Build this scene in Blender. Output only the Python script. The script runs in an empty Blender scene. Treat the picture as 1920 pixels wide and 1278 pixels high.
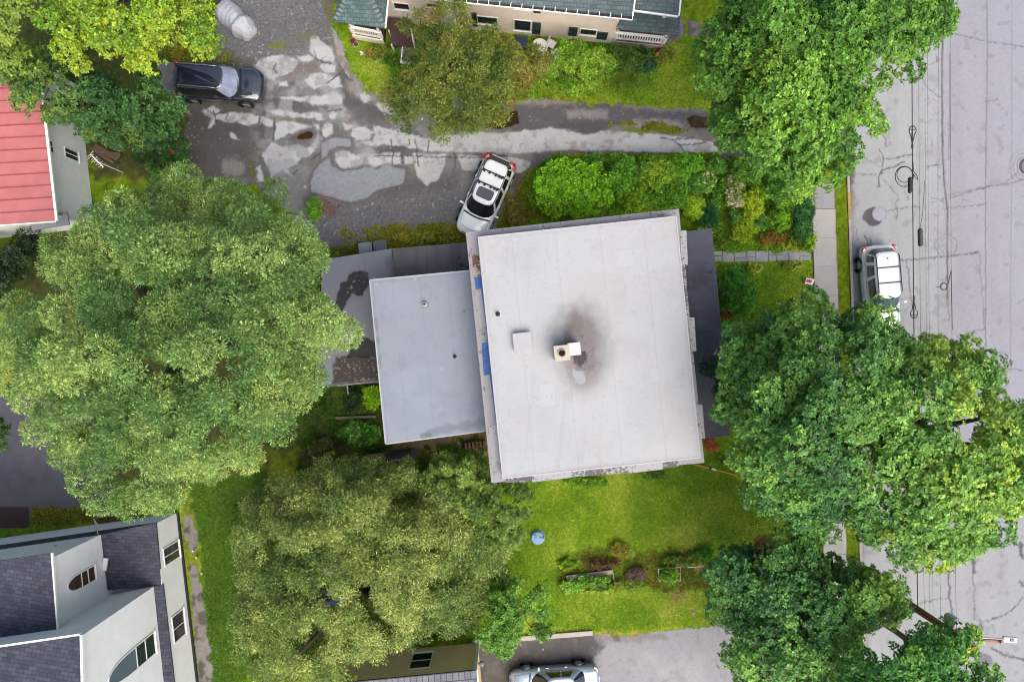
import bpy, bmesh, math, random
import numpy as np
from mathutils import Vector, Matrix
R = math.radians
PI = math.pi
sc = bpy.context.scene
COL = sc.collection
# ---------------------------------------------------------------- survey frame
# the drone hangs 43.2 m over the lot; plan positions are surveyed in photo pixels
CAMH, FPX, CX, CY = 43.2, 1493.0, 960.0, 639.0
def P(px, py, z=0.0):
    k = (CAMH - z) / FPX
    return Vector(((px - CX) * k, (CY - py) * k, z))
def on_wall(px, py, A, B):
    d = Vector(((px - CX) / FPX, (CY - py) / FPX, -1.0))
    n = Vector((B[1] - A[1], -(B[0] - A[0])))
    t = (A[0] * n.x + A[1] * n.y) / (d.x * n.x + d.y * n.y)
    return Vector((d.x * t, d.y * t, CAMH - t))
def lin(c):
    c = np.asarray(c, float) / 255.0
    return np.where(c <= 0.04045, c / 12.92, ((c + 0.055) / 1.055) ** 2.4)
LIGHT = 2.1          # scene light level: photographed colour / LIGHT = surface albedo
def alb(r, g, b):
    return np.minimum(lin((r, g, b)) / LIGHT, .86)
# ---------------------------------------------------------------- noise (numpy)
def _h(ix, iy, s):
    n = (ix.astype(np.int64) * 374761393 + iy.astype(np.int64) * 668265263 + s * 974634777) & 0xFFFFFFFF
    n = ((n ^ (n >> 13)) * 1274126177) & 0xFFFFFFFF
    n = n ^ (n >> 16)
    return (n & 0xFFFF) / 65535.0
def vnoise(x, y, s=0):
    x = np.asarray(x, float); y = np.asarray(y, float)
    ix = np.floor(x); iy = np.floor(y)
    fx = x - ix; fy = y - iy
    fx = fx * fx * (3 - 2 * fx); fy = fy * fy * (3 - 2 * fy)
    a = _h(ix, iy, s); b = _h(ix + 1, iy, s); c = _h(ix, iy + 1, s); d = _h(ix + 1, iy + 1, s)
    return (a * (1 - fx) + b * fx) * (1 - fy) + (c * (1 - fx) + d * fx) * fy
def fbm(x, y, scale, s=0, oct=4, gain=0.5):
    t = 0; a = 1.0; n = 0
    x = np.asarray(x, float) / scale; y = np.asarray(y, float) / scale
    for i in range(oct):
        t = t + a * vnoise(x * 2 ** i + 17.3 * i, y * 2 ** i - 9.1 * i, s + i); n += a; a *= gain
    return t / n
def sm(a, b, x):
    t = np.clip((x - a) / (b - a), 0, 1)
    return t * t * (3 - 2 * t)
def seg_dist(X, Y, pts, closed=False):
    d = np.full(np.shape(X), 1e9)
    n = len(pts)
    for i in range(n if closed else n - 1):
        ax, ay = pts[i]; bx, by = pts[(i + 1) % n]
        dx, dy = bx - ax, by - ay
        L = dx * dx + dy * dy + 1e-9
        t = np.clip(((X - ax) * dx + (Y - ay) * dy) / L, 0, 1)
        d = np.minimum(d, np.hypot(X - ax - t * dx, Y - ay - t * dy))
    return d
def inside(X, Y, pts):
    r = np.zeros(np.shape(X), bool)
    n = len(pts)
    for i in range(n):
        ax, ay = pts[i]; bx, by = pts[(i + 1) % n]
        if ay == by: continue
        c = (ay > Y) != (by > Y)
        r ^= c & (X < (bx - ax) * (Y - ay) / (by - ay) + ax)
    return r
def sdf(X, Y, pts):                       # positive inside
    d = seg_dist(X, Y, pts, True)
    return np.where(inside(X, Y, pts), d, -d)
def sdf_box(X, Y, pts, pad):              # sdf evaluated only near the polygon
    xs = [p[0] for p in pts]; ys = [p[1] for p in pts]
    m = (X > min(xs) - pad) & (X < max(xs) + pad) & (Y > min(ys) - pad) & (Y < max(ys) + pad)
    o = np.full(X.shape, -1e3)
    if m.any(): o[m] = sdf(X[m], Y[m], pts)
    return o
# ---------------------------------------------------------------- materials
def newmat(name):
    m = bpy.data.materials.new(name); m.use_nodes = True
    return m, m.node_tree.nodes, m.node_tree.links, m.node_tree.nodes['Principled BSDF']
def mat(name, rgb, rough=0.7, metal=0.0, var=0.12, scale=3.0, coat=0.0, spec=0.5, bump=0.0, bscale=40.0):
    m, N, L, b = newmat(name)
    c = alb(*rgb)
    b.inputs['Roughness'].default_value = rough
    b.inputs['Metallic'].default_value = metal
    b.inputs['Coat Weight'].default_value = coat
    b.inputs['Coat Roughness'].default_value = 0.04
    b.inputs['Specular IOR Level'].default_value = spec
    tc = N.new('ShaderNodeTexCoord')
    nz = N.new('ShaderNodeTexNoise'); nz.inputs['Scale'].default_value = scale
    nz.inputs['Detail'].default_value = 6; nz.inputs['Roughness'].default_value = 0.65
    L.new(tc.outputs['Object'], nz.inputs['Vector'])
    mr = N.new('ShaderNodeMapRange')
    mr.inputs[1].default_value = 0.25; mr.inputs[2].default_value = 0.75
    mr.inputs[3].default_value = 1 - var; mr.inputs[4].default_value = 1 + var
    L.new(nz.outputs['Fac'], mr.inputs[0])
    mx = N.new('ShaderNodeVectorMath'); mx.operation = 'MULTIPLY'
    mx.inputs[0].default_value = c
    L.new(mr.outputs[0], mx.inputs[1])
    L.new(mx.outputs[0], b.inputs['Base Color'])
    if bump:
        n2 = N.new('ShaderNodeTexNoise'); n2.inputs['Scale'].default_value = bscale; n2.inputs['Detail'].default_value = 4
        L.new(tc.outputs['Object'], n2.inputs['Vector'])
        bp = N.new('ShaderNodeBump'); bp.inputs['Strength'].default_value = bump; bp.inputs['Distance'].default_value = 0.02
        L.new(n2.outputs['Fac'], bp.inputs['Height']); L.new(bp.outputs[0], b.inputs['Normal'])
    return m
def mat_attr(name, rough=0.9, spec=0.3, fine=60.0, famt=0.18, bump=0.3, wet=False):
    """colour from the surface's own 'col' attribute, broken up by fine procedural grain"""
    m, N, L, b = newmat(name)
    at = N.new('ShaderNodeAttribute'); at.attribute_name = 'col'
    tc = N.new('ShaderNodeTexCoord')
    nz = N.new('ShaderNodeTexNoise'); nz.inputs['Scale'].default_value = fine
    nz.inputs['Detail'].default_value = 3; nz.inputs['Roughness'].default_value = 0.7
    L.new(tc.outputs['Object'], nz.inputs['Vector'])
    mr = N.new('ShaderNodeMapRange')
    mr.inputs[1].default_value = 0.3; mr.inputs[2].default_value = 0.7
    mr.inputs[3].default_value = 1 - famt; mr.inputs[4].default_value = 1 + famt
    L.new(nz.outputs['Fac'], mr.inputs[0])
    mx = N.new('ShaderNodeVectorMath'); mx.operation = 'MULTIPLY'
    L.new(at.outputs['Color'], mx.inputs[0]); L.new(mr.outputs[0], mx.inputs[1])
    L.new(mx.outputs[0], b.inputs['Base Color'])
    b.inputs['Specular IOR Level'].default_value = spec
    if wet:
        aw = N.new('ShaderNodeAttribute'); aw.attribute_name = 'wet'
        r2 = N.new('ShaderNodeMapRange')
        r2.inputs[3].default_value = rough; r2.inputs[4].default_value = 0.06
        L.new(aw.outputs['Fac'], r2.inputs[0]); L.new(r2.outputs[0], b.inputs['Roughness'])
    else:
        b.inputs['Roughness'].default_value = rough
    if bump:
        bp = N.new('ShaderNodeBump'); bp.inputs['Strength'].default_value = bump; bp.inputs['Distance'].default_value = 0.02
        L.new(nz.outputs['Fac'], bp.inputs['Height'])
        if wet:
            iv = N.new('ShaderNodeMath'); iv.operation = 'SUBTRACT'; iv.inputs[0].default_value = 1.0
            L.new(aw.outputs['Fac'], iv.inputs[1])
            ml = N.new('ShaderNodeMath'); ml.operation = 'MULTIPLY'; ml.inputs[1].default_value = bump
            L.new(iv.outputs[0], ml.inputs[0]); L.new(ml.outputs[0], bp.inputs['Strength'])
        L.new(bp.outputs[0], b.inputs['Normal'])
    return m
def mat_leaf(name, trans=0.3):
    m, N, L, b = newmat(name)
    at = N.new('ShaderNodeAttribute'); at.attribute_name = 'col'
    b.inputs['Roughness'].default_value = 0.55; b.inputs['Specular IOR Level'].default_value = 0.35
    L.new(at.outputs['Color'], b.inputs['Base Color'])
    tr = N.new('ShaderNodeBsdfTranslucent')
    g = N.new('ShaderNodeVectorMath'); g.operation = 'MULTIPLY'; g.inputs[1].default_value = (1.15, 1.2, 0.6)
    L.new(at.outputs['Color'], g.inputs[0]); L.new(g.outputs[0], tr.inputs['Color'])
    mx = N.new('ShaderNodeMixShader'); mx.inputs[0].default_value = trans
    L.new(b.outputs[0], mx.inputs[1]); L.new(tr.outputs[0], mx.inputs[2])
    L.new(mx.outputs[0], N['Material Output'].inputs['Surface'])
    return m
def mat_brick(name, c1, c2, mortar, w, h, rot=0.0, rough=0.9, msize=0.02, bump=0.3):
    m, N, L, b = newmat(name)
    tc = N.new('ShaderNodeTexCoord'); mp = N.new('ShaderNodeMapping'); mp.inputs['Rotation'].default_value = (0, 0, rot)
    L.new(tc.outputs['Object'], mp.inputs['Vector'])
    br = N.new('ShaderNodeTexBrick'); br.inputs['Scale'].default_value = 1.0
    br.inputs['Brick Width'].default_value = w; br.inputs['Row Height'].default_value = h
    br.inputs['Mortar Size'].default_value = msize; br.inputs['Bias'].default_value = 0.0
    br.inputs['Color1'].default_value = (*alb(*c1), 1); br.inputs['Color2'].default_value = (*alb(*c2), 1)
    br.inputs['Mortar'].default_value = (*alb(*mortar), 1)
    L.new(mp.outputs[0], br.inputs['Vector'])
    nz = N.new('ShaderNodeTexNoise'); nz.inputs['Scale'].default_value = 2.2; nz.inputs['Detail'].default_value = 8
    L.new(tc.outputs['Object'], nz.inputs['Vector'])
    mr = N.new('ShaderNodeMapRange'); mr.inputs[1].default_value = 0.25; mr.inputs[2].default_value = 0.75
    mr.inputs[3].default_value = 0.8; mr.inputs[4].default_value = 1.2
    L.new(nz.outputs['Fac'], mr.inputs[0])
    mx = N.new('ShaderNodeVectorMath'); mx.operation = 'MULTIPLY'
    L.new(br.outputs['Color'], mx.inputs[0]); L.new(mr.outputs[0], mx.inputs[1]); L.new(mx.outputs[0], b.inputs['Base Color'])
    b.inputs['Roughness'].default_value = rough
    bp = N.new('ShaderNodeBump'); bp.inputs['Strength'].default_value = bump; bp.inputs['Distance'].default_value = 0.02; bp.invert = True
    L.new(br.outputs['Fac'], bp.inputs['Height']); L.new(bp.outputs[0], b.inputs['Normal'])
    return m
def mat_lines(name, rgb, pitch, axis='Z', depth=0.55, width=0.12, rough=0.6, rot=0.0, var=0.06):
    """boards, clapboard, standing seams: a thin line every pitch metres"""
    m, N, L, b = newmat(name)
    tc = N.new('ShaderNodeTexCoord'); mp = N.new('ShaderNodeMapping'); mp.inputs['Rotation'].default_value = (0, 0, rot)
    L.new(tc.outputs['Object'], mp.inputs['Vector'])
    sx = N.new('ShaderNodeSeparateXYZ'); L.new(mp.outputs[0], sx.inputs[0])
    dv = N.new('ShaderNodeMath'); dv.operation = 'DIVIDE'; dv.inputs[1].default_value = pitch
    L.new(sx.outputs[axis], dv.inputs[0])
    fr = N.new('ShaderNodeMath'); fr.operation = 'FRACT'; L.new(dv.outputs[0], fr.inputs[0])
    gt = N.new('ShaderNodeMath'); gt.operation = 'LESS_THAN'; gt.inputs[1].default_value = width
    L.new(fr.outputs[0], gt.inputs[0])
    nz = N.new('ShaderNodeTexNoise'); nz.inputs['Scale'].default_value = 1.6; nz.inputs['Detail'].default_value = 8
    L.new(tc.outputs['Object'], nz.inputs['Vector'])
    mr = N.new('ShaderNodeMapRange'); mr.inputs[1].default_value = 0.25; mr.inputs[2].default_value = 0.75
    mr.inputs[3].default_value = 1 - var; mr.inputs[4].default_value = 1 + var
    L.new(nz.outputs['Fac'], mr.inputs[0])
    sb = N.new('ShaderNodeMath'); sb.operation = 'MULTIPLY_ADD'; sb.inputs[1].default_value = -depth; 
    L.new(gt.outputs[0], sb.inputs[0]); L.new(mr.outputs[0], sb.inputs[2])
    mx = N.new('ShaderNodeVectorMath'); mx.operation = 'MULTIPLY'; mx.inputs[0].default_value = alb(*rgb)
    L.new(sb.outputs[0], mx.inputs[1]); L.new(mx.outputs[0], b.inputs['Base Color'])
    b.inputs['Roughness'].default_value = rough
    return m
def mat_peel(name, base, flake, thr=0.56, scale=9.0, rough=0.85):
    """weathered paint: flakes missing down to the dark metal"""
    m, N, L, b = newmat(name)
    tc = N.new('ShaderNodeTexCoord')
    nz = N.new('ShaderNodeTexNoise'); nz.inputs['Scale'].default_value = scale; nz.inputs['Detail'].default_value = 6; nz.inputs['Roughness'].default_value = 0.7
    n2 = N.new('ShaderNodeTexNoise'); n2.inputs['Scale'].default_value = 0.9; n2.inputs['Detail'].default_value = 3
    L.new(tc.outputs['Object'], nz.inputs['Vector']); L.new(tc.outputs['Object'], n2.inputs['Vector'])
    ad = N.new('ShaderNodeMath'); ad.operation = 'MULTIPLY_ADD'; ad.inputs[1].default_value = 0.35
    L.new(n2.outputs['Fac'], ad.inputs[0]); L.new(nz.outputs['Fac'], ad.inputs[2])
    rp = N.new('ShaderNodeMapRange'); rp.inputs[1].default_value = thr + 0.15; rp.inputs[2].default_value = thr + 0.21
    L.new(ad.outputs[0], rp.inputs[0])
    mx = N.new('ShaderNodeMix'); mx.data_type = 'RGBA'
    mx.inputs[6].default_value = (*alb(*base), 1); mx.inputs[7].default_value = (*alb(*flake), 1)
    L.new(rp.outputs[0], mx.inputs[0]); L.new(mx.outputs[2], b.inputs['Base Color'])
    b.inputs['Roughness'].default_value = rough
    return m
# ---------------------------------------------------------------- things and parts
XF = {}
def tag(o, label=None, cat=None, group=None, kind=None):
    if label: o['label'] = label
    if cat: o['category'] = cat
    if group: o['group'] = group
    if kind: o['kind'] = kind
    return o
def thing(name, label, cat, loc=(0, 0, 0), rotz=0.0, group=None):
    o = bpy.data.objects.new(name, None); COL.objects.link(o)
    o.empty_display_size = 0.3
    o.location = loc; o.rotation_euler = (0, 0, rotz)
    XF[o.name] = (Vector(loc), rotz)
    return tag(o, label, cat, group)
class MB:
    def __init__(s): s.v = []; s.f = []
    def add(s, vs, fs):
        n = len(s.v); s.v += [tuple(v) for v in vs]; s.f += [tuple(i + n for i in f) for f in fs]; return s
    def prism(s, pts, z0, z1):                          # plan polygon (any winding)
        pts = [(p[0], p[1]) for p in pts]
        a = sum(pts[i][0] * pts[(i + 1) % len(pts)][1] - pts[(i + 1) % len(pts)][0] * pts[i][1] for i in range(len(pts)))
        if a < 0: pts = pts[::-1]
        n = len(pts)
        return s.add([(x, y, z0) for x, y in pts] + [(x, y, z1) for x, y in pts],
              [tuple(range(n))[::-1], tuple(range(n, 2 * n))] + [(i, (i + 1) % n, n + (i + 1) % n, n + i) for i in range(n)])
    def slab(s, pts3, t):                               # sloping polygon with thickness t below it
        n = len(pts3); pts3 = [Vector(p) for p in pts3]
        nz = sum(pts3[i].x * pts3[(i + 1) % n].y - pts3[(i + 1) % n].x * pts3[i].y for i in range(n))
        if nz < 0: pts3 = pts3[::-1]
        return s.add([(p.x, p.y, p.z - t) for p in pts3] + pts3,
              [tuple(range(n))[::-1], tuple(range(n, 2 * n))] + [(i, (i + 1) % n, n + (i + 1) % n, n + i) for i in range(n)])
    def box(s, c, d, ang=0.0, M=None):
        vs = [Vector((sx * d[0] / 2, sy * d[1] / 2, sz * d[2] / 2)) for sz in (-1, 1) for sx, sy in ((-1, -1), (1, -1), (1, 1), (-1, 1))]
        if M is not None: vs = [M @ v for v in vs]
        elif ang: 
            m = Matrix.Rotation(ang, 3, 'Z'); vs = [m @ v for v in vs]
        c = Vector(c)
        return s.add([v + c for v in vs], [(3, 2, 1, 0), (4, 5, 6, 7), (0, 1, 5, 4), (1, 2, 6, 5), (2, 3, 7, 6), (3, 0, 4, 7)])
    def beam(s, a, b, w, h):                            # rectangular bar from a to b (h is roughly vertical)
        a = Vector(a); b = Vector(b); x = (b - a); L = x.length
        if L < 1e-6: return s
        x /= L; up = Vector((0, 0, 1)) if abs(x.z) < 0.95 else Vector((1, 0, 0))
        y = up.cross(x).normalized(); z = x.cross(y)
        M = Matrix((x, y, z)).transposed()
        return s.box((a + b) / 2, (L, w, h), M=M)
    def tube(s, pts, r, n=8, r1=None, cap=True):
        pts = [Vector(p) for p in pts]; m = len(pts)
        rs = r if isinstance(r, (list, tuple)) else [r + ((r1 if r1 is not None else r) - r) * i / max(1, m - 1) for i in range(m)]
        vs = []; fs = []; py = None
        for i, p in enumerate(pts):
            t = (pts[min(i + 1, m - 1)] - pts[max(i - 1, 0)])
            t = t.normalized() if t.length > 1e-9 else Vector((0, 0, 1))
            if py is None: py = t.orthogonal().normalized()
            y = (py - t * py.dot(t)); y = y.normalized() if y.length > 1e-6 else t.orthogonal().normalized(); py = y
            z = t.cross(y)
            for k in range(n):
                a = 2 * PI * k / n; vs.append(p + (y * math.cos(a) + z * math.sin(a)) * rs[i])
        for i in range(m - 1):
            for k in range(n):
                fs.append((i * n + k, i * n + (k + 1) % n, (i + 1) * n + (k + 1) % n, (i + 1) * n + k))
        if cap: fs += [tuple(range(n))[::-1], tuple(range((m - 1) * n, m * n))]
        return s.add(vs, fs)
    def lathe(s, c, prof, n=20, axis='Z', cap=True):
        c = Vector(c); vs = []; fs = []; m = len(prof)
        for r, h in prof:
            for k in range(n):
                a = 2 * PI * k / n; x, y = r * math.cos(a), r * math.sin(a)
                vs.append(c + (Vector((x, y, h)) if axis == 'Z' else Vector((x, h, y)) if axis == 'Y' else Vector((h, x, y))))
        for i in range(m - 1):
            for k in range(n):
                q = (i * n + k, i * n + (k + 1) % n, (i + 1) * n + (k + 1) % n, (i + 1) * n + k)
                fs.append(q if axis != 'Y' else q[::-1])
        if cap:
            e = [tuple(range(n))[::-1], tuple(range((m - 1) * n, m * n))]
            fs += e if axis != 'Y' else [x[::-1] for x in e]
        return s.add(vs, fs)
    def build(s, name, m, parent=None, smooth=False, bevel=0.0, local=False):
        me = bpy.data.meshes.new(name)
        vs = s.v
        if parent is not None:
            loc, rz = XF[parent.name]
            if not local:
                c, sn = math.cos(-rz), math.sin(-rz)
                vs = [((x - loc.x) * c - (y - loc.y) * sn, (x - loc.x) * sn + (y - loc.y) * c, z - loc.z) for x, y, z in vs]
        me.from_pydata(vs, [], s.f); me.update()
        o = bpy.data.objects.new(name, me); COL.objects.link(o)
        if m is not None: me.materials.append(m)
        if parent is not None: o.parent = parent; XF[o.name] = XF[parent.name]
        else: XF[o.name] = (Vector((0, 0, 0)), 0.0)
        if smooth: me.polygons.foreach_set('use_smooth', [True] * len(me.polygons))
        if bevel:
            b = o.modifiers.new('bevel', 'BEVEL'); b.width = bevel; b.segments = 2; b.limit_method = 'ANGLE'
        return o
def np_mesh(name, V, F4, m, cols=None, parent=None, extra=None, smooth=False):
    """fast quad mesh from numpy arrays; cols = per-vertex rgb; world coordinates"""
    me = bpy.data.meshes.new(name)
    V = np.asarray(V, np.float32)
    if parent is not None:
        loc, rz = XF[parent.name]
        V = V - np.array(loc, np.float32)
        if rz:
            c, s = math.cos(-rz), math.sin(-rz); x, y = V[:, 0].copy(), V[:, 1].copy()
            V[:, 0] = x * c - y * s; V[:, 1] = x * s + y * c
    F4 = np.asarray(F4, np.int32)
    me.vertices.add(len(V)); me.vertices.foreach_set('co', np.ascontiguousarray(V, np.float32).ravel())
    me.loops.add(F4.size); me.loops.foreach_set('vertex_index', F4.ravel())
    me.polygons.add(len(F4)); me.polygons.foreach_set('loop_start', np.arange(0, F4.size, F4.shape[1], dtype=np.int32))
    me.update(calc_edges=True); me.validate()
    if smooth: me.polygons.foreach_set('use_smooth', np.ones(len(F4), bool))
    if cols is not None:
        a = me.attributes.new('col', 'FLOAT_COLOR', 'POINT')
        c4 = np.ones((len(V), 4), np.float32); c4[:, :3] = cols
        a.data.foreach_set('color', c4.ravel())
    for k, arr in (extra or {}).items():
        a = me.attributes.new(k, 'FLOAT', 'POINT'); a.data.foreach_set('value', np.asarray(arr, np.float32).ravel())
    me.materials.append(m)
    o = bpy.data.objects.new(name, me); COL.objects.link(o)
    if parent is not None: o.parent = parent; XF[o.name] = XF[parent.name]
    else: XF[o.name] = (Vector((0, 0, 0)), 0.0)
    return o
def sheet(name, xs, ys, z, colf, m, mask=None, parent=None, zf=None):
    """a fine ground / roof sheet; xs, ys in survey pixels at height z; colf -> rgb, wet"""
    X, Y = np.meshgrid(np.asarray(xs, float), np.asarray(ys, float))
    k = (CAMH - z) / FPX
    n, w = X.shape
    c, wet = colf(X, Y)
    Z = np.full(X.shape, z) if zf is None else z + zf(X, Y)
    V = np.stack([(X - CX) * k, (CY - Y) * k, Z], -1).reshape(-1, 3)
    idx = np.arange(n * w).reshape(n, w)
    F = np.stack([idx[1:, :-1], idx[1:, 1:], idx[:-1, 1:], idx[:-1, :-1]], -1)
    if mask is not None:
        mk = mask(X, Y); mk = mk[1:, :-1] & mk[1:, 1:] & mk[:-1, 1:] & mk[:-1, :-1]
        F = F[mk]
    F = F.reshape(-1, 4)
    c = c.reshape(-1, 3); wet = np.broadcast_to(wet, X.shape).reshape(-1)
    u = np.unique(F); mp = np.full(n * w, -1, np.int64); mp[u] = np.arange(len(u))
    return np_mesh(name, V[u], mp[F], m, c[u], parent, {'wet': wet[u]})
def mixc(c, t, col):
    return c * (1 - t[..., None]) + np.asarray(col) * t[..., None]
# ================================================================ SETTING
rng = np.random.default_rng(7)
def kerb_x(y): return 1592 + (y - 350) / 30.0
def ramp_axis(a, b, step, outs):
    return np.concatenate([[a - o for o in outs[::-1]], np.arange(a, b + step, step), [b + o for o in outs]])
OUT = [60, 160, 400, 900, 2200, 6000, 14000]
SOIL = [
 [(985,330),(1040,292),(1150,292),(1300,290),(1400,298),(1530,345),(1530,470),(1345,472),(1340,430),(1275,395),(990,420)],
 [(1338,500),(1400,495),(1425,540),(1420,600),(1345,612)],
 [(560,700),(720,700),(735,850),(900,818),(925,900),(800,900),(560,900)],
 [(720,90),(1020,60),(1230,80),(1235,165),(1000,185),(740,150)],
 [(1070,1048),(1160,1035),(1190,1040),(1210,1085),(1150,1080),(1090,1070)],
 [(1235,1058),(1330,1050),(1330,1095),(1240,1100)],
 [(180,280),(365,280),(365,330),(180,335)],
 [(440,940),(600,890),(900,930),(950,1080),(880,1180),(500,1278),(440,1200)],
]
def ground_col(X, Y):
    n1 = fbm(X, Y, 90, 3, 4); n2 = fbm(X, Y, 14, 9, 3); n3 = fbm(X, Y, 4.2, 21, 2); n4 = fbm(X, Y, 240, 33, 2)
    c = np.broadcast_to(alb(104, 136, 18), X.shape + (3,)).copy()
    c = mixc(c, sm(.45, .7, n1), alb(130, 152, 28))
    c = mixc(c, sm(.5, .72, n2) * .6, alb(74, 112, 12))
    c = mixc(c, sm(.5, .7, n4) * .45, alb(138, 136, 40))
    c = mixc(c, sm(.6, .74, fbm(X, Y, 32, 57, 4)) * .45, alb(140, 124, 62)); c = mixc(c, sm(.6, .7, fbm(X, Y, 20, 58, 3)) * .5, alb(62, 100, 18))
    def zone(poly, col, amt=1.0, soft=14, rag=12):
        nonlocal c
        d = sdf_box(X, Y, poly, 60) + (n2 - .5) * 2 * rag + (n3 - .5) * rag
        c = mixc(c, sm(-soft / 2, soft / 2, d) * amt, col)
    # mown back lawn, drier towards the car park
    zone([(1035,1110),(1330,1095),(1335,1190),(1030,1200)], alb(140, 150, 34), .7, 40, 20)
    zone([(1120,1130),(1250,1120),(1290,1150),(1210,1175),(1120,1165)], alb(142, 118, 54), .6, 26, 30)
    zone([(1060,1165),(1200,1172),(1200,1185),(1060,1190)], alb(150, 125, 60), .5, 14, 18)
    zone([(980,880),(1450,870),(1480,1010),(990,1050)], alb(112, 142, 20), .5, 60, 30)
    zone([(1340,495),(1520,490),(1520,610),(1350,620)], alb(134, 144, 22), .75, 20, 12)
    zone([(1190,75),(1345,60),(1350,205),(1000,190),(1130,170)], alb(98, 140, 18), .7, 24, 12)
    zone([(975,170),(1340,190),(1340,206),(975,192)], alb(136, 140, 40), .6, 8, 6)
    zone([(645,85),(690,95),(740,120),(740,180),(690,170),(660,130)], alb(140, 160, 26), .8, 16, 10)
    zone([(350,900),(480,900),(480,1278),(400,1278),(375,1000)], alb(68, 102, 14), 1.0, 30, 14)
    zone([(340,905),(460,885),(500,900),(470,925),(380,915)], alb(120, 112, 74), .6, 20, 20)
    for s in SOIL: zone(s, alb(78, 66, 44), .8, 16, 18)
    zone([(740,818),(905,806),(920,850),(860,842),(780,850),(745,846)], alb(150, 124, 92), .9, 8, 8)
    zone([(1330,440),(1365,380),(1360,330),(1375,330),(1372,400),(1365,470),(1345,470)], alb(112, 56, 44), .8, 6, 6)
    zone([(60,950),(200,940),(330,955),(330,965),(60,985)], alb(120, 118, 36), .9, 14, 10)
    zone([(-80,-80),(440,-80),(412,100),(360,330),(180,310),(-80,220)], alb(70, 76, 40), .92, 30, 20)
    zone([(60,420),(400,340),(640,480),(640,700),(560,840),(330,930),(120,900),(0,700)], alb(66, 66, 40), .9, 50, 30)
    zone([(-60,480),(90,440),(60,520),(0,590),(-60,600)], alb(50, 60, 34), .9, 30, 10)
    zone([(340,85),(420,60),(420,105),(345,125)], alb(96, 104, 36), .9, 14, 12)
    g = (n3 - .5)
    c = c * (1 + 1.0 * g[..., None]) * (1.48 + .3 * n1[..., None])
    # scattered clover and dandelion heads, dead leaves
    s = fbm(X, Y, 2.6, 51, 1)
    c = mixc(c, sm(.975, .995, s) * .6, alb(186, 184, 100))
    far = sm(0, 120, np.maximum(np.maximum(-60 - X, X - 1980), np.maximum(-60 - Y, Y - 1340)))
    c = mixc(c, far, alb(112, 140, 34))
    return np.clip(c, 0.004, 1), np.zeros(X.shape)
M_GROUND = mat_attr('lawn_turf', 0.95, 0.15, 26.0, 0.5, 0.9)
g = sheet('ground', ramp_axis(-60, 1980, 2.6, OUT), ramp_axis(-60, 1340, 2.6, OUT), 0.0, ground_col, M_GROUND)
tag(g, kind='structure')

# ---------------------------------------------------------------- the yard and lane
YARD = [(420,-60),(640,-60),(628,10),(622,50),(640,108),(680,163),(720,176),(800,182),(960,190),(1000,188),(1150,195),(1330,206),
        (1602,220),(1602,300),(1400,298),(1300,289),(1150,291),(1060,291),(1020,302),(985,335),(962,385),(930,425),(870,438),(760,440),(690,455),(640,470),
        (640,482),(590,482),(560,420),(480,350),(352,335),(345,240),(352,205),(300,190),(300,120),(400,100)]
PALE = [
 [(582,70),(594,68),(602,77),(621,89),(629,107),(625,115),(608,115),(592,109),(583,101),(580,87)],
 [(475,123),(486,113),(507,105),(529,103),(558,111),(556,121),(547,134),(535,142),(519,146),(513,152),(503,150),(490,138),(482,127)],
 [(558,107),(580,103),(588,111),(578,118),(562,115)],
 [(570,150),(582,138),(602,136),(621,142),(635,144),(643,164),(625,166),(606,160),(590,167),(576,160)],
 [(602,119),(629,119),(627,136),(610,136),(598,127)],
 [(521,154),(537,152),(539,162),(523,164)],
 [(525,182),(543,180),(570,182),(602,178),(631,172),(645,180),(641,195),(625,197),(590,197),(566,190),(529,186)],
 [(498,207),(523,205),(554,211),(590,209),(606,215),(608,225),(576,223),(543,221),(511,215)],
 [(615,219),(625,209),(635,213),(629,225),(621,225)],
 [(604,239),(615,227),(623,233),(625,249),(612,260),(602,256)],
 [(379,209),(399,199),(412,207),(409,215),(436,211),(462,213),(488,215),(513,227),(511,239),(499,235),(484,229),(466,236),(450,231),(429,229),(405,225),(403,235),(391,240),(395,223)],
 [(515,229),(535,225),(568,231),(586,237),(564,245),(539,252),(517,262)],
 [(586,229),(598,235),(600,256),(592,280),(580,292),(566,296),(576,280),(588,268),(594,249)],
 [(490,293),(509,269),(535,274),(563,270),(576,279),(565,297),(558,307),(540,318),(549,330),(528,321),(507,335),(504,316)],
 [(478,314),(490,307),(497,340),(483,342)],
 [(629,286),(645,282),(669,290),(685,286),(680,307),(669,316),(640,316),(625,300)],
 [(686,290),(720,288),(722,300),(700,320),(690,305)],
 [(662,241),(687,239),(704,248),(692,260),(669,262),(659,253)],
 [(676,267),(720,262),(725,272),(692,274)],
 [(430,246),(440,250),(450,262),(440,264),(432,258)],
 [(775,288),(838,288),(835,310),(825,335),(800,348),(780,328)],
 [(688,288),(750,286),(753,308),(735,310),(700,315)],
 [(757,291),(774,293),(773,305),(758,308)],
 [(858,290),(918,293),(905,318),(865,320)],
 [(923,290),(970,295),(995,306),(985,320),(950,327)],
 [(700,236),(745,246),(800,258),(860,250),(905,248),(960,247),(1030,240),(1060,244),(1100,253),(1130,245),(1200,248),(1290,258),(1345,268),(1350,286),(1250,287),(1150,283),(1050,282),(960,288),(890,286),(800,284),(760,275),(700,268)],
 [(668,176),(690,172),(700,190),(682,196)], [(702,196),(735,186),(740,205),(742,215),(715,210)],
 [(640,230),(665,236),(650,244)],
]
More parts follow.
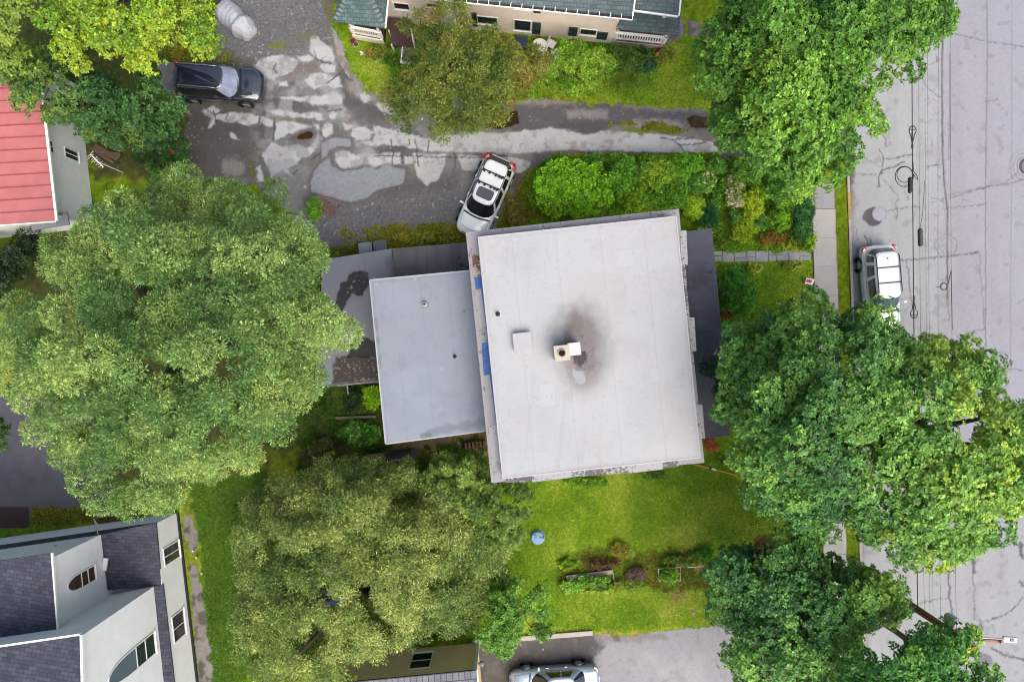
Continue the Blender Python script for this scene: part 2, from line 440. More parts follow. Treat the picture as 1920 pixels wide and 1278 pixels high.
SOFTPALE = [[(420,300),(455,296),(462,318),(440,334),(418,322)], [(650,150),(690,165),(690,185),(655,180)], [(640,196),(672,230),(700,236),(690,246),(640,236)],
            [(1060,205),(1140,207),(1138,222),(1065,220)], [(975,186),(1080,190),(1080,196),(975,194)], [(1170,196),(1330,205),(1330,210),(1170,204)],
            [(1165,228),(1240,222),(1290,238),(1180,242)]]
PUDDLE = [
 [(582,344),(589,321),(600,307),(617,290),(622,311),(643,323),(669,318),(687,314),(706,318),(725,311),(760,318),(755,345),(710,355),(690,370),(660,379),(628,370),(585,360)],
 [(603,267),(629,257),(655,262),(659,276),(631,274),(619,279),(613,292),(603,300)],
]
POOL = [[(553,259),(563,250),(582,245),(590,250),(585,260),(563,263)], [(1284,222),(1300,215),(1345,222),(1345,242),(1295,240)], [(925,214),(970,206),(975,232),(940,244),(905,240)]]
YCRACK = [[(588,95),(594,110),(606,117),(629,121)],[(400,207),(403,222),(405,228)],[(388,206),(400,215),(412,212)],[(429,212),(424,222),(429,230)],[(514,226),(514,262)],[(486,214),(486,230)],
 [(590,238),(602,252),(606,262),(604,285),(582,300)],[(735,262),(738,285),(735,320)],[(780,262),(782,284)],[(770,270),(768,262)],[(805,262),(803,276),(802,285)],[(700,292),(760,292),(860,296),(950,292)],
 [(850,288),(855,295),(850,318)],[(783,288),(785,310)],[(640,136),(622,148),(612,158)],[(516,118),(514,130),(520,138)],[(1262,262),(1275,272),(1282,285)],[(1240,258),(1262,262),(1300,258)],[(1275,272),(1320,268)],
 [(557,318),(548,328)],[(612,209),(640,205)],[(700,318),(703,340)],[(560,255),(540,262)]]
def yard_col(X, Y):
    n1 = fbm(X, Y, 60, 5, 4); n2 = fbm(X, Y, 12, 15, 4); n3 = fbm(X, Y, 3.0, 25, 2); nw = fbm(X, Y, 24, 35, 3)
    c = np.broadcast_to(alb(146, 144, 142), X.shape + (3,)).copy()
    c = mixc(c, sm(.4, .65, n1), alb(109, 106, 104))
    c = mixc(c, sm(.5, .7, nw) * .6, alb(166, 162, 160))
    wet = np.full(X.shape, .12)
    rag = (n2 - .5) * 16 + (n3 - .5) * 5
    def zone(p, col, amt=1.0, soft=4, r=1.0):
        nonlocal c
        t = sm(-soft / 2, soft / 2, sdf_box(X, Y, p, 50) + rag * r) * amt
        c = mixc(c, t, col); return t
    zone([(340,185),(480,200),(500,330),(420,350),(340,340)], alb(104, 96, 89), .85, 50)       # earth beside the bushes
    zone([(505,270),(500,330),(470,330),(460,268)], alb(124, 110, 104), .5, 20)
    zone([(545,118),(600,120),(598,140),(560,146),(530,150)], alb(146, 128, 122), .8, 12)
    zone([(500,160),(640,168),(640,178),(500,178)], alb(150, 145, 138), .5, 14)
    zone([(490,196),(640,200),(640,208),(500,206)], alb(104, 97, 92), .8, 8)
    zone([(650,190),(735,205),(740,240),(660,230)], alb(124, 116, 116), .8, 26)
    # grey gravel by the house and along the north edge
    gs = .6 * _h(np.floor(X / 1.7), np.floor(Y / 1.7), 77) + .4 * fbm(X, Y, 2.6, 77, 1); gs2 = fbm(X, Y, 3.4, 78, 1)
    for p in ([(560,400),(640,372),(700,365),(760,345),(860,325),(870,440),(640,480),(590,480)], [(400,-60),(640,-60),(640,70),(580,90),(560,108),(480,120),(350,125),(400,60)]):
        t = zone(p, alb(126, 124, 127), .9, 26)
        c = c * (1 + (t * (gs - .5) * 1.0)[..., None])
        c = mixc(c, t * sm(.86, .95, gs2), alb(215, 212, 210))
    zone([(700,330),(860,320),(850,350),(720,372)], alb(106, 100, 98), .7, 30)
    # blacktop strip along the north of the lane
    t = zone([(960,196),(1100,190),(1340,205),(1602,222),(1602,256),(1340,250),(1240,232),(1160,236),(1130,242),(1100,250),(1060,243),(960,247)], alb(108, 104, 112), .95, 8)
    zone([(1040,232),(1130,226),(1140,246),(1090,252)], alb(92, 88, 90), .6, 12)
    zone([(1345,270),(1602,276),(1602,300),(1400,300),(1250,290)], alb(104, 100, 104), .8, 10)
    zone([(1300,246),(1400,252),(1400,266),(1320,264)], alb(136, 118, 104), .7, 14)
    zone([(960,318),(1000,302),(1030,302),(970,380),(940,420),(960,360)], alb(110, 98, 90), .8, 14)
    zone([(1000,286),(1100,284),(1260,288),(1260,296),(1000,300)], alb(104, 96, 90), .7, 8)
    for p in SOFTPALE: zone(p, alb(196, 186, 180), .62, 14)
    bl = fbm(X, Y, 30, 191, 3); reg = sm(-20, 30, sdf_box(X, Y, [(500,135),(720,150),(800,250),(800,300),(700,330),(480,300),(470,200)], 60))
    c = mixc(c, sm(.52, .66, bl) * reg * .55, alb(204, 203, 203)); c = mixc(c, sm(.46, .34, bl) * reg * .5, alb(104, 99, 99))
    pale = np.zeros(X.shape)
    for p in PALE:
        t = sm(-2.2, 2.2, sdf_box(X, Y, p, 30) + rag * .5)
        pale = np.maximum(pale, t)
    pale = pale * (1 - .28 * sm(.58, .7, fbm(X, Y, 17, 93, 4)))
    tint = fbm(X, Y, 26, 91, 3)
    pc = mixc(np.broadcast_to(alb(226, 227, 229), X.shape + (3,)).copy(), sm(.45, .7, tint) * .7, alb(212, 206, 205))
    c = c * (1 - pale[..., None]) + pc * pale[..., None]
    c = c * (1 - (pale * (1 - pale) * 4)[..., None] * .16)
    for k, p in enumerate(YCRACK):
        wob = (n2 - .5) * 7
        d = seg_dist(X + wob, Y + (n3 - .5) * 5, p)
        c = mixc(c, sm(2.0, .5, d) * .85, alb(84, 76, 70))
    d = np.abs(nw - .5) + 3 * sm(.45, .6, n1)                                # hairline crazing
    c = mixc(c, sm(.012, .004, d) * .6 * pale, alb(110, 102, 98))
    for p in PUDDLE:
        s = sdf_box(X, Y, p, 40) + rag * .3
        c = mixc(c, sm(-10, -1, s) * (1 - sm(-1, 1, s)) * .8, alb(118, 112, 110))
        t = sm(-1.2, 1.5, s); c = mixc(c, t, alb(178, 180, 188)); wet = np.maximum(wet, t)  # sky reflection painted into the pale puddle colour
    for p in POOL:
        s = sdf_box(X, Y, p, 40) + rag * .3
        c = mixc(c, sm(-12, 0, s) * .6, alb(112, 106, 104))
        t = sm(-1.0, 2.0, s); c = mixc(c, t, alb(74, 58, 36)); wet = np.maximum(wet, t)
    # moss, weeds and leaf litter
    for p, col, a in (([(478,312),(470,300),(466,345),(480,345)], (120,120,34), .9), ([(494,310),(508,332),(500,345),(494,340)], (128,132,30), .9),
                   ([(505,218),(545,222),(585,226),(560,230),(520,226)], (126,112,60), .7), ([(500,82),(535,80),(530,95),(510,98)], (132,134,44), .8),
                   ([(560,60),(600,55),(590,72),(560,72)], (128,124,60), .6), ([(340,95),(420,90),(470,115),(430,128),(340,125)], (100,106,44), .8),
                   ([(604,0),(640,0),(640,60),(618,50)], (130,130,50), .7), ([(1140,232),(1180,240),(1240,236),(1300,246),(1295,252),(1235,246),(1190,250)], (128,140,24), .95),
                   ([(690,440),(760,425),(870,418),(870,460),(740,470),(680,460)], (128,134,36), .85), ([(600,465),(690,455),(690,482),(590,484)], (110,122,34), .9),
                   ([(960,370),(1000,330),(1000,400),(940,440),(930,415)], (118,112,48), .7)):
        zone(p, alb(*col), a, 6, 1.4)
    t = zone([(575,372),(600,368),(640,385),(630,405),(590,405),(575,395)], alb(128, 94, 84), .9, 8)
    c = c * (1 + (t * (gs - .5) * 1.6)[..., None])
    t = sm(-6, 6, sdf_box(X, Y, [(345,190),(380,230),(372,300),(350,330),(340,330)], 30) + rag)
    c = mixc(c, t * sm(.8, .9, gs2), alb(196, 190, 120))
    c = mixc(c, sm(.955, .975, fbm(X, Y, 2.4, 123, 1)) * .75 * (1 - sm(.4, .8, wet)), alb(228, 224, 220))   # grit and scraps
    c = c * (1 + (n3 - .5)[..., None] * .34 * (1 - .6 * pale[..., None]))
    return np.clip(c, .01, 1), wet
def yard_mask(X, Y):
    return sdf(X, Y, YARD) + (fbm(X, Y, 14, 44, 3) - .5) * 22 > 0
M_YARD = mat_attr('worn_paving', 0.85, 0.5, 55.0, 0.22, 0.35, wet=True)
tag(sheet('driveway', np.arange(290, 1608, 1.7), np.arange(-60, 490, 1.7), 0.012, yard_col, M_YARD, yard_mask), kind='structure')

# ---------------------------------------------------------------- the street
RCRACK = [
 ([(1766,-60),(1768,60),(1766,150),(1767,240),(1768,300),(1771,350),(1776,390),(1776,460),(1777,560)], 1.8, .8),
 ([(1781,100),(1781,200),(1779,300)], 1.0, .5), ([(1850,-60),(1851,120),(1848,330),(1848,600),(1850,760)], 1.0, .55), ([(1897,-60),(1897,300),(1895,480),(1895,700)], .8, .3),
 ([(1781,62),(1850,78),(1920,88)], 1.2, .6), ([(1848,190),(1866,188),(1872,184)], 1.0, .5),
 ([(1776,390),(1830,385),(1850,380)], .9, .5), ([(1780,372),(1840,352),(1890,345),(1920,335)], 1.0, .5), ([(1778,366),(1800,360),(1850,352),(1885,342),(1905,325)], .9, .45),
 ([(1722,140),(1738,165),(1755,178),(1766,184)], 1.0, .55), ([(1766,110),(1750,118),(1744,122)], 1.0, .5), ([(1755,100),(1758,116)], .9, .5),
 ([(1654,250),(1661,265),(1663,275)], 1.2, .6), ([(1650,280),(1656,298),(1657,312)], 1.2, .7), ([(1657,299),(1680,297),(1700,290),(1712,291)], 1.3, .7),
 ([(1647,350),(1649,330),(1656,318),(1675,314),(1695,304)], 1.5, .8), ([(1605,327),(1640,327)], 1.0, .5), ([(1656,315),(1640,306),(1630,300)], .8, .4),
 ([(1658,338),(1668,350),(1680,365),(1682,385),(1681,400),(1683,412)], 1.0, .5), ([(1697,345),(1700,375)], .8, .5),
 ([(1664,396),(1680,391),(1712,387),(1725,388)], 1.1, .6), ([(1762,300),(1766,280),(1764,250)], .9, .5), ([(1740,312),(1765,308)], .9, .5),
 ([(1612,445),(1606,450),(1608,430)], 1.0, .5), ([(1630,468),(1626,448),(1620,442)], 1.6, .8), ([(1634,466),(1632,446)], 1.2, .7),
 ([(1680,488),(1720,486),(1775,480),(1830,474)], 1.3, .7), ([(1826,474),(1834,472)], 2.6, .6), ([(1700,490),(1704,530),(1710,570)], 1.2, .6), ([(1690,560),(1705,558)], .9, .5),
 ([(1836,474),(1843,560),(1846,620)], .9, .5), ([(1780,636),(1800,640),(1812,622),(1850,616)], .9, .5), ([(1880,690),(1920,694)], 1.0, .5), ([(1775,520),(1779,600)], 1.0, .6),
 ([(1725,1130),(1760,1122),(1780,1121)], 1.0, .6), ([(1778,1070),(1781,1120),(1786,1160)], 2.2, .7), ([(1824,1045),(1828,1130),(1826,1160),(1840,1166),(1870,1158)], 1.1, .6),
 ([(1838,1170),(1838,1200)], 4.2, .7), ([(1862,1158),(1885,1152),(1905,1135),(1918,1118)], 1.4, .7), ([(1840,1165),(1828,1150),(1826,1140)], 1.0, .5), ([(1860,1215),(1885,1228),(1925,1236)], 3.0, .7),
 ([(1885,1010),(1910,1020)], 1.6, .7), ([(1913,1018),(1916,1045)], 4.0, .8), ([(1820,1042),(1825,1055),(1827,1072)], 4.0, .75), ([(1830,1056),(1826,1050)], 2, .7), ([(1912,1090),(1920,1098)], 3, .7),
]
def road_col(X, Y):
    n1 = fbm(X, Y, 120, 6, 4); n2 = fbm(X, Y, 10, 16, 3); n3 = fbm(X, Y, 3, 26, 2); n5 = fbm(X, Y, 22, 63, 3)
    c = np.broadcast_to(alb(197, 198, 200), X.shape + (3,)).copy()
    c = mixc(c, sm(.45, .7, n1) * .5, alb(189, 190, 192))
    c = mixc(c, sm(1766, 1784, X + (n2 - .5) * 8) * (1 - .75 * sm(860, 1000, Y)), alb(187, 186, 198))
    c = mixc(c, sm(1752, 1766, X) * (1 - sm(1790, 1802, X)) * .35, alb(184, 182, 192))
    # crazed band beside the old seam
    cz = np.abs(n5 - .5)
    t = sm(.02, .006, cz) * sm(1715, 1735, X) * (1 - sm(1770, 1778, X)) * (1 - sm(430, 500, Y)) * sm(120, 200, Y)
    c = mixc(c, t * .55, alb(128, 124, 128))
    for p, w, a in RCRACK:
        wb_ = 2.0 if len(p) > 2 and abs(p[0][1] - p[-1][1]) > 150 else 9
        d = seg_dist(X + (n2 - .5) * wb_, Y + (n3 - .5) * 6, p)
        c = mixc(c, sm(w + .9, w * .4, d) * a, alb(92, 88, 94))
    for tx in (1684, 1733, 1806, 1866): c = mixc(c, sm(15, 3, np.abs(X - tx - (Y - 600) * .03) + (n1 - .5) * 14) * .13, alb(158, 156, 160))
    c = mixc(c, sm(.73, .8, fbm(X, Y, 15, 74, 2)) * .3, alb(140, 138, 142)); c = mixc(c, sm(.6, .72, fbm(X, Y, 70, 75, 4)) * .22, alb(172, 170, 174))
    e = X - kerb_x(Y)
    c = mixc(c, (1 - sm(2, 14, e + (n2 - .5) * 12)) * (.75 * (1 - sm(360, 420, Y)) + .4), alb(140, 126, 124))    # gutter silt
    # patched covers
    d = np.hypot(X - 1649, Y - 401); d2 = np.hypot(X - 1637, Y - 406)
    c = mixc(c, sm(19, 16, d2 + (n2 - .5) * 7), alb(104, 102, 106))
    c = mixc(c, sm(14, 12.5, d), alb(196, 193, 204)); c = mixc(c, sm(1.6, .6, np.abs(d - 13)) * .4, alb(150, 148, 156))
    d = np.hypot(X - 1775, Y - 461)
    c = mixc(c, sm(2.2, .6, np.abs(d - 20 + (n2 - .5) * 8)) * .55, alb(130, 126, 130)); c = mixc(c, sm(1.6, .4, np.abs(d - 14 + (n2 - .5) * 6)) * .35, alb(140, 136, 140))
    d = np.hypot(X - 1926, Y - 312)
    for r, a in ((34, .3), (26, .4), (19, .5)): c = mixc(c, sm(2, .5, np.abs(d - r + (n2 - .5) * 6)) * a, alb(138, 134, 142))
    c = mixc(c, sm(-3, 3, sdf_box(X, Y, [(1828,1228),(1840,1222),(1856,1228),(1862,1245),(1848,1254),(1828,1248)], 20) + (n2 - .5) * 6), alb(150, 146, 158))
    c = mixc(c, sm(.5, .8, fbm(X, Y, 40, 71, 3)) * .25, alb(184, 180, 184))
    c = c * (1 + (n3 - .5)[..., None] * .16)
    return c, np.zeros(X.shape)
M_ROAD = mat_attr('old_asphalt', 0.9, 0.3, 60.0, 0.15, 0.3)
tag(sheet('street', np.concatenate([np.arange(1560, 2016, 1.5), [2060, 2100]]), ramp_axis(-60, 1340, 1.7, [200, 600, 1500, 4000, 9000]), 0.018, road_col, M_ROAD,
          lambda X, Y: X > kerb_x(Y)), kind='structure')

# ---------------------------------------------------------------- pavement, verge, kerb
def strip(x0, x1, y0, y1, z, mb, zb=0.0):              # px offsets relative to the kerb line
    mb.prism([P(kerb_x(y0) + x0, y0), P(kerb_x(y0) + x1, y0), P(kerb_x(y1) + x1, y1), P(kerb_x(y1) + x0, y1)], zb, z)
M_PAVE = mat('pavement_concrete', (216, 210, 206), .9, var=.07, scale=2.0, bump=.15, bscale=60)
M_PAVE2 = mat('old_pavement', (190, 187, 190), .9, var=.12, scale=3.0, bump=.15, bscale=60)
mb = MB(); mo = MB()
y = 392.0
while y < 1700: strip(-72, -28, y + .1, y + 53.6, .10, mb); y += 53.8
for a in range(-6, 3): strip(-72, -28, a * 60 + .5 - 30, a * 60 + 59 - 30, .097, mo)
strip(-72, -28, 345, 391, .092, mo)
tag(mb.build('pavement', M_PAVE, None, bevel=.008), kind='structure')
tag(mo.build('old_pavement', M_PAVE2, None, bevel=.012), kind='structure')
def verge_col(X, Y):
    n2 = fbm(X, Y, 9, 19, 3); n3 = fbm(X, Y, 3, 29, 2)
    c = mixc(np.broadcast_to(alb(112, 138, 18), X.shape + (3,)).copy(), sm(.4, .7, n2), alb(136, 158, 28))
    c = mixc(c, (1 - sm(2, 6, np.abs(X - kerb_x(Y) + 27) + n3 * 4)) * .5, alb(128, 118, 60))
    return c * (1 + (n3 - .5)[..., None] * .9), np.zeros(X.shape)
tag(sheet('grass_verge', np.arange(1550, 1660, 1.7), np.concatenate([np.arange(300, 1340, 1.7), [1700, 2500, 4000]]), 0.10, verge_col, M_GROUND,
          lambda X, Y: (X > kerb_x(Y) - 28) & (X < kerb_x(Y) - 4.5), zf=lambda X, Y: .03 * fbm(X, Y, 5, 66, 2)), kind='structure')
mk = MB(); y = 300
while y < 1600: strip(-5, 0, y, y + 64, .13, mk); y += 64.6
my = MB(); strip(-5.4, .3, 362, 412, .136, my)
mk2 = mat('kerb_stone', (206, 198, 186), .9, var=.15, scale=6)
tag(mk.build('kerb', mk2, None, bevel=.02), kind='structure')
tag(my.build('kerb_paint', mat_peel('yellow_kerb_paint', (232, 186, 60), (190, 160, 110), .5, 12), None, bevel=.02), kind='structure')
# raised lawn edge behind the verge on the lot side is the ground itself
# ---------------------------------------------------------------- car park at the south
LOT = [(850,1206),(1000,1196),(1112,1186),(1180,1190),(1240,1182),(1332,1172),(1610,1160),(1620,1340),(1620,1420),(850,1420)]
def lot_col(X, Y):
    n1 = fbm(X, Y, 50, 8, 4); n2 = fbm(X, Y, 12, 18, 3); n3 = fbm(X, Y, 3, 28, 2)
    c = np.broadcast_to(alb(186, 183, 188), X.shape + (3,)).copy()
    c = mixc(c, sm(.4, .7, n1) * .7, alb(202, 200, 204))
    c = mixc(c, sm(.55, .75, n2) * .5, alb(170, 164, 166))
    d = sdf_box(X, Y, [(840,1190),(1110,1180),(1130,1212),(1118,1222),(1100,1290),(1090,1420),(840,1420)], 60) + (n2 - .5) * 22
    c = mixc(c, sm(-6, 6, d), alb(112, 106, 106)); 
    c = mixc(c, sm(-6, 6, d) * sm(.5, .7, n2) * .6, alb(132, 124, 118))
    d = sdf_box(X, Y, [(1110,1186),(1250,1184),(1250,1198),(1160,1206),(1120,1204)], 40) + (n2 - .5) * 14
    c = mixc(c, sm(-5, 5, d) * .7, alb(158, 146, 142))
    d = sdf_box(X, Y, [(1146,1186),(1162,1186),(1162,1202),(1150,1206)], 40) + (n2 - .5) * 8
    c = mixc(c, sm(-2, 2, d) * .7, alb(112, 98, 88))
    d = np.abs(fbm(X, Y, 30, 68, 3) - .5)
    c = mixc(c, sm(.012, .003, d) * .35, alb(150, 146, 148))
    c = mixc(c, sm(.96, .98, fbm(X, Y, 2.6, 125, 1)) * .7, alb(226, 222, 220))
    return c * (1 + (n3 - .5)[..., None] * .2), np.zeros(X.shape)
tag(sheet('car_park', np.arange(840, 1625, 1.7), np.concatenate([np.arange(1150, 1345, 1.7), [1360, 1390, 1420]]), 0.010, lot_col, M_ROAD,
          lambda X, Y: sdf(X, Y, LOT) + (fbm(X, Y, 10, 46, 3) - .5) * 8 > 0), kind='structure')
# ---------------------------------------------------------------- asphalt and walk by the white house
def west_col(X, Y):
    n1 = fbm(X, Y, 40, 12, 4); n3 = fbm(X, Y, 3, 32, 2)
    c = mixc(np.broadcast_to(alb(112, 110, 122), X.shape + (3,)).copy(), sm(.4, .7, n1), alb(126, 122, 130))
    c = mixc(c, sm(900, 945, Y) * .6, alb(140, 132, 132))
    c = mixc(c, sm(-2, 2, sdf_box(X, Y, [(-60,948),(54,950),(56,985),(50,990),(-60,990)], 20)), alb(98, 70, 68))
    return c * (1 + (n3 - .5)[..., None] * .2), np.zeros(X.shape)
WEST = [(-300,740),(160,740),(215,910),(205,945),(120,952),(58,958),(56,990),(-300,1000)]
tag(sheet('side_lane', np.concatenate([[-300, -200, -120], np.arange(-60, 220, 1.7)]), np.arange(735, 1000, 1.7), 0.008, west_col, M_ROAD,
          lambda X, Y: sdf(X, Y, WEST) + (fbm(X, Y, 12, 47, 3) - .5) * 10 > 0), kind='structure')
def walk_col(X, Y):
    n1 = fbm(X, Y, 14, 13, 4); n3 = fbm(X, Y, 3, 33, 2)
    c = mixc(np.broadcast_to(alb(160, 154, 148), X.shape + (3,)).copy(), sm(.42, .66, n1), alb(104, 98, 88))
    return c * (1 + (n3 - .5)[..., None] * .4), np.zeros(X.shape)
WALK = [[(340,962),(358,966),(370,1000),(372,1030),(362,1040),(348,1020)], [(352,1062),(370,1056),(384,1120),(398,1220),(405,1290),(405,1420),(372,1420),(372,1290)]]
tag(sheet('garden_path', np.arange(330, 412, 1.5), np.concatenate([np.arange(955, 1330, 1.5), [1360, 1420]]), 0.010, walk_col, M_YARD,
          lambda X, Y: np.maximum(sdf(X, Y, WALK[0]), sdf(X, Y, WALK[1])) + (fbm(X, Y, 8, 48, 3) - .5) * 12 > 0), kind='structure')
# front walk of slate flags
mb = MB(); r2 = random.Random(4)
x = 1338
while x < 1508:
    w = r2.uniform(14, 24); yy = 471 - (x - 1338) * .012; cut = r2.uniform(.35, .65) if r2.random() < .7 else 1
    y0, y1 = yy + r2.uniform(-1, 1), yy + 20 + r2.uniform(-1.5, 1.5)
    ym = y0 + (y1 - y0) * cut
    for a, b in ((y0, ym - .4), (ym + .4, y1)):
        if b - a < 3: continue
        e = lambda: r2.uniform(-.6, .6)
        mb.prism([P(x + .5 + e(), a + e()), P(x + w - .5 + e(), a + e()), P(x + w - .5 + e(), b + e()), P(x + .5 + e(), b + e())], 0, .035 + r2.uniform(0, .012))
    x += w
tag(mb.build('slate_walk', mat('slate', (188, 188, 194), .8, var=.22, scale=1.6, bump=.3, bscale=30), None, bevel=.008), kind='structure')
mb = MB()
for x0, y0, x1, y1 in ((790,822,818,846),(820,820,842,842),(762,826,788,846)):
    mb.prism([P(x0, y0), P(x1, y0 - 1), P(x1, y1 - 2), P(x0 + 2, y1)], 0, .03)
tag(mb.build('paving_flags', mat('tan_flag', (170, 140, 106), .9, var=.2, scale=3), None, bevel=.008), kind='structure')
# moss-edged gravel kerb round the north lawn
def apron_col(X, Y):
    n1 = fbm(X, Y, 10, 14, 3); n3 = fbm(X, Y, 2.6, 34, 2)
    c = mixc(np.broadcast_to(alb(188, 178, 174), X.shape + (3,)).copy(), sm(.45, .7, n1), alb(158, 146, 146))
    return c * (1 + (n3 - .5)[..., None] * .45), np.zeros(X.shape)
APR = [(620,50),(632,60),(640,75),(650,92),(648,105),(660,130),(678,150),(690,168),(686,174),(668,160),(640,130),(632,110),(626,80)]
tag(sheet('stone_edging', np.arange(612, 700, 1.4), np.arange(45, 180, 1.4), 0.03, apron_col, M_YARD,
          lambda X, Y: sdf(X, Y, APR) + (fbm(X, Y, 6, 49, 2) - .5) * 5 > 0), kind='structure')
# path to the north house door and grey slab beside its porch
def slab_col(X, Y):
    n1 = fbm(X, Y, 14, 13, 4); n3 = fbm(X, Y, 3, 33, 2)
    c = mixc(np.broadcast_to(alb(166, 158, 150), X.shape + (3,)).copy(), sm(.42, .66, n1), alb(128, 118, 110))
    return c * (1 + (n3 - .5)[..., None] * .25), np.zeros(X.shape)
SLB = [[(1225,20),(1275,30),(1286,45),(1284,68),(1262,84),(1232,86)], [(1288,36),(1345,52),(1345,74),(1290,68)]]
tag(sheet('porch_path', np.arange(1215, 1350, 1.6), np.arange(15, 92, 1.6), 0.010, slab_col, M_YARD,
          lambda X, Y: np.maximum(sdf(X, Y, SLB[0]), sdf(X, Y, SLB[1])) > 0), kind='structure')
# ================================================================ BUILDINGS
M_GLASS = mat('window_glass', (58, 66, 76), .06, var=.25, scale=.8, spec=.8)
M_SASH = mat('white_sash', (312, 312, 310), .5, var=.04)
def window(root, A, B, p1, p2, m_frame=None, m_glass=None, cols=1, rows=1, arch=0.0, part='window', sill=True, out=None, zz=None, p3=None, m_arch=None):
    """a window set on the vertical wall A-B; p1, p2 opposite corners (survey pixels, or (s, z) when zz)"""
    A = Vector((A[0], A[1], 0)); B = Vector((B[0], B[1], 0))
    u = (B - A).normalized(); n = Vector((u.y, -u.x, 0))
    if zz is None and n.dot(-(A + B) / 2) < 0: n = -n
    if out is not None: n = Vector((out[0], out[1], 0)).normalized()
    if zz is None:
        q1, q2 = on_wall(*p1, A, B), on_wall(*p2, A, B)
        s0, s1 = sorted(((q1 - A).dot(u), (q2 - A).dot(u))); z0, z1 = sorted((q1.z, q2.z))
        if p3 is not None: z0 = (q1.z + q2.z) / 2; z1 = on_wall(*p3, A, B).z
    else:
        s0, s1, z0, z1 = zz
    def W(s, z, d): return A + u * s + n * d + Vector((0, 0, z))
    def outline(g):
        a, b, c, d = s0 - g, s1 + g, z0 - g, z1 + g
        if not arch: return [(a, c), (b, c), (b, d), (a, d)]
        zs = d - arch * (d - c); m = (a + b) / 2
        pts = [(a, c), (b, c)]
        for i in range(11):
            t = PI * i / 10; pts.append((m + (b - a) / 2 * math.cos(t), zs + (d - zs) * math.sin(t) ** .8 if 0 < i < 10 else zs))
        return pts
    fo, fi = outline(.065), outline(0)
    k = len(fo); mb = MB()
    vs = [W(s, z, .002) for s, z in fo] + [W(s, z, .035) for s, z in fo] + [W(s, z, .035) for s, z in fi] + [W(s, z, .002) for s, z in fi]
    fs = []
    for i in range(k):
        j = (i + 1) % k
        fs += [(i, j, k + j, k + i), (k + i, k + j, 2 * k + j, 2 * k + i), (2 * k + i, 2 * k + j, 3 * k + j, 3 * k + i)]
    mb.add(vs, fs)
    zt = z1 if not arch else z1 - arch * (z1 - z0)
    for i in range(1, cols): s = s0 + (s1 - s0) * i / cols; mb.beam(W(s, z0, .028), W(s, z1 - (.03 if arch else 0), .028), .045, .03)
    for i in range(1, rows): z = z0 + (zt - z0) * i / rows; mb.beam(W(s0, z, .028), W(s1, z, .028), .03, .045)
    if arch: mb.beam(W(s0, zt, .03), W(s1, zt, .03), .03, .05)
    f = mb.build(part, m_frame or M_SASH, root)
    gb = MB(); gb.add([W(s, z, .02) for s, z in fi], [tuple(range(k))])
    gb.build('pane', m_glass or M_GLASS, f)
    if m_arch: MB().add([W(s, z, .026) for s, z in [(s0, zt)] + [q for q in fi[2:]][::1] if z >= zt - 1e-6], [tuple(range(len([1 for s, z in [(s0, zt)] + fi[2:] if z >= zt - 1e-6])))]).build('arch_pane', m_arch, f)
    if sill:
        MB().beam(W(s0 - .10, z0 - .10, .04), W(s1 + .10, z0 - .10, .04), .08, .05).build('sill', m_frame or M_SASH, f)
    return f
# ---------------------------------------------------------------- the flat-roofed house
rc = P(1108, 650, 0)
house = thing('flat_roofed_house', 'large square house with white flat roof, sooty chimney stain and blue ledge patches', 'house', (rc.x, rc.y, 0))
ZR, ZC = 8.6, 7.95
RO = [P(897, 445, ZR), P(1267.5, 406, ZR), P(1313, 857, ZR), P(943, 896, ZR)]
CO = [P(873, 435, ZC), P(1273, 391, ZC), P(1321, 867, ZC), P(921, 905, ZC)]
ctr = sum((Vector(p) for p in CO), Vector()) / 4
WA = [ctr + (Vector((p.x, p.y, ctr.z)) - ctr) * .925 for p in CO]
M_HW = mat_lines('house_clapboard', (206, 198, 186), .12, 'Z', .25, .1, .7)
M_LEDGE = mat_peel('ledge_paint', (190, 186, 192), (140, 134, 136), .60, 5)
M_PEELW = mat_peel('flaking_white_paint', (216, 214, 216), (112, 108, 110), .46, 13)
M_LEDGE2 = mat_peel('ledge_metal', (204, 203, 208), (126, 118, 116), .60, 7)
MB().prism(WA, 0, ZC - .02).build('wall', M_HW, house)
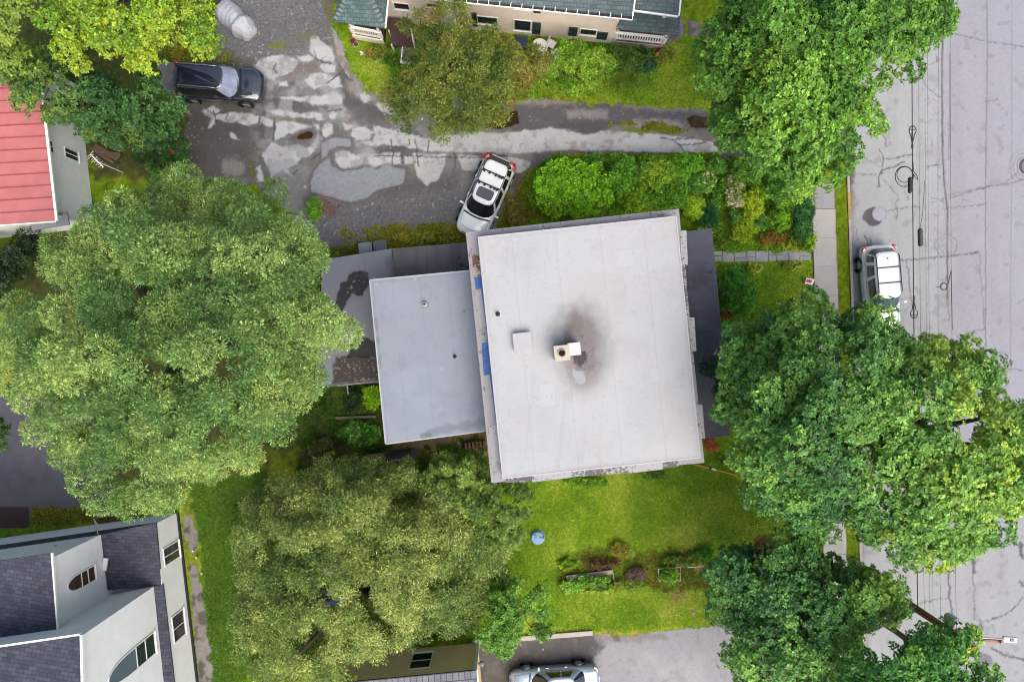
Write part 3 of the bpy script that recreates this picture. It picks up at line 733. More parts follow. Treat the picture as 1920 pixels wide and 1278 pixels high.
# roof: deck with a fine membrane sheet on it
def along(a, b, t): return a + (b - a) * t
STAIN = [(1080,575),(1100,572),(1122,600),(1134,640),(1132,680),(1118,715),(1095,730),(1075,722),(1060,690),(1050,650),(1050,610),(1062,585)]
def roof_col(X, Y):
    n1 = fbm(X, Y, 110, 41, 4); n2 = fbm(X, Y, 14, 42, 4); n3 = fbm(X, Y, 3, 43, 2)
    c = np.broadcast_to(alb(219, 219, 221), X.shape + (3,)).copy()
    c = mixc(c, sm(.45, .68, n1) * .6, alb(212, 216, 221)); c = mixc(c, sm(.5, .72, fbm(X, Y, 60, 44, 3)) * .5, alb(213, 211, 212))
    # welded seams, one every 83 px
    u = X - (Y - 650) * .1
    for s in (980, 1063, 1146, 1229):
        c = mixc(c, sm(1.2, .3, np.abs(u - s)) * .38, alb(180, 178, 182)); c = mixc(c, sm(7, 2, np.abs(u - s - 4)) * .10, alb(232, 230, 232))
    d = sdf_box(X, Y, STAIN, 70) + (n2 - .5) * 20
    c = mixc(c, sm(-34, 16, d) * .62, alb(150, 140, 138)); c = mixc(c, sm(2, 20, d) * (1 - sm(690, 715, Y)) * .6, alb(128, 116, 114))
    c = mixc(c, sm(12, 3, np.abs(np.hypot((X - 1094) * 1.15, (Y - 660) * .72) - 40) + (n2 - .5) * 20) * .22 * sm(600, 640, Y), alb(140, 126, 124))
    for x_, y_, r_ in ((985, 480, 42), (1190, 560, 55), (1230, 770, 60), (1000, 800, 50), (1130, 470, 36)):
        dd = np.hypot(X - x_, (Y - y_) * 1.3) + (fbm(X, Y, 55, 147, 3) - .5) * 90 + (n2 - .5) * 10 - r_
        c = mixc(c, sm(5, 0, np.abs(dd)) * .09, alb(176, 172, 170)); c = mixc(c, sm(4, -14, dd) * .10, alb(200, 196, 194))
    t = sm(-6, 6, sdf_box(X, Y, [(1062,585),(1080,580),(1092,600),(1090,640),(1070,648),(1055,640)], 40) + (n2 - .5) * 10); c = mixc(c, t * .4, alb(140, 124, 120))
    t = sm(-1.5, 1.5, sdf_box(X, Y, [(1073,666),(1098,658),(1100,672),(1094,682),(1088,688),(1077,683)], 20) + (n2 - .5) * 7); c = mixc(c, t * .95, alb(84, 72, 74))
    t = sm(-1.5, 1.5, sdf_box(X, Y, [(1074,688),(1080,696),(1096,696),(1097,714),(1090,720),(1080,716),(1074,700)], 20) + (n2 - .5) * 6); c = mixc(c, t * .7, alb(206, 207, 212))
    sp = fbm(X, Y, 3.4, 45, 2); near = sm(-2, 14, sdf_box(X, Y, [(1085,615),(1105,620),(1116,650),(1118,690),(1095,705),(1075,690),(1085,660)], 30))
    c = mixc(c, sm(.66, .74, sp) * near * .75, alb(96, 84, 86))
    for q_ in ([(1150,470),(1186,466),(1190,500),(1154,504)], [(1010,720),(1040,717),(1043,760),(1013,763)], [(1215,690),(1236,688),(1240,716),(1219,718)], [(930,520),(952,518),(955,536),(933,538)]):
        s_ = sdf_box(X, Y, q_, 10); c = mixc(c, sm(-.6, .6, s_) * .35, alb(230, 229, 230)); c = mixc(c, sm(1.2, .2, np.abs(s_)) * .22, alb(176, 174, 176))
    stk = vnoise((X - Y * -.1) / 9, Y / 120, 48); c = mixc(c, sm(.7, .95, stk) * sm(.4, .7, n1) * .22, alb(190, 187, 186))
    c = mixc(c, sm(.66, .78, fbm(X, Y, 5, 49, 3)) * .22, alb(178, 175, 172))
    e = sdf(X, Y, [(897,445),(1267.5,406),(1313,857),(943,896)])
    c = mixc(c, sm(10, 2, e + (n2 - .5) * 8) * .25, alb(190, 188, 190))
    t = sm(-3, 4, sdf_box(X, Y, [(1060,880),(1140,868),(1142,872),(1060,886)], 20) + (n2 - .5) * 10); c = mixc(c, t * .4, alb(160, 158, 160))
    c = mixc(c, sm(.74, .8, fbm(X, Y, 22, 46, 2)) * .15, alb(196, 194, 196))
    return c * (1 + (n3 - .5)[..., None] * .04), np.zeros(X.shape)
M_MEMB = mat_attr('roof_membrane', .75, .3, 30, .025, .05)
dk = MB().prism(RO, ZC + .004, ZR - .006).build('roof', mat('roof_edge', (206, 204, 208), .7, var=.06), house, bevel=.02)
rp = [(897,445),(1267.5,406),(1313,857),(943,896)]
sheet('membrane', np.arange(890, 1320, 1.2), np.arange(400, 902, 1.2), ZR, roof_col, M_MEMB, lambda X, Y: inside(X, Y, rp), parent=dk)
# raised roof edge trim
tr = MB()
for i in range(4): tr.beam(RO[i] + Vector((0, 0, -.02)), RO[(i + 1) % 4] + Vector((0, 0, -.02)), .07, .07)
tr.build('edge_trim', mat('edge_trim_metal', (216, 214, 217), .5, var=.05), dk, bevel=.01)
co = MB().prism(CO, ZC - .22, ZC).build('cornice', M_LEDGE, house, bevel=.02)
MB().prism([ctr + (p - ctr) * .965 for p in [Vector((q.x, q.y, ctr.z)) for q in CO]], ZC - .5, ZC - .222).build('frieze', mat('frieze', (214, 208, 200), .7), house)
def ledge(name, pts, m, z=ZC, t=.02, z0=None):
    return MB().prism([P(*p, z) for p in pts], (z - t) if z0 is None else z0, z).build(name, m, house, bevel=.006)
M_BLUE = mat('blue_sealant', (60, 116, 196), .7, var=.45, scale=4, bump=.6, bscale=14)
M_RUST = mat_peel('rusted_tin', (206, 196, 190), (132, 84, 60), .50, 8)
ledge('blue_patch', [(889,520),(902,518),(905,540),(892,543)], M_BLUE, ZC + .012, .01)
ledge('blue_patch', [(903,643),(914,641),(921,701),(907,704)], M_BLUE, ZC + .012, .01)
ledge('blue_strip', [(894.5,447),(897.5,447),(902,482),(899,482)], M_BLUE, ZC + .009, .008)
ledge('blue_strip', [(902.5,541),(905.5,541),(919,642),(915,642)], M_BLUE, ZC + .009, .008)
ledge('blue_strip', [(918.5,702),(922.5,702),(935,800),(931,800)], M_BLUE, ZC + .009, .008)
ledge('blue_strip', [(937.5,866),(940,866),(943,892),(940,890)], M_BLUE, ZC + .009, .008)
ledge('rusted_patch', [(884,478),(898,477),(902,517),(888,519)], M_RUST, ZC + .008, .007)
ledge('ledge_sheet', [(916,798),(934,797),(939,868),(922,871)], M_LEDGE2, ZC + .012, .01)
ledge('ledge_sheet', [(891,545),(904,544),(913,612),(899,614)], mat('pale_ledge', (200, 195, 196), .8, var=.08), ZC + .007, .006)
ledge('ledge_sheet', [(908,708),(921,706),(931,794),(916,797)], mat('pale_ledge', (188, 186, 192), .8, var=.10), ZC + .007, .006)
ledge('cyan_patch', [(1010,420.5),(1014,420),(1015,431),(1011,431.5)], mat('cyan_sealant', (176, 214, 220), .7), ZC + .008, .007)
for pts in ([(950,893),(998,887),(998,902),(946,905)], [(1071,879),(1178,867),(1178,886),(1071,894)], [(1243,861),(1270,859),(1272,874),(1243,878)]):
    ledge('flaking_ledge', pts, M_PEELW, ZC + .012, .01)
# stepped-out window hoods carried by brackets under the ledge
for pts in ([(997,885),(1070,876),(1071,895),(998,903.5)], [(1178,865),(1242,857),(1243,879.5),(1178,887)]):
    ledge('cornice_hood', pts, M_LEDGE2, ZC + .03, z0=ZC - .16)
ledge('rusted_patch', [(1183,870),(1192,869),(1193,878),(1184,880)], M_RUST, ZC + .036, .005)
for pts in ([(1275,432),(1287,432),(1290,496),(1278,496)], [(1291,595),(1302,595),(1306,658),(1296,658)], [(1304,758),(1317,758),(1322,821),(1311,821)]):
    ledge('cornice_hood', pts, M_LEDGE2, ZC + .03, z0=ZC - .16)
ledge('flaking_ledge', [(1279,498),(1285.5,498),(1292,594),(1286,594)], M_PEELW, ZC + .008, .007)
for i in range(4):                                             # cornice brackets on the wall, seen from a step aside
    a, b = WA[i], WA[(i + 1) % 4]; n = (b - a).cross(Vector((0, 0, 1))).normalized()
    if n.dot(a - ctr) < 0: n = -n
    for k in range(1, 8):
        q = along(a, b, k / 8); q = Vector((q.x, q.y, 0)) + n * .14
        MB().prism([q + Vector(v) for v in ((-.06, -.06, 0), (.06, -.06, 0), (.06, .06, 0), (-.06, .06, 0))], ZC - .75, ZC - .505).build('bracket', M_SASH, house)
for i, sp in ((1, (1.4, 4.0, 6.6, 8.6)), (2, (1.6, 4.2, 6.4)), (0, (1.6, 4.2, 6.6))):
    a, b = WA[i], WA[(i + 1) % 4]; n = (b - a).cross(Vector((0, 0, 1)))
    if n.dot(a - ctr) < 0: n = -n
    for s in sp:
        window(house, a, b, None, None, rows=2, out=n, zz=(s, s + .95, 5.0, 6.7))
        if i != 1: window(house, a, b, None, None, rows=2, out=n, zz=(s, s + .95, 1.4, 3.1))
# chimney, hatch, pipes on the roof
M_CHIM = mat('chimney_render', (232, 222, 204), .85, var=.08, scale=5, bump=.2)
ang = math.atan2(RO[1].y - RO[0].y, RO[1].x - RO[0].x)
zc = 9.75
c1, c2 = P(1053.5, 661.5, zc), P(1077, 654, zc)
chm = MB()
chm.box((c1.x, c1.y, (ZR + zc) / 2), (.60, .60, zc - ZR), ang); chm.box((c1.x, c1.y, zc - .03), (.66, .66, .10), ang)
ch = chm.build('chimney', M_CHIM, house, bevel=.02)
MB().lathe((c1.x, c1.y, zc), [(.17, .02), (.17, .10), (.135, .10), (.135, .025)], 20).build('flue', mat('clay_flue', (216, 176, 160), .9), ch)
MB().lathe((c1.x, c1.y, zc), [(.13, .022), (.13, .028)], 20).build('flue_mouth', mat('soot', (26, 18, 18), 1, var=.3), ch)
z2 = 9.55
st = MB().box((c2.x, c2.y, (ZR + z2) / 2), (.5, .5, z2 - ZR), ang).build('chimney_stack', mat('stack_render', (206, 200, 190), .85, var=.15, scale=6), house, bevel=.015)
MB().box((c2.x, c2.y, z2 + .16), (.54, .54, .05), ang).build('chimney_cap', mat('cap_metal', (240, 240, 242), .4, var=.03), st, bevel=.01)
for sx in (-1, 1):
    for sy in (-1, 1):
        v = Matrix.Rotation(ang, 3, 'Z') @ Vector((sx * .2, sy * .2, 0)); MB().box((c2.x + v.x, c2.y + v.y, z2 + .068), (.03, .03, .135), ang).build('cap_leg', M_SASH, st)
h = P(979.5, 640.5, 8.9)
hm = MB(); hm.box((h.x, h.y, ZR + .14), (.74, .74, .28), ang); hm.box((h.x, h.y, ZR + .30), (.80, .80, .05), ang)
hm.build('roof_hatch', mat('hatch_cover', (212, 210, 214), .6, var=.05), house, bevel=.015)
def pipe(root, px, py, z, r, h, m, part='vent_pipe', collar=None, mh=None):
    q = P(px, py, z + h)
    o = MB().lathe((q.x, q.y, z), [(r + .05, 0), (r + .03, .03), (r, .06), (r, h), (r * .75, h), (r * .75, h - .02)], 16).build(part, m, root, smooth=False)
    MB().lathe((q.x, q.y, z), [(r * .72, h - .022), (r * .72, h - .018)], 16).build('pipe_mouth', mh or bpy.data.materials['soot'], o)
    if collar: MB().lathe((q.x, q.y, z), [(collar, .002), (collar, .008)], 20).build('pipe_flashing', mat('flashing', (150, 154, 162), .7), o)
M_DARKPIPE = mat('black_pipe', (48, 46, 48), .6); M_PIPE = mat('pale_pipe', (222, 222, 224), .5)
pipe(house, 933, 588, ZR, .055, .3, M_DARKPIPE)
# the lower rear block
ZM = 6.1
MR = [P(693, 525, ZM), P(884, 507, ZM), P(914, 807, ZM), P(723, 832, ZM)]
MRx = [MR[0], along(MR[0], MR[1], 1.13), along(MR[3], MR[2], 1.13), MR[3]]
cm = sum((Vector(p) for p in MRx), Vector()) / 4
def shrink(pts, d):
    c = sum((Vector(p) for p in pts), Vector()) / len(pts)
    return [c + (Vector(p) - c) * (1 - d / (Vector(p) - c).length) for p in pts]
MB().prism(shrink(MRx, .35), 0, ZM - .25).build('rear_wall', M_HW, house)
def mid_col(X, Y):
    n1 = fbm(X, Y, 80, 141, 4); n2 = fbm(X, Y, 12, 142, 4); n3 = fbm(X, Y, 3, 143, 2)
    c = np.broadcast_to(alb(172, 178, 192), X.shape + (3,)).copy()
    c = mixc(c, sm(.42, .7, n1) * .6, alb(178, 186, 202)); c = mixc(c, sm(.5, .72, fbm(X, Y, 40, 144, 3)) * .4, alb(164, 172, 190))
    b = [(693,525),(884,507),(914,807),(723,832)]
    d = seg_dist(X, Y, [(806,812),(840,804),(912,792)]) + (n2 - .5) * 14
    c = mixc(c, sm(12, 3, d) * .55, alb(132, 138, 148))
    c = mixc(c, sm(7, 2, seg_dist(X, Y, [(793,817),(802,814)]) + (n2 - .5) * 10) * .6, alb(120, 124, 132))
    for x_ in (748, 800, 852): c = mixc(c, sm(1.3, .3, np.abs(X - (Y - 660) * .095 - x_)) * .28, alb(146, 154, 172))
    c = mixc(c, sm(.62, .74, fbm(X, Y, 18, 149, 3)) * .25, alb(150, 156, 170))
    for x, y, r in ((870, 583, 5), (880, 580, 3)): c = mixc(c, sm(r, r * .3, np.hypot(X - x, Y - y) + (n2 - .5) * 8) * .4, alb(110, 116, 130))
    e = np.minimum(seg_dist(X, Y, [b[0], b[3]]), seg_dist(X, Y, [b[0], b[1]]))
    c = mixc(c, sm(1.4, .5, np.abs(e - 5)) * .3, alb(140, 146, 156))
    for x, y in ((778, 522), (829, 541), (828, 691), (706, 532)): c = mixc(c, sm(4, 1, np.hypot(X - x, Y - y) + (n2 - .5) * 5) * .6, alb(206, 210, 218))
    c = mixc(c, sm(3, 1, np.abs(seg_dist(X, Y, [(703,600),(712,690)]) - 2) + (n2 - .5) * 8) * .4, alb(120, 124, 130))
    return c * (1 + (n3 - .5)[..., None] * .05), np.zeros(X.shape)
rr = MB().prism(MRx, ZM - .3, ZM - .005).build('rear_roof', mat('rear_roof_edge', (192, 196, 204), .7, var=.08), house, bevel=.015)
bm_ = [((p.x) / (CAMH - ZM) * FPX + CX, CY - p.y / (CAMH - ZM) * FPX) for p in MRx]
sheet('membrane', np.arange(688, 945, 1.3), np.arange(500, 836, 1.3), ZM, mid_col, M_MEMB, lambda X, Y: inside(X, Y, bm_), parent=rr)
tr = MB()
for i in (0, 2, 3): tr.beam(MRx[i] + Vector((0, 0, -.02)), MRx[(i + 1) % 4] + Vector((0, 0, -.02)), .06, .06)
tr.build('edge_trim', mat('rear_trim', (206, 210, 216), .5, var=.06), rr)
pipe(house, 795, 570, ZM, .07, .35, M_PIPE, collar=.19); pipe(house, 852, 668, ZM, .04, .25, M_DARKPIPE)
# low lean-to roofs on the north and west
ZL = 2.9
LO = [(606,487),(735,466),(740,545),(714,560),(728,713),(640,722),(590,726)]
def low_col(X, Y):
    n1 = fbm(X, Y, 60, 151, 4); n2 = fbm(X, Y, 12, 152, 4); n3 = fbm(X, Y, 3, 153, 2)
    c = mixc(np.broadcast_to(alb(146, 150, 160), X.shape + (3,)).copy(), sm(.4, .7, n1), alb(142, 146, 160))
    wet = np.zeros(X.shape)
    for p in ([(630,560),(640,530),(660,512),(684,505),(693,510),(693,540),(680,556),(660,550),(640,590),(620,600)], [(655,645),(668,632),(690,634),(708,645),(712,672),(650,672)]):
        t = sm(-2, 3, sdf_box(X, Y, p, 30) + (n2 - .5) * 10); c = mixc(c, t * .92, alb(66, 64, 68)); wet = np.maximum(wet, t * .8)
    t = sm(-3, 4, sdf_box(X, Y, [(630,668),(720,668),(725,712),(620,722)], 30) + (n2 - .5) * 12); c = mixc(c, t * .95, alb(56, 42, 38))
    t2 = sm(-4, 4, sdf_box(X, Y, [(722,482),(735,478),(738,505),(724,505)], 20) + (n2 - .5) * 8); c = mixc(c, t2 * .6, alb(112, 114, 124))
    lf = fbm(X, Y, 3.6, 154, 2); c = mixc(c, t * sm(.68, .76, lf) * .8, alb(168, 140, 112)); c = mixc(c, sm(-2, 8, sdf_box(X, Y, [(640,520),(690,510),(690,560),(640,560)], 20)) * sm(.74, .8, lf) * .8, alb(190, 180, 160))
    c = mixc(c, sm(1.2, .4, np.abs(X - 683 - (Y - 480) * .05)) * (1 - sm(520, 530, Y)) * .5, alb(112, 116, 128))
    c = mixc(c, sm(1.5, .5, np.abs(sdf_box(X, Y, LO, 40) - 4)) * .35, alb(120, 122, 132))
    return c * (1 + (n3 - .5)[..., None] * .08), wet
M_WETM = mat_attr('wet_membrane', .7, .5, 30, .05, .05, wet=True)
lr = MB().prism([P(*p, ZL) for p in LO], ZL - .22, ZL - .005).build('lean_to_roof', mat('lean_to_edge', (168, 170, 178), .7), house)
sheet('membrane', np.arange(585, 745, 1.3), np.arange(460, 730, 1.3), ZL, low_col, M_WETM, lambda X, Y: inside(X, Y, LO), parent=lr)
MB().prism(shrink([P(*p, ZL) for p in LO], .3), 0, ZL - .222).build('lean_to_wall', M_HW, house)
MB().beam(P(632, 722.5, ZL + .02), P(728, 713, ZL + .02), .08, .10).build('gutter', mat('grey_gutter', (150, 146, 150), .6), lr)
MB().tube([P(651, 724, ZL - .1), P(653, 744, .1)], .04, 8).build('downpipe', M_PIPE, house)
ZN = 3.15
NO = [(736,466),(884,454),(892,520),(739,536)]
def north_col(X, Y):
    n1 = fbm(X, Y, 40, 161, 4); n2 = fbm(X, Y, 9, 162, 4); n3 = fbm(X, Y, 3, 163, 2); st = vnoise(X / 5.0, Y / 60.0, 5)
    c = mixc(np.broadcast_to(alb(124, 122, 130), X.shape + (3,)).copy(), sm(.4, .7, n1), alb(108, 106, 112))
    c = mixc(c, sm(.5, .8, st) * .45 * sm(760, 800, X), alb(134, 122, 116)); c = mixc(c, sm(.35, .1, st) * .35, alb(92, 90, 96))
    for x, y, r in ((861, 484, 4), (866, 497, 6), (858, 505, 4)): c = mixc(c, sm(r, r * .3, np.hypot(X - x, Y - y) + (n2 - .5) * 9) * .8, alb(60, 58, 64))
    return c * (1 + (n3 - .5)[..., None] * .15), np.zeros(X.shape)
nr = MB().prism([P(*p, ZN) for p in NO], ZN - .3, ZN - .005).build('north_roof', mat('tar_edge', (142, 140, 146), .8), house)
sheet('felt', np.arange(732, 895, 1.3), np.arange(450, 540, 1.3), ZN, north_col, M_MEMB, lambda X, Y: inside(X, Y, NO), parent=nr)
MB().prism(shrink([P(*p, ZN) for p in NO], .3), 0, ZN - .302).build('north_wall', M_HW, house)
# east porch
ZP = 3.5
PO = [(1262,437),(1335,428),(1355,640),(1370,816),(1300,824)]
def porch_col(X, Y):
    n1 = fbm(X, Y, 40, 171, 4); n2 = fbm(X, Y, 9, 172, 4); n3 = fbm(X, Y, 3, 173, 2)
    c = mixc(np.broadcast_to(alb(108, 110, 126), X.shape + (3,)).copy(), sm(.4, .7, n1), alb(92, 94, 108))
    for y in (512, 528, 622): c = mixc(c, sm(1.5, .4, np.abs(Y - y + (X - 1310) * .08)) * .5, alb(74, 74, 86))
    c = mixc(c, sm(.6, .75, n2) * .3, alb(130, 130, 142)); c = mixc(c, sm(660, 760, Y) * .35, alb(104, 102, 108))
    for x, y in ((1318, 672), (1332, 508)): c = mixc(c, sm(4, 1, np.hypot(X - x, Y - y) + (n2 - .5) * 6) * .7, alb(62, 60, 68))
    return c * (1 + (n3 - .5)[..., None] * .12), np.zeros(X.shape)
pr = MB().prism([P(*p, ZP) for p in PO], ZP - .28, ZP - .005).build('porch_roof', mat('porch_edge', (120, 120, 130), .7), house)
sheet('felt', np.arange(1258, 1375, 1.3), np.arange(424, 830, 1.3), ZP, porch_col, M_MEMB, lambda X, Y: inside(X, Y, PO), parent=pr)
for t in (.03, .27, .5, .74, .97):
    q = along(P(1330, 432, ZP), P(1364, 812, ZP), t)
    MB().lathe((q.x - .15, q.y, 0), [(.11, 0), (.11, .9), (.07, 1.0), (.09, 2.9), (.12, 3.0), (.12, ZP - .285)], 12).build('porch_post', M_SASH, house)
pf = [P(1300, 446, .4), P(1327, 440, .4), P(1357, 800, .4), P(1322, 806, .4)]
MB().prism(pf, 0, .4).build('porch_floor', mat_lines('porch_boards', (150, 146, 146), .12, 'X', .3), house)

# ---------------------------------------------------------------- north house (peach siding)
A0, B0 = P(700, 37, 0), P(1146, 83, 0)
nh = thing('peach_house', 'peach clapboard house with grey green shingle roof, white railed balcony and dark green shutters', 'house', (P(930, 66).x, P(930, 66).y, 0))
M_PEACH = mat_lines('peach_clapboard', (330, 306, 286), .14, 'Z', .14, .1, .75)
M_SHING = mat_brick('green_grey_shingle', (126, 142, 146), (104, 122, 128), (84, 98, 102), .32, .17, rot=R(4), msize=.012)
M_SHING2 = mat_brick('teal_shingle', (120, 146, 146), (98, 124, 126), (78, 100, 104), .30, .17, rot=R(4), msize=.014)
u = (B0 - A0).normalized(); nrm = Vector((u.y, -u.x, 0)); back = -nrm
ZE = 5.0
W0, W1 = A0 + u * .2, B0
MB().prism([W0, W1, W1 + back * 9, W0 + back * 9], 0, ZE - .02).build('wall', M_PEACH, nh)
E0, E1 = W0 - u * .1 - back * .5, P(1186, 31, ZE); E0.z = ZE
E1 = Vector((E1.x, E1.y, ZE)); e0 = Vector((E0.x, E0.y, ZE))
rdg = back * 4.9 + Vector((0, 0, 2.3))
M_TRIM = mat('white_trim', (318, 314, 308), .5, var=.04)
rf = MB().slab([e0, E1, E1 + rdg, e0 + rdg], .14).slab([e0 + rdg, E1 + rdg, E1 + back * 9.8, e0 + back * 9.8], .14).build('roof', M_SHING, nh)
gt = MB(); gt.beam(e0 - back * .17 + Vector((0, 0, -.02)), E1 - back * .17 + Vector((0, 0, -.02)), .045, .08)
for k in range(26): q = along(e0, E1, k / 25.0); gt.beam(q - back * .18 + Vector((0, 0, .025)), q + back * .05 + Vector((0, 0, .045)), .03, .02)
gt.build('gutter', M_TRIM, rf)
MB().beam(e0 - back * .075 + Vector((0, 0, -.10)), E1 - back * .075 + Vector((0, 0, -.10)), .14, .04).build('gap_shade', mat('dark_gap_shade', (70, 64, 62), .8), rf)  # dark strip painting the shade in the gap behind the gutter
MB().beam(E1 + Vector((0, 0, .02)), E1 + rdg + Vector((0, 0, .02)), .07, .08).build('verge_board', M_TRIM, rf)
M_SHUT = mat('green_shutter', (48, 76, 72), .6, var=.15)
def shutter(p1, p2):
    q1, q2 = on_wall(*p1, A0, B0), on_wall(*p2, A0, B0)
    s0, s1 = sorted(((q1 - A0).dot(u), (q2 - A0).dot(u))); z0, z1 = sorted((q1.z, q2.z))
    c = A0 + u * (s0 + s1) / 2 + nrm * .035; M = Matrix((u, nrm, Vector((0, 0, 1)))).transposed()
    m = MB().box((c.x, c.y, (z0 + z1) / 2), (s1 - s0, .05, z1 - z0), M=M)
    for z in (z0 + .04, (z0 + z1) / 2, z1 - .04): m.box((c.x + nrm.x * .03, c.y + nrm.y * .03, z), (s1 - s0 - .02, .03, .07), M=M)
    m.build('shutter', M_SHUT, nh)
for p1, p2 in (((965, 37), (994, 58)), ((967, 5), (995, 18)), ((902, 0), (930, 9)), ((800, 6), (848, 16)), ((738, 5), (768, 18)), ((1090, 54), (1116, 66)), ((895, 30), (932, 46))):
    window(nh, A0, B0, p1, p2, M_TRIM, mat('dark_pane', (52, 58, 64), .12, var=.3, scale=1.5) if 'dark_pane' not in bpy.data.materials else bpy.data.materials['dark_pane'], rows=1)
for p1, p2 in (((999, 41), (1013, 63)), ((1001, 11), (1014, 23)), ((1068, 50), (1081, 66)), ((1121, 59), (1137, 73)), ((884, 23), (896, 48))): shutter(p1, p2)
for p1, p2 in (((1073, 21), (1088, 26)), ((1131, 29), (1146, 34))):
    window(nh, A0, B0, p1, p2, M_TRIM, sill=False, part='attic_vent')
# two-storey porch at the east end
X0 = W1 + u * .01
def rail(root, a, b, z, m, n=18, h=.85, solid=False):
    mb = MB(); a = Vector((a.x, a.y, z)); b = Vector((b.x, b.y, z)); up = Vector((0, 0, h))
    mb.beam(a + up, b + up, .14, .07); mb.beam(a + Vector((0, 0, .12)), b + Vector((0, 0, .12)), .08, .08)
    for k in range(n + 1):
        q = along(a, b, k / n); mb.beam(q + Vector((0, 0, .16)), q + up * .96, .06, .06)
    return mb.build('railing', m, root)
c0, c1_ = X0, X0 + u * 2.75
pa = [c0, c1_, c1_ + back * 5, c0 + back * 5]
MB().prism(pa, .45, .62).build('porch_floor', mat_lines('porch_deck', (150, 112, 106), .12, 'X', .2), nh)
sk = MB(); sk.beam(c0 + nrm * .03 + Vector((0, 0, .3)), c1_ + nrm * .03 + Vector((0, 0, .3)), .05, .52); sk.beam(c1_ + u * .03 + Vector((0, 0, .3)), c1_ + u * .03 + back * 5 + Vector((0, 0, .3)), .05, .52)
sk.build('porch_skirt', mat('porch_skirt', (228, 220, 214), .6), nh)
window(nh, c0, c1_, None, None, M_TRIM, mat('dark_lattice', (60, 70, 76), .6), out=nrm, zz=(.9, 2.3, .12, .4), sill=False, part='lattice')
rail(nh, c0 + nrm * -.06, c1_ + nrm * -.06, .63, M_TRIM, 20); rail(nh, c1_ - u * .08, c1_ - u * .08 + back * 4, .63, M_TRIM, 20)
for q in (c0 + u * .12, c1_ - u * .12):
    MB().lathe((q.x + back.x * .12, q.y + back.y * .12, .62), [(.11, 0), (.11, .5), (.08, .6), (.08, 1.8), (.11, 1.9), (.11, 2.2)], 12).build('porch_post', M_TRIM, nh)
zs0, zs1 = 2.85, 3.25                                        # porch roof skirt and the bay above it
s1_, s2_ = c0 - nrm * -.35, c1_ + u * .35 + nrm * .35
s1_ = c0 + nrm * .30; s2_ = c1_ + u * .35 + nrm * .30
i1, i2 = c0 - nrm * .45, c1_ - u * .55 - nrm * .45
V = lambda p, z: Vector((p.x, p.y, z))
MB().slab([V(s1_, zs0), V(s2_, zs0), V(i2, zs1), V(i1, zs1)], .1).slab([V(s2_, zs0), V(s2_ + back * 5.5, zs0), V(i2 + back * 4.7, zs1), V(i2, zs1)], .1).build('porch_roof', M_SHING, nh)
MB().prism([i1, i2, i2 + back * 4.6, i1 + back * 4.6], zs1 - .3, ZE - .03).build('balcony_wall', mat('peach_panel', (320, 302, 286), .7), nh)
rail(nh, i1 + nrm * .05, i2 + nrm * .05, 3.55, M_TRIM, 16, .8)
MB().lathe((i2.x, i2.y, 3.2), [(.12, 0), (.12, .4), (.08, .5), (.08, 1.3), (.12, 1.4), (.12, 1.75)], 12).build('balcony_post', M_TRIM, nh)
f0, f1 = V(P(1183, 18, ZE - .1), ZE - .1), V(P(1271, 30, ZE - .1), ZE - .1)
br2 = MB().slab([f0, f1, f1 + back * 3.6 - u * 1.9 + Vector((0, 0, 1.1)), f0 + back * 3.6 + Vector((0, 0, 1.1))], .12)
br2.slab([f1, f1 + back * 6, f1 + back * 4.4 - u * 1.9 + Vector((0, 0, 1.1)), f1 + back * 3.6 - u * 1.9 + Vector((0, 0, 1.1))], .12).build('balcony_roof', M_SHING, nh)
MB().beam(f0 + nrm * .05, f1 + nrm * .05, .08, .1).beam(f1 + u * .05, f1 + u * .05 + back * 5, .08, .1).build('balcony_gutter', M_TRIM, nh)
# west porch with hipped roof, brown deck and steps
zt = 3.1
g0, g1 = P(628, 40, zt), P(721, 53, zt)
gb0, gb1 = g0 + back * 4.2, g1 + back * 4.2
g_ap = (g0 + g1 + gb0 + gb1) / 4 + Vector((0, 0, 1.15))
hp = MB(); k_ = Vector((0, 0, -.1))
hp.add([g0, g1, gb1, gb0, g_ap, g0 + k_, g1 + k_, gb1 + k_, gb0 + k_], [(0, 1, 4), (1, 2, 4), (2, 3, 4), (3, 0, 4), (0, 5, 6, 1), (1, 6, 7, 2), (2, 7, 8, 3), (3, 8, 5, 0), (5, 8, 7, 6)])
hr = hp.build('west_porch_roof', M_SHING2, nh)
hc = MB()
for q in (g0, g1):
    for k in range(11):
        t = .06 + k * .083; p_ = along(q, g_ap, t); hc.box(p_ + Vector((0, 0, .03)), (.24, .15, .035), math.atan2(g_ap.y - q.y, g_ap.x - q.x) + PI / 2)
hc.build('hip_caps', mat('hip_cap', (150, 166, 166), .9, var=.25, scale=5), hr)
MB().beam(g1 + u * .05, gb1 + u * .05, .08, .1).build('gutter', M_TRIM, hr)
h0, h1 = P(664, 72, 0), P(722, 83, 0)
MB().prism([h0, h1, h1 + back * 3, h0 + back * 3], .05, .62).build('west_porch_floor', mat('dark_porch_floor', (92, 62, 58), .8), nh)
MB().beam(V(h0, .33) + nrm * .03, V(h1, .33) + nrm * .03, .05, .6).build('west_porch_skirt', M_PEACH, nh)
window(nh, h0, h1, None, None, M_TRIM, mat('dark_lattice', (60, 70, 76), .6), out=nrm, zz=(.3, 1.4, .14, .44), sill=False, part='lattice')
rail(nh, h0 - nrm * .06, h1 - nrm * .06, .63, M_TRIM, 14)
rail(nh, h0 + u * .06, h0 + u * .06 + back * 2.5, .63, M_TRIM, 14)
MB().prism([h0 + back * 1.2, h1 + back * 1.2, h1 + back * 3, h0 + back * 3], .63, zt - .15).build('west_porch_wall', mat('dark_red_wall', (110, 62, 56), .8), nh)
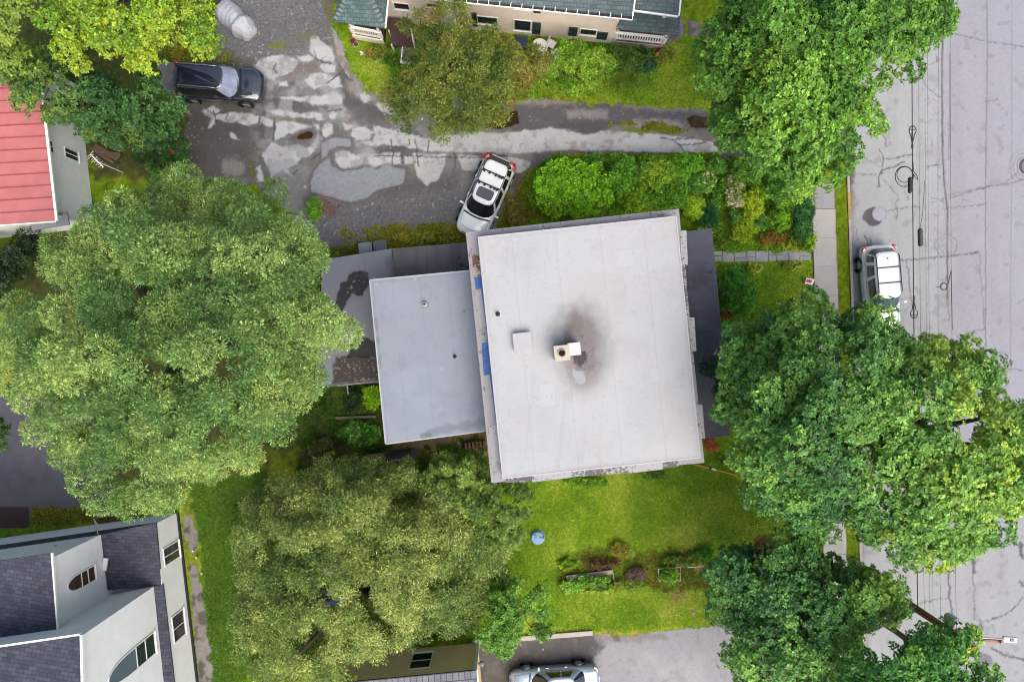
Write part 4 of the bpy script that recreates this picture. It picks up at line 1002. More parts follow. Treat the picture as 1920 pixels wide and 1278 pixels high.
for q in (h0 + u * .1, h1 - u * .1):
    MB().lathe((q.x + back.x * .1, q.y + back.y * .1, .62), [(.1, 0), (.1, .5), (.07, .6), (.07, 1.8), (.1, 1.9), (.1, 2.4)], 12).build('porch_post', M_TRIM, nh)
d0, d1, d2, d3 = P(726, 33, .9), P(768, 38, .9), P(777, 88, .9), P(736, 86, .9)
M_DECK = mat_lines('brown_deck', (102, 66, 60), .16, 'X', .4, .1, .7, var=.2)
MB().prism([d0, d1, d2, d3], .78, .9).build('deck', M_DECK, nh)
dl = MB()
for q in (d2, d3, along(d0, d3, .5)): dl.box((q.x - .05, q.y + .1, .39), (.1, .1, .78))
dl.build('deck_legs', M_TRIM, nh)
MB().beam(V(d2, 1.0) + u * .02, V(along(d2, d1, .55), 1.0) + u * .02, .06, .9).build('deck_rail', M_TRIM, nh)
sp = MB()
for k in range(4):
    a, b = P(752, 90 + k * 8, 0), P(772, 92 + k * 8, 0); sp.prism([a, b, b - Vector((0, .24, 0)), a - Vector((0, .24, 0))], 0, .74 - k * .18)
sp.build('steps', mat('grey_steps', (142, 142, 150), .8, var=.12), nh)
sr = MB(); sr.beam(P(755, 88, 1.5), P(752, 118, .8), .06, .08); sr.beam(P(751, 117, .85), P(765, 119, .85), .1, .1); sr.beam(P(752, 117, 0), P(752, 117, .85), .09, .09)
sr.build('step_rail', M_TRIM, nh)

# ---------------------------------------------------------------- red-roofed house at the west
ZB = 4.4
a_, b_ = P(84, 236, ZB), P(104, 414, ZB)
rh = thing('red_roofed_house', 'grey sided house with red standing seam metal roof between the two left tree crowns', 'house', (P(40, 330).x, P(40, 330).y, 0))
ur = (b_ - a_).normalized(); wl = Vector((ur.y, -ur.x, 0))
if wl.x > 0: wl = -wl                                         # towards the west
a2 = a_ - ur * 3.4
M_RED = mat_lines('red_metal_roof', (236, 136, 136), .60, 'Y', .30, .05, .5, rot=-math.atan2(wl.y, wl.x), var=.12)
M_GSIDE = mat_lines('grey_siding', (326, 328, 322), .3, 'Y', .05, .05, .7)
ed = -wl * 0.35
wa, wb = a2 + wl * .35, b_ + wl * .35 - ur * .35
MB().prism([V(wa, 0), V(wb, 0), V(wb, 0) + wl * 8, V(wa, 0) + wl * 8], 0, ZB + .05).build('wall', M_GSIDE, rh)
pk = 1.0
rr_ = MB().slab([V(a2, ZB), V(b_, ZB), V(b_, ZB + pk) + wl * 4.7, V(a2, ZB + pk) + wl * 4.7], .12).slab([V(a2, ZB + pk) + wl * 4.7, V(b_, ZB + pk) + wl * 4.7, V(b_, ZB) + wl * 9.4, V(a2, ZB) + wl * 9.4], .12).build('roof', M_RED, rh)
sm_ = MB(); L_ = (b_ - a2).length; k = .3
while k < L_:
    q = a2 + ur * k; sm_.beam(V(q, ZB + .03), V(q, ZB + pk + .03) + wl * 4.7, .035, .05); k += .60
sm_.build('roof_seams', mat('red_seam', (200, 92, 98), .45), rr_)
MB().beam(V(a2, ZB - .03) - wl * .06, V(b_, ZB - .03) - wl * .06, .12, .12).build('gutter', M_TRIM, rr_)
gab = MB().add([V(wb, ZB + .05), V(wb, ZB + .05) + wl * 8, V(wb, ZB + pk) + wl * 4.3], [(0, 1, 2)]); gab.build('gable', M_GSIDE, rh)
MB().beam(V(b_, ZB - .1) + ur * .03, V(b_, ZB + pk - .1) + wl * 4.7 + ur * .03, .05, .2).build('rake_board', M_TRIM, rr_)
ea, eb = V(wa, 0), V(wb, 0)
M_SCREEN = mat('dark_screen', (62, 66, 70), .25, var=.2)
window(rh, ea, eb, (87, 262), (99, 286), m_glass=M_SCREEN, cols=2, sill=False)
window(rh, ea, eb, (121, 277), (146, 303), m_glass=M_SCREEN, cols=2)
lp0, lp1 = P(60, 432, 3.2), P(130, 421, 3.2)
MB().slab([lp0, lp1, lp1 + Vector((0, .6, .25)), lp0 + Vector((0, .6, .25))], .08).build('awning', mat('grey_awning', (150, 152, 158), .6), rh)
for q in (P(170, 364, 0),):
    MB().tube([V(wb, 0) - wl * .07 + ur * -.06, V(wb, ZB - .1) - wl * .07 + ur * -.06], .05, 8).build('downpipe', M_TRIM, rh)

# ---------------------------------------------------------------- white stucco house at the lower left
M_STUC = mat('white_stucco', (322, 322, 324), .85, var=.075, scale=1.1, bump=.12, bscale=20)
M_SLATE = mat_brick('charcoal_shingle', (98, 102, 118), (72, 76, 92), (54, 56, 70), .34, .17, rot=R(8), msize=.010)
wh = thing('white_stucco_house', 'white stucco house with charcoal shingle roofs and arched windows stepping up in gabled wings', 'house', (P(150, 1130).x, P(150, 1130).y, 0))
zl, zu = 2.75, 3.5
G0, G1 = P(333, 960, 0), P(385, 1410, 0)                      # east wall base
north = P(-160, 1032, 0)
uw = (G1 - G0).normalized()
nw_ = (north - G0).normalized()
G2, G3 = G1 + nw_ * 16, G0 + nw_ * 16
MB().prism([G0, G1, G2, G3], 0, zl).build('wall', M_STUC, wh)
MB().beam(V(G0, .09) - nw_ * .04 - uw * .05, V(G1, .09) - nw_ * .04, .10, .18).build('plinth', mat('black_plinth', (44, 44, 48), .8), wh)
E_ = V(G0 - nw_ * .06 - uw * .06, zl); F_ = V(G1 - nw_ * .06, zl); H_ = V(G3 - uw * .06, zl)
w1a = V(P(189, 1002, zu), zu); w1b = V(P(202, 1106, zu), zu)     # wing one, east wall base
w2a = V(P(288, 1099, 2.95), 2.95); w2b = V(P(322, 1420, 2.95), 2.95)
lowr = MB()
dirw = (w1b - w1a).normalized()
lowr.slab([E_, V(P(303, 1098, zl), zl) , w1b, w1a], .12)
lowr.slab([V(E_, zl), w1a, w1a + nw_ * 12 , H_ + Vector((0, 0, 0))], .12)
lowr.slab([V(P(305.5, 1095, zl), zl + .004), F_, V(w2b, 2.95), w2a], .12)
lowr.build('lower_roof', M_SLATE, wh)
# wing one
z1n, z1s = 7.9, 8.05
p0 = w1a; p1 = V(P(203, 1130, zu), zu)
MB().add([V(p0, 2.8), V(p1, 2.8), V(p1, z1s), V(p0, z1n), V(p0 + nw_ * 10, 2.8), V(p1 + nw_ * 10, 2.8), V(p1 + nw_ * 10, z1s), V(p0 + nw_ * 10, z1n)],
         [(0, 1, 2, 3), (4, 7, 6, 5), (0, 3, 7, 4), (1, 5, 6, 2), (3, 2, 6, 7), (0, 4, 5, 1)]).build('wing_wall', M_STUC, wh)
o1 = -nw_ * .12
sl1 = [V(p0, z1n + .05) + o1 - uw * .25, V(p1, z1s + .10) + o1, V(p1, z1s + .10) + nw_ * 10, V(p0, z1n + .05) + nw_ * 10 - uw * .25]
ro1 = MB().slab(sl1, .1).build('wing_roof', M_SLATE, wh)
MB().beam(sl1[0] + Vector((0, 0, -.06)) - nw_ * .03, sl1[1] + Vector((0, 0, -.06)) - nw_ * .03, .07, .14).build('rake_board', M_TRIM, ro1)
# wing two, taller and stepping forward
z2n, z2s = 9.9, 11.2
q0 = V(w2a, 0); q1 = V(w2b, 0)
MB().add([V(q0, 2.6), V(q1, 2.6), V(q1, z2s), V(q0, z2n), V(q0 + nw_ * 11, 2.6), V(q1 + nw_ * 11, 2.6), V(q1 + nw_ * 11, z2s), V(q0 + nw_ * 11, z2n)],
         [(0, 1, 2, 3), (4, 7, 6, 5), (0, 3, 7, 4), (1, 5, 6, 2), (3, 2, 6, 7), (0, 4, 5, 1)]).build('tall_wing_wall', M_STUC, wh)
sl2 = [V(q0, z2n + .06) - nw_ * .1 - uw * .12, V(q1, z2s + .06) - nw_ * .1, V(q1, z2s + .06) + nw_ * 11, V(q0, z2n + .06) + nw_ * 11 - uw * .12]
ro2 = MB().slab(sl2, .1).build('tall_wing_roof', M_SLATE, wh)
MB().beam(sl2[0] + Vector((0, 0, -.05)) - nw_ * .05, sl2[1] + Vector((0, 0, -.05)) - nw_ * .05, .10, .16).build('rake_board', M_TRIM, ro2)
MB().beam(sl2[0] + Vector((0, 0, -.05)) - uw * .04, sl2[3] + Vector((0, 0, -.05)) - uw * .04, .08, .2).build('eave_board', M_TRIM, ro2)
M_ORNG = mat('curtained_glass', (104, 70, 56), .15, var=.5, scale=3)
M_PALEG = mat('pale_glass', (136, 150, 172), .12, var=.1, scale=1)
window(wh, p0, p1, (173, 1062), (180, 1084), M_TRIM, M_ORNG, cols=1, rows=2, arch=.5, p3=(127, 1100))
w_ = window(wh, q0, q1, (287, 1186), (291, 1222), M_TRIM, M_GLASS, cols=1, rows=2, arch=.58, p3=(203, 1272), m_arch=M_PALEG)
for c_, a, b in ((2, (306, 1030), (336, 1042)), (2, (322, 1158), (347, 1186))):
    window(wh, G0, G1, a, b, M_TRIM, M_GLASS, cols=c_)
lb = V(P(199, 1056, 3.5), 3.5)
MB().box(lb + Vector((0, 0, .1)), (.22, .62, .12), R(-8)).build('vent_box', M_TRIM, wh, bevel=.02)
cd = MB(); cd.tube([P(95, 1045, 5.2), P(185, 1003, 4.6), P(176, 972, 4.2)], .025, 6); cd.tube([P(176, 972, 4.2), P(184, 985, 4.0), P(182, 1000, 4.2)], .02, 6)
cd.build('conduit', mat('grey_conduit', (176, 176, 182), .5), wh)
ins = MB()
for x, y in ((104, 1024), (110, 1026)): q = P(x, y, 4.8); ins.lathe(q, [(.03, -.1), (.06, -.03), (.06, .03), (.03, .08)], 8)
ins.build('insulator', mat('black_porcelain', (32, 32, 36), .3), wh)
# ---------------------------------------------------------------- tan garage at the south
A3, B3 = P(640, 1228, 0), P(896, 1204, 0)
ga = thing('tan_garage', 'tan plastered garage with a white framed window and pale tiled roof edge', 'garage', (P(770, 1260).x, P(770, 1260).y, 0))
ug = (B3 - A3).normalized(); sg = Vector((ug.y, -ug.x, 0)); ZG = 3.9
MB().prism([A3, B3, B3 + sg * 6, A3 + sg * 6], 0, ZG).build('wall', mat('tan_plaster', (330, 292, 226), .85, var=.07, scale=1.2, bump=.1), ga)
r0, r1 = V(A3, ZG - .02) - sg * .10 - ug * .1, V(B3, ZG - .02) - sg * .10 + ug * .12
M_TILE = mat_brick('pale_roof_tile', (190, 190, 196), (164, 166, 176), (112, 114, 122), .30, .34, rot=-math.atan2(ug.y, ug.x), msize=.02)
MB().slab([r0, r1, r1 + sg * 3.2 + Vector((0, 0, 1.5)), r0 + sg * 3.2 + Vector((0, 0, 1.5))], .12).slab([r0 + sg * 3.2 + Vector((0, 0, 1.5)), r1 + sg * 3.2 + Vector((0, 0, 1.5)), r1 + sg * 6.4, r0 + sg * 6.4], .12).build('roof', M_TILE, ga)
MB().beam(V(B3, 0) + ug * .03 - sg * .04 + Vector((0, 0, .02)), V(B3, ZG - .15) + ug * .03 - sg * .04, .16, .16).build('corner_board', M_TRIM, ga)
MB().beam(r1 + ug * .03 - Vector((0, 0, .05)), r1 + ug * .03 + sg * 3.2 + Vector((0, 0, 1.45)), .08, .16).build('rake_board', M_TRIM, ga)
window(ga, A3, B3, (776, 1226), (804, 1250), M_TRIM, mat('garage_glass', (40, 44, 40), .08, var=.5, scale=3), rows=2)
lq = P(899, 1246, 3.0)
lm = MB().lathe((lq.x + .1, lq.y, 2.8), [(.03, -.12), (.12, -.08), (.16, .02), (.13, .12), (.03, .17)], 14).build('wall_lamp', mat('grey_globe', (150, 154, 164), .2, spec=.7), ga, smooth=True)
MB().beam((lq.x - .12, lq.y, 2.8), (lq.x + .02, lq.y, 2.8), .05, .05).build('lamp_arm', M_DARKPIPE, lm)
# ================================================================ VEHICLES  (x forward, y left, z up)
def car_mats(name, rgb, metal=0.0, rough=.3):
    return mat(name, rgb, rough, metal, .02, 1.0, coat=1.0, spec=.5)
M_CGLASS = mat('car_glass', (34, 40, 46), .03, var=.1, scale=1, spec=.9, coat=.6)
M_TYRE = mat('tyre_rubber', (44, 43, 44), .85, var=.15, scale=20)
M_RIM = mat('alloy', (262, 264, 268), .35, .15, .05)
M_BLACKTRIM = mat('black_trim', (34, 34, 37), .5, var=.1)
M_LAMPR = mat('tail_lens', (224, 44, 36), .12, var=.1, scale=9, spec=.8, coat=1)
M_LAMPW = mat('head_lens', (226, 230, 236), .08, var=.12, scale=12, spec=.8, coat=1)
M_LAMPO = mat('amber_lens', (240, 160, 70), .12, var=.1, spec=.8, coat=1)
M_SUNR = mat('sunroof_glass', (112, 118, 132), .35, var=.08, spec=.3)
M_CHROME = mat('chrome', (226, 228, 232), .12, .9, .02)
def interp(xs, ys, x):
    # smooth (monotone-ish) interpolation
    xs = list(xs)
    if x <= xs[0]: return ys[0]
    if x >= xs[-1]: return ys[-1]
    for i in range(len(xs) - 1):
        if xs[i] <= x <= xs[i + 1]:
            t = (x - xs[i]) / (xs[i + 1] - xs[i])
            m0 = 0 if i == 0 else (ys[i + 1] - ys[i - 1]) / (xs[i + 1] - xs[i - 1])
            m1 = 0 if i + 2 >= len(xs) else (ys[i + 2] - ys[i]) / (xs[i + 2] - xs[i])
            h = xs[i + 1] - xs[i]
            if i == 0: m0 = (ys[1] - ys[0]) / h * 1.4
            if i + 2 >= len(xs): m1 = (ys[-1] - ys[-2]) / h * 1.4
            return (2 * t ** 3 - 3 * t * t + 1) * ys[i] + (t ** 3 - 2 * t * t + t) * h * m0 + (-2 * t ** 3 + 3 * t * t) * ys[i + 1] + (t ** 3 - t * t) * h * m1
def se_quarter(a, w, e, m):
    """points of a superellipse quarter, evenly spaced along its length"""
    D = [((math.cos(t) ** (2 / e)) * a, (math.sin(t) ** (2 / e)) * w) for t in [PI / 2 * i / 400 for i in range(401)]]
    L_ = [0.0]
    for p_, q_ in zip(D[:-1], D[1:]): L_.append(L_[-1] + math.hypot(q_[0] - p_[0], q_[1] - p_[1]))
    o = []; k = 0
    for i in range(m):
        s_ = L_[-1] * i / m
        while L_[k + 1] < s_: k += 1
        t = (s_ - L_[k]) / (L_[k + 1] - L_[k] + 1e-12); o.append((D[k][0] + (D[k + 1][0] - D[k][0]) * t, D[k][1] + (D[k + 1][1] - D[k][1]) * t))
    return o
def super_ring(xr, xf, w, z, n=96, e=5.0, ef=None, bow=0.0, crown=0.0, raw=False):
    c = (xr + xf) / 2; a = (xf - xr) / 2; m = n // 4
    q = se_quarter(a, w, e, m); qr = se_quarter(w, a, e, m)          # second starts on the y axis
    pts = q + [(-y, x) for x, y in qr] + [(-x, -y) for x, y in q] + [(y, -x) for x, y in qr]
    if raw: return [(x / a, y / w) for x, y in pts]
    return [Vector((c + x - (bow * (y / w) ** 2 * (x / a) if x > 0 else 0), y, z)) for x, y in pts]
def make_car(root, S, paint):
    L = S['L'] / 2; st = S['st']; xs = [s[0] for s in st]
    Wf = lambda x: interp(xs, [s[1] for s in st], x); ZT = lambda x: interp(xs, [s[2] for s in st], x); ZB = lambda x: interp(xs, [s[3] for s in st], x)
    K = 46; V = []; n = 0
    xk = [xs[0] + (xs[-1] - xs[0]) * (.5 - .5 * math.cos(PI * i / K)) for i in range(K + 1)]
    def section(x):
        w, zt, zb = Wf(x), ZT(x), ZB(x); zm = zb + (zt - zb) * .45; o = []
        for i in range(13):
            a = PI / 2 * i / 12; c_, s_ = math.cos(a), math.sin(a)
            y = w * c_ ** (2 / 4.2); z = zm + (zt - zm) * s_ ** (2 / 3.2)
            o.append((y, z))
        lo = [(w * .99, zb + (zm - zb) * .4), (w * .95, zb + .05), (w * .86, zb), (0, zb)]
        half = lo[::-1][:-1] + lo[:1] if False else lo[::-1] + o          # bottom centre -> side -> top centre
        return half
    for x in xk:
        h = section(x); full = [(-y, z) for y, z in h[::-1]][:-1] + h[:-0 or None]
        ring = [(x, y, z) for y, z in h] + [(x, -y, z) for y, z in h[::-1][1:-1]]
        n = len(ring); V += ring
    F = []
    for i in range(K):
        for k in range(n):
            F.append((i * n + k, (i + 1) * n + k, (i + 1) * n + (k + 1) % n, i * n + (k + 1) % n))
    F += [tuple(range(n)), tuple(range(K * n, (K + 1) * n))[::-1]]
    b = MB(); b.add(V, F); body = b.build('body', paint, root, smooth=True, local=True)
    def topz(x, y):
        w, zt, zb = Wf(x), ZT(x), ZB(x); zm = zb + (zt - zb) * .45
        q = min(.999, abs(y) / w); return zm + (zt - zm) * (1 - q ** 4.2) ** (1 / 3.2)
    def strip_on(name, pts, wd, m, lift=.004, parent=None):
        mb = MB(); P3 = [Vector((x, y, topz(x, y) + lift)) for x, y in pts]
        for a, c in zip(P3[:-1], P3[1:]): mb.beam(a, c, wd, .006)
        return mb.build(name, m, parent or body, local=True)
    # cabin
    cb = S['cab']; NR = 96
    r0 = super_ring(cb['xr0'], cb['xf0'], cb['wb'], cb['zb'], NR, 5, bow=cb.get('bow', .18))
    r1 = super_ring(cb['xr1'], cb['xf1'], cb['wr'], cb['zr'] - .05, NR, 5, bow=cb.get('bowr', .07))
    rings = [r0, [a + (c - a) * .5 + Vector((0, math.copysign(.018, a.y) if abs(a.y) > .2 else 0, .01)) for a, c in zip(r0, r1)], r1]
    cc = Vector(((cb['xr1'] + cb['xf1']) / 2, 0, 0))
    for k, dz in ((.96, .022), (.86, .042), (.6, .052), (.3, .056)):
        rings.append([Vector((cc.x + (p.x - cc.x) * k, p.y * k, cb['zr'] - .05 + dz)) for p in r1])
    V = [p for r in rings for p in r]; F = []
    for i in range(len(rings) - 1):
        for k in range(NR): F.append((i * NR + k, i * NR + (k + 1) % NR, (i + 1) * NR + (k + 1) % NR, (i + 1) * NR + k))
    F.append(tuple(range((len(rings) - 1) * NR, len(rings) * NR)))
    MB().add(V, F).build('cabin', S.get('cabpaint', paint), root, smooth=True, local=True)
    def glass(name, sel, t0, t1, m=M_CGLASS, lift=.008, wrap=None):
        idx = [k for k in range(NR) if sel(k)]
        # order contiguous
        runs = []; 
        for k in idx:
            if runs and runs[-1][-1] == k - 1: runs[-1].append(k)
            else: runs.append([k])
        if len(runs) > 1 and runs[0][0] == 0 and runs[-1][-1] == NR - 1: runs[0] = runs.pop() + runs[0]
        for run in runs:
            if len(run) < 2: continue
            T = [t0, (t0 + t1) / 2, t1]; V = []; 
            def pt(k, t):
                a, mid, c = rings[0][k], rings[1][k], rings[2][k]
                return a + (mid - a) * (t * 2) if t <= .5 else mid + (c - mid) * (t * 2 - 1)
            for t in T:
                for k in run:
                    p = pt(k, t); q = pt((k + 1) % NR, t) - pt((k - 1) % NR, t); up = pt(k, min(1, t + .05)) - pt(k, max(0, t - .05))
                    nn = q.cross(up).normalized(); V.append(p + nn * lift)
            m_ = len(run)
            F = [(i * m_ + j, i * m_ + j + 1, (i + 1) * m_ + j + 1, (i + 1) * m_ + j) for i in range(len(T) - 1) for j in range(m_ - 1)]
            g = MB(); g.add(V, F); o = g.build(name, m, root, smooth=True, local=True)
    wb = cb['wb']
    c0 = (cb['xr0'] + cb['xf0']) / 2; a0 = (cb['xf0'] - cb['xr0']) / 2
    NXY = super_ring(cb['xr0'], cb['xf0'], cb['wb'], 0, NR, 5, raw=True)
    def yy(k): return abs(NXY[k][1])
    def xx(k): return NXY[k][0]
    def sy(k): return NXY[k][1]
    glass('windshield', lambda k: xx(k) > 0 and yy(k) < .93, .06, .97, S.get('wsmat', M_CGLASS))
    glass('rear_window', lambda k: xx(k) < 0 and yy(k) < .90, .28 if cb.get('wagon') else .08, .95)
    for sgn in (1, -1):
        for a, c in cb['side']:
            glass('side_window', lambda k: sy(k) * sgn > .9 and a < xx(k) < c, .16, .90)
    # side pillars seen as dark strips between panes come from the body colour itself
    # shut lines
    hx0, hx1 = cb['xf0'] - .02, L - S.get('hoodend', .28)
    hw = Wf(cb['xf0']) * .80
    for s in (1, -1):
        strip_on('hood_line', [(hx0 + (hx1 - hx0) * i / 8, s * (hw - .14 * (i / 8) ** 2)) for i in range(9)], .014, M_BLACKTRIM)
    strip_on('hood_line', [(hx1 - .10 * (abs(i - 6) / 6) ** 2, (hw - .14) * (i - 6) / 6) for i in range(13)], .014, M_BLACKTRIM)
    strip_on('cowl', [(cb['xf0'] + .05 - cb.get('bow', .18) * .55 * ((i - 6) / 6) ** 2, wb * .9 * (i - 6) / 6) for i in range(13)], .09, M_BLACKTRIM, .004)
    if not cb.get('wagon'):
        tx = cb['xr0'] - .02
        for s in (1, -1): strip_on('trunk_line', [(tx - (tx + L - .12) * i / 5, s * wb * .82) for i in range(6)], .012, M_BLACKTRIM)
    for s in (1, -1):
        for x in S['doors']:
            mb = MB()
            for i in range(6):
                z = .42 + (ZT(x) - .12 - .42) * i / 5
            w = Wf(x); mb.beam((x, s * (w * .985 + .004), .42), (x, s * (w * .985 + .004), ZT(x) - .22), .006, .012); mb.build('door_line', M_BLACKTRIM, body, local=True)
    # lamps, bumpers, grille
    for s in (1, -1):
        hl = MB(); pts = S['head']
        top = [Vector((x, s * y, topz(x, y) + .006)) for x, y in pts]; bot = [p + Vector((.03, 0, -.10)) for p in top]
        k = len(top); hl.add(top + bot, [tuple(range(k)) if s > 0 else tuple(range(k))[::-1]] + [(i, k + i, k + (i + 1) % k, (i + 1) % k) for i in range(k)]); hl.build('headlight', M_LAMPW, root, local=True)
        tl = MB()
        for (x0, y0, z0), (x1, y1, z1) in zip(S['tail'][:-1], S['tail'][1:]): tl.beam((x0, s * y0, z0), (x1, s * y1, z1), S.get('tailw', .12), .16)
        tl.build('taillight', S.get('tailmat', M_LAMPR), root, bevel=.02, local=True)
        mm = MB(); mx, my, mz = S['mirror']
        mm.box((mx, s * (my + .10), mz), (.10, .20, .15)); mm.beam((mx + .03, s * (my - .06), mz - .06), (mx, s * (my + .03), mz - .03), .05, .04)
        mm.build('mirror', paint, root, bevel=.03, local=True)
        for x in S['handles']:
            MB().box((x, s * (Wf(x) * .975 + .012), ZT(x) - .20), (.17, .035, .03)).build('door_handle', S.get('handlemat', M_CHROME), root, bevel=.01, local=True)
        for x in S['wheels']:
            y = s * (Wf(x) - .095); wr = S.get('wr', .34)
            ar = MB().lathe((x, s * (Wf(x) - .02), wr + .01), [(wr + .015, -.12), (wr + .06, -.12), (wr + .06, .03), (wr + .015, .03)], 28, axis='Y', cap=False); ar.build('wheel_arch', M_BLACKTRIM, body, local=True)
            t = MB().lathe((x, y, wr), [(wr * .62, -.10), (wr * .9, -.115), (wr, -.09), (wr, .09), (wr * .9, .115), (wr * .62, .10)], 28, axis='Y', cap=False).build('wheel', M_TYRE, root, smooth=True, local=True)
            r_ = MB().lathe((x, y + s * .06, wr), [(wr * .64, -.03), (wr * .64, .055), (wr * .57, .055), (wr * .55, 0)], 24, axis='Y', cap=False)
            r_.lathe((x, y + s * .06, wr), [(wr * .56, -.02), (wr * .56, -.015)], 24, axis='Y')
            for k in range(5):
                a = 2 * PI * k / 5 + .3
                r_.beam((x, y + s * .09, wr), (x + math.cos(a) * wr * .58, y + s * .09, wr + math.sin(a) * wr * .58), .06, .05)
            r_.lathe((x, y + s * .09, wr), [(.06, -.03), (.06, .04)], 14, axis='Y')
            r_.build('rim', M_RIM, t, local=True)
    fx = xs[-1]
    fb = MB(); pts = [(L - .02 - .35 * (abs(i - 6) / 6) ** 2.2, Wf(L - .25) * .95 * (i - 6) / 6) for i in range(13)]
    for (xa, ya), (xb, yb) in zip(pts[:-1], pts[1:]): fb.beam((xa, ya, .48), (xb, yb, .48), .10, .22)
    fb.build('front_bumper', S.get('bumper', paint), root, bevel=.02, local=True)
    gr = MB()
    for z in (.64, .70, .76): gr.beam((L - .06, -.42, z), (L - .06, .42, z), .05, .03)
    gr.build('grille', S.get('grille', M_BLACKTRIM), root, local=True)
    rb = MB(); pts = [(-L + .02 + .22 * (abs(i - 6) / 6) ** 2.2, Wf(-L + .25) * .95 * (i - 6) / 6) for i in range(13)]
    for (xa, ya), (xb, yb) in zip(pts[:-1], pts[1:]): rb.beam((xa, ya, .55), (xb, yb, .55), .10, .22)
    rb.build('rear_bumper', S.get('bumper', paint), root, bevel=.02, local=True)
    MB().box((-L - .035, 0, .60), (.015, .5, .12)).build('licence_plate', M_LAMPW, root, local=True)
    wx = cb['xf0'] - .05
    for y0, y1 in ((-.55, .05), (.1, .68)):
        def ws(y, t):
            x = cb['xf0'] + (cb['xf1'] - cb['xf0']) * t - cb.get('bow', .18) * (y / wb) ** 2; z = cb['zb'] + (cb['zr'] - .05 - cb['zb']) * t
            return Vector((x + .03, y, z + .03))
        MB().tube([ws(y0, .04), ws(y1, .17)], .010, 6).build('wiper', M_BLACKTRIM, root, local=True)
    return body
def rails(root, S, m, w=None):
    cb = S['cab']; w = w or cb['wr'] * .86; x0, x1 = cb['xr1'] + .15, cb['xf1'] - .28
    for s in (1, -1):
        r = MB(); r.tube([(x0, s * w, cb['zr'] - .02), (x0 + .1, s * w, cb['zr'] + .05), (x1 - .1, s * w, cb['zr'] + .05), (x1, s * w, cb['zr'] - .02)], .028, 8)
        r.build('roof_rail', m, root, smooth=True, local=True)
SUV = dict(L=4.75, st=[(-2.36, .70, .86, .34), (-2.30, .86, .98, .30), (-2.0, .925, 1.04, .26), (-.8, .945, 1.05, .24), (.7, .94, 1.05, .24), (1.2, .93, 1.05, .25), (1.75, .91, .99, .26), (2.1, .84, .90, .28), (2.28, .70, .80, .30), (2.36, .52, .70, .34)],
           cab=dict(xr0=-2.26, xf0=1.22, xr1=-1.98, xf1=.50, wb=.87, wr=.66, zb=.98, zr=1.72, wagon=True, bow=.22, side=[(-.90, -.53), (-.50, -.03), (.0, .74)]),
           doors=(-1.0, .05, .98), handles=(-.85, .20), wheels=(-1.42, 1.40), wr=.36, mirror=(.80, .92, 1.10),
           head=[(1.92, .86), (2.16, .78), (2.25, .66), (2.16, .58), (1.98, .70)], tail=[(-2.30, .66, .92), (-2.27, .80, .98), (-2.12, .885, .98)])
SUV['wsmat'] = mat('pale_silver_glass', (196, 206, 236), .12, var=.35, scale=2.2, spec=.6, coat=1)  # windscreen glass in an uneven pale blue silver colour
q = P(420, 164)
car = thing('parked_car', 'black SUV with roof rails nosing out from under the bushes onto the cracked yard', 'car', (q.x, q.y, .012), R(-4.5), 'parked cars')
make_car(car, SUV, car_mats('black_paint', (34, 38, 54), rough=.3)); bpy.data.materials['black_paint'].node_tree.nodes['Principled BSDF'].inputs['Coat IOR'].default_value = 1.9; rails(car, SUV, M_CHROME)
SUVB = SUV; SW = dict(SUV); SW.pop('wsmat'); SW.update(L=4.5, st=[(s[0] * .945, s[1] * .98, s[2], s[3]) for s in SUV['st']])
SW['cab'] = dict(SUV['cab'], xr0=-2.12, xf0=1.18, xr1=-1.80, xf1=.50, zr=1.64, wb=.85, wr=.64)
SW['wheels'] = (-1.34, 1.32); SW['head'] = [(x * .945, y) for x, y in SUV['head']]; SW['hoodend'] = .3
SW['tail'] = [(-2.12, .52, .99), (-2.16, .72, .98), (-1.98, .86, 1.03), (-1.78, .865, 1.03)]; SW['tailw'] = .15; SW['handlemat'] = None
WHITE = car_mats('white_paint', (312, 312, 312), rough=.3)
SW['handlemat'] = WHITE
q = P(911, 374)
car = thing('parked_car', 'white SUV with sunroof and black bike racks parked against the flat roofed house', 'car', (q.x, q.y, .012), R(-113.5), 'parked cars')
make_car(car, SW, WHITE)
sr_ = MB(); zt_ = 1.64 + .006
ring = super_ring(-.30, .26, .44, zt_ + .004, 40, 6)
MB().add(ring, [tuple(range(40))]).build('sunroof', M_SUNR, car, local=True)
for x in (-.48, -1.15):
    r = MB(); r.beam((x, -.60, 1.76), (x, .60, 1.76), .07, .03)
    for y in (-.56, .56): r.box((x, y, 1.69), (.13, .08, .12))
    bar = r.build('crossbar', M_BLACKTRIM, car, bevel=.008, local=True)
    for y, a in ((-.50, .5), (-.18, -.35), (.15, .3), (.34, .9), (.52, -.4)):
        m = MB(); m.box((x + .05, y, 1.80), (.16, .10, .05), a); m.tube([(x + .02, y, 1.80), (x + .13 * math.cos(a), y + .12 * math.sin(a), 1.86)], .022, 6)
        m.build('rack_clamp', M_BLACKTRIM, bar, local=True)
MB().box((-1.90, 0, 1.63), (.24, 1.10, .03)).build('spoiler', M_BLACKTRIM, car, bevel=.01, local=True)
for s in (1, -1):
    r = MB(); r.tube([(-1.7, s * .615, 1.60), (-.6, s * .63, 1.625), (.35, s * .61, 1.61)], .018, 6); r.build('roof_gutter', M_BLACKTRIM, car, local=True)
q = P(1640, 543)
S3 = dict(SUV); S3.update(L=4.65, st=[(s[0] * .98, s[1] * .97, s[2], s[3]) for s in SUV['st']])
S3['cab'] = dict(SUV['cab'], xr0=-2.2, xf0=1.20, xr1=-1.86, xf1=.55, zr=1.74, wb=.85, wr=.66)
S3['tail'] = [(-2.24, .70, 1.00), (-2.2, .80, .96), (-2.02, .88, .92)]; S3['wheels'] = (-1.38, 1.36)
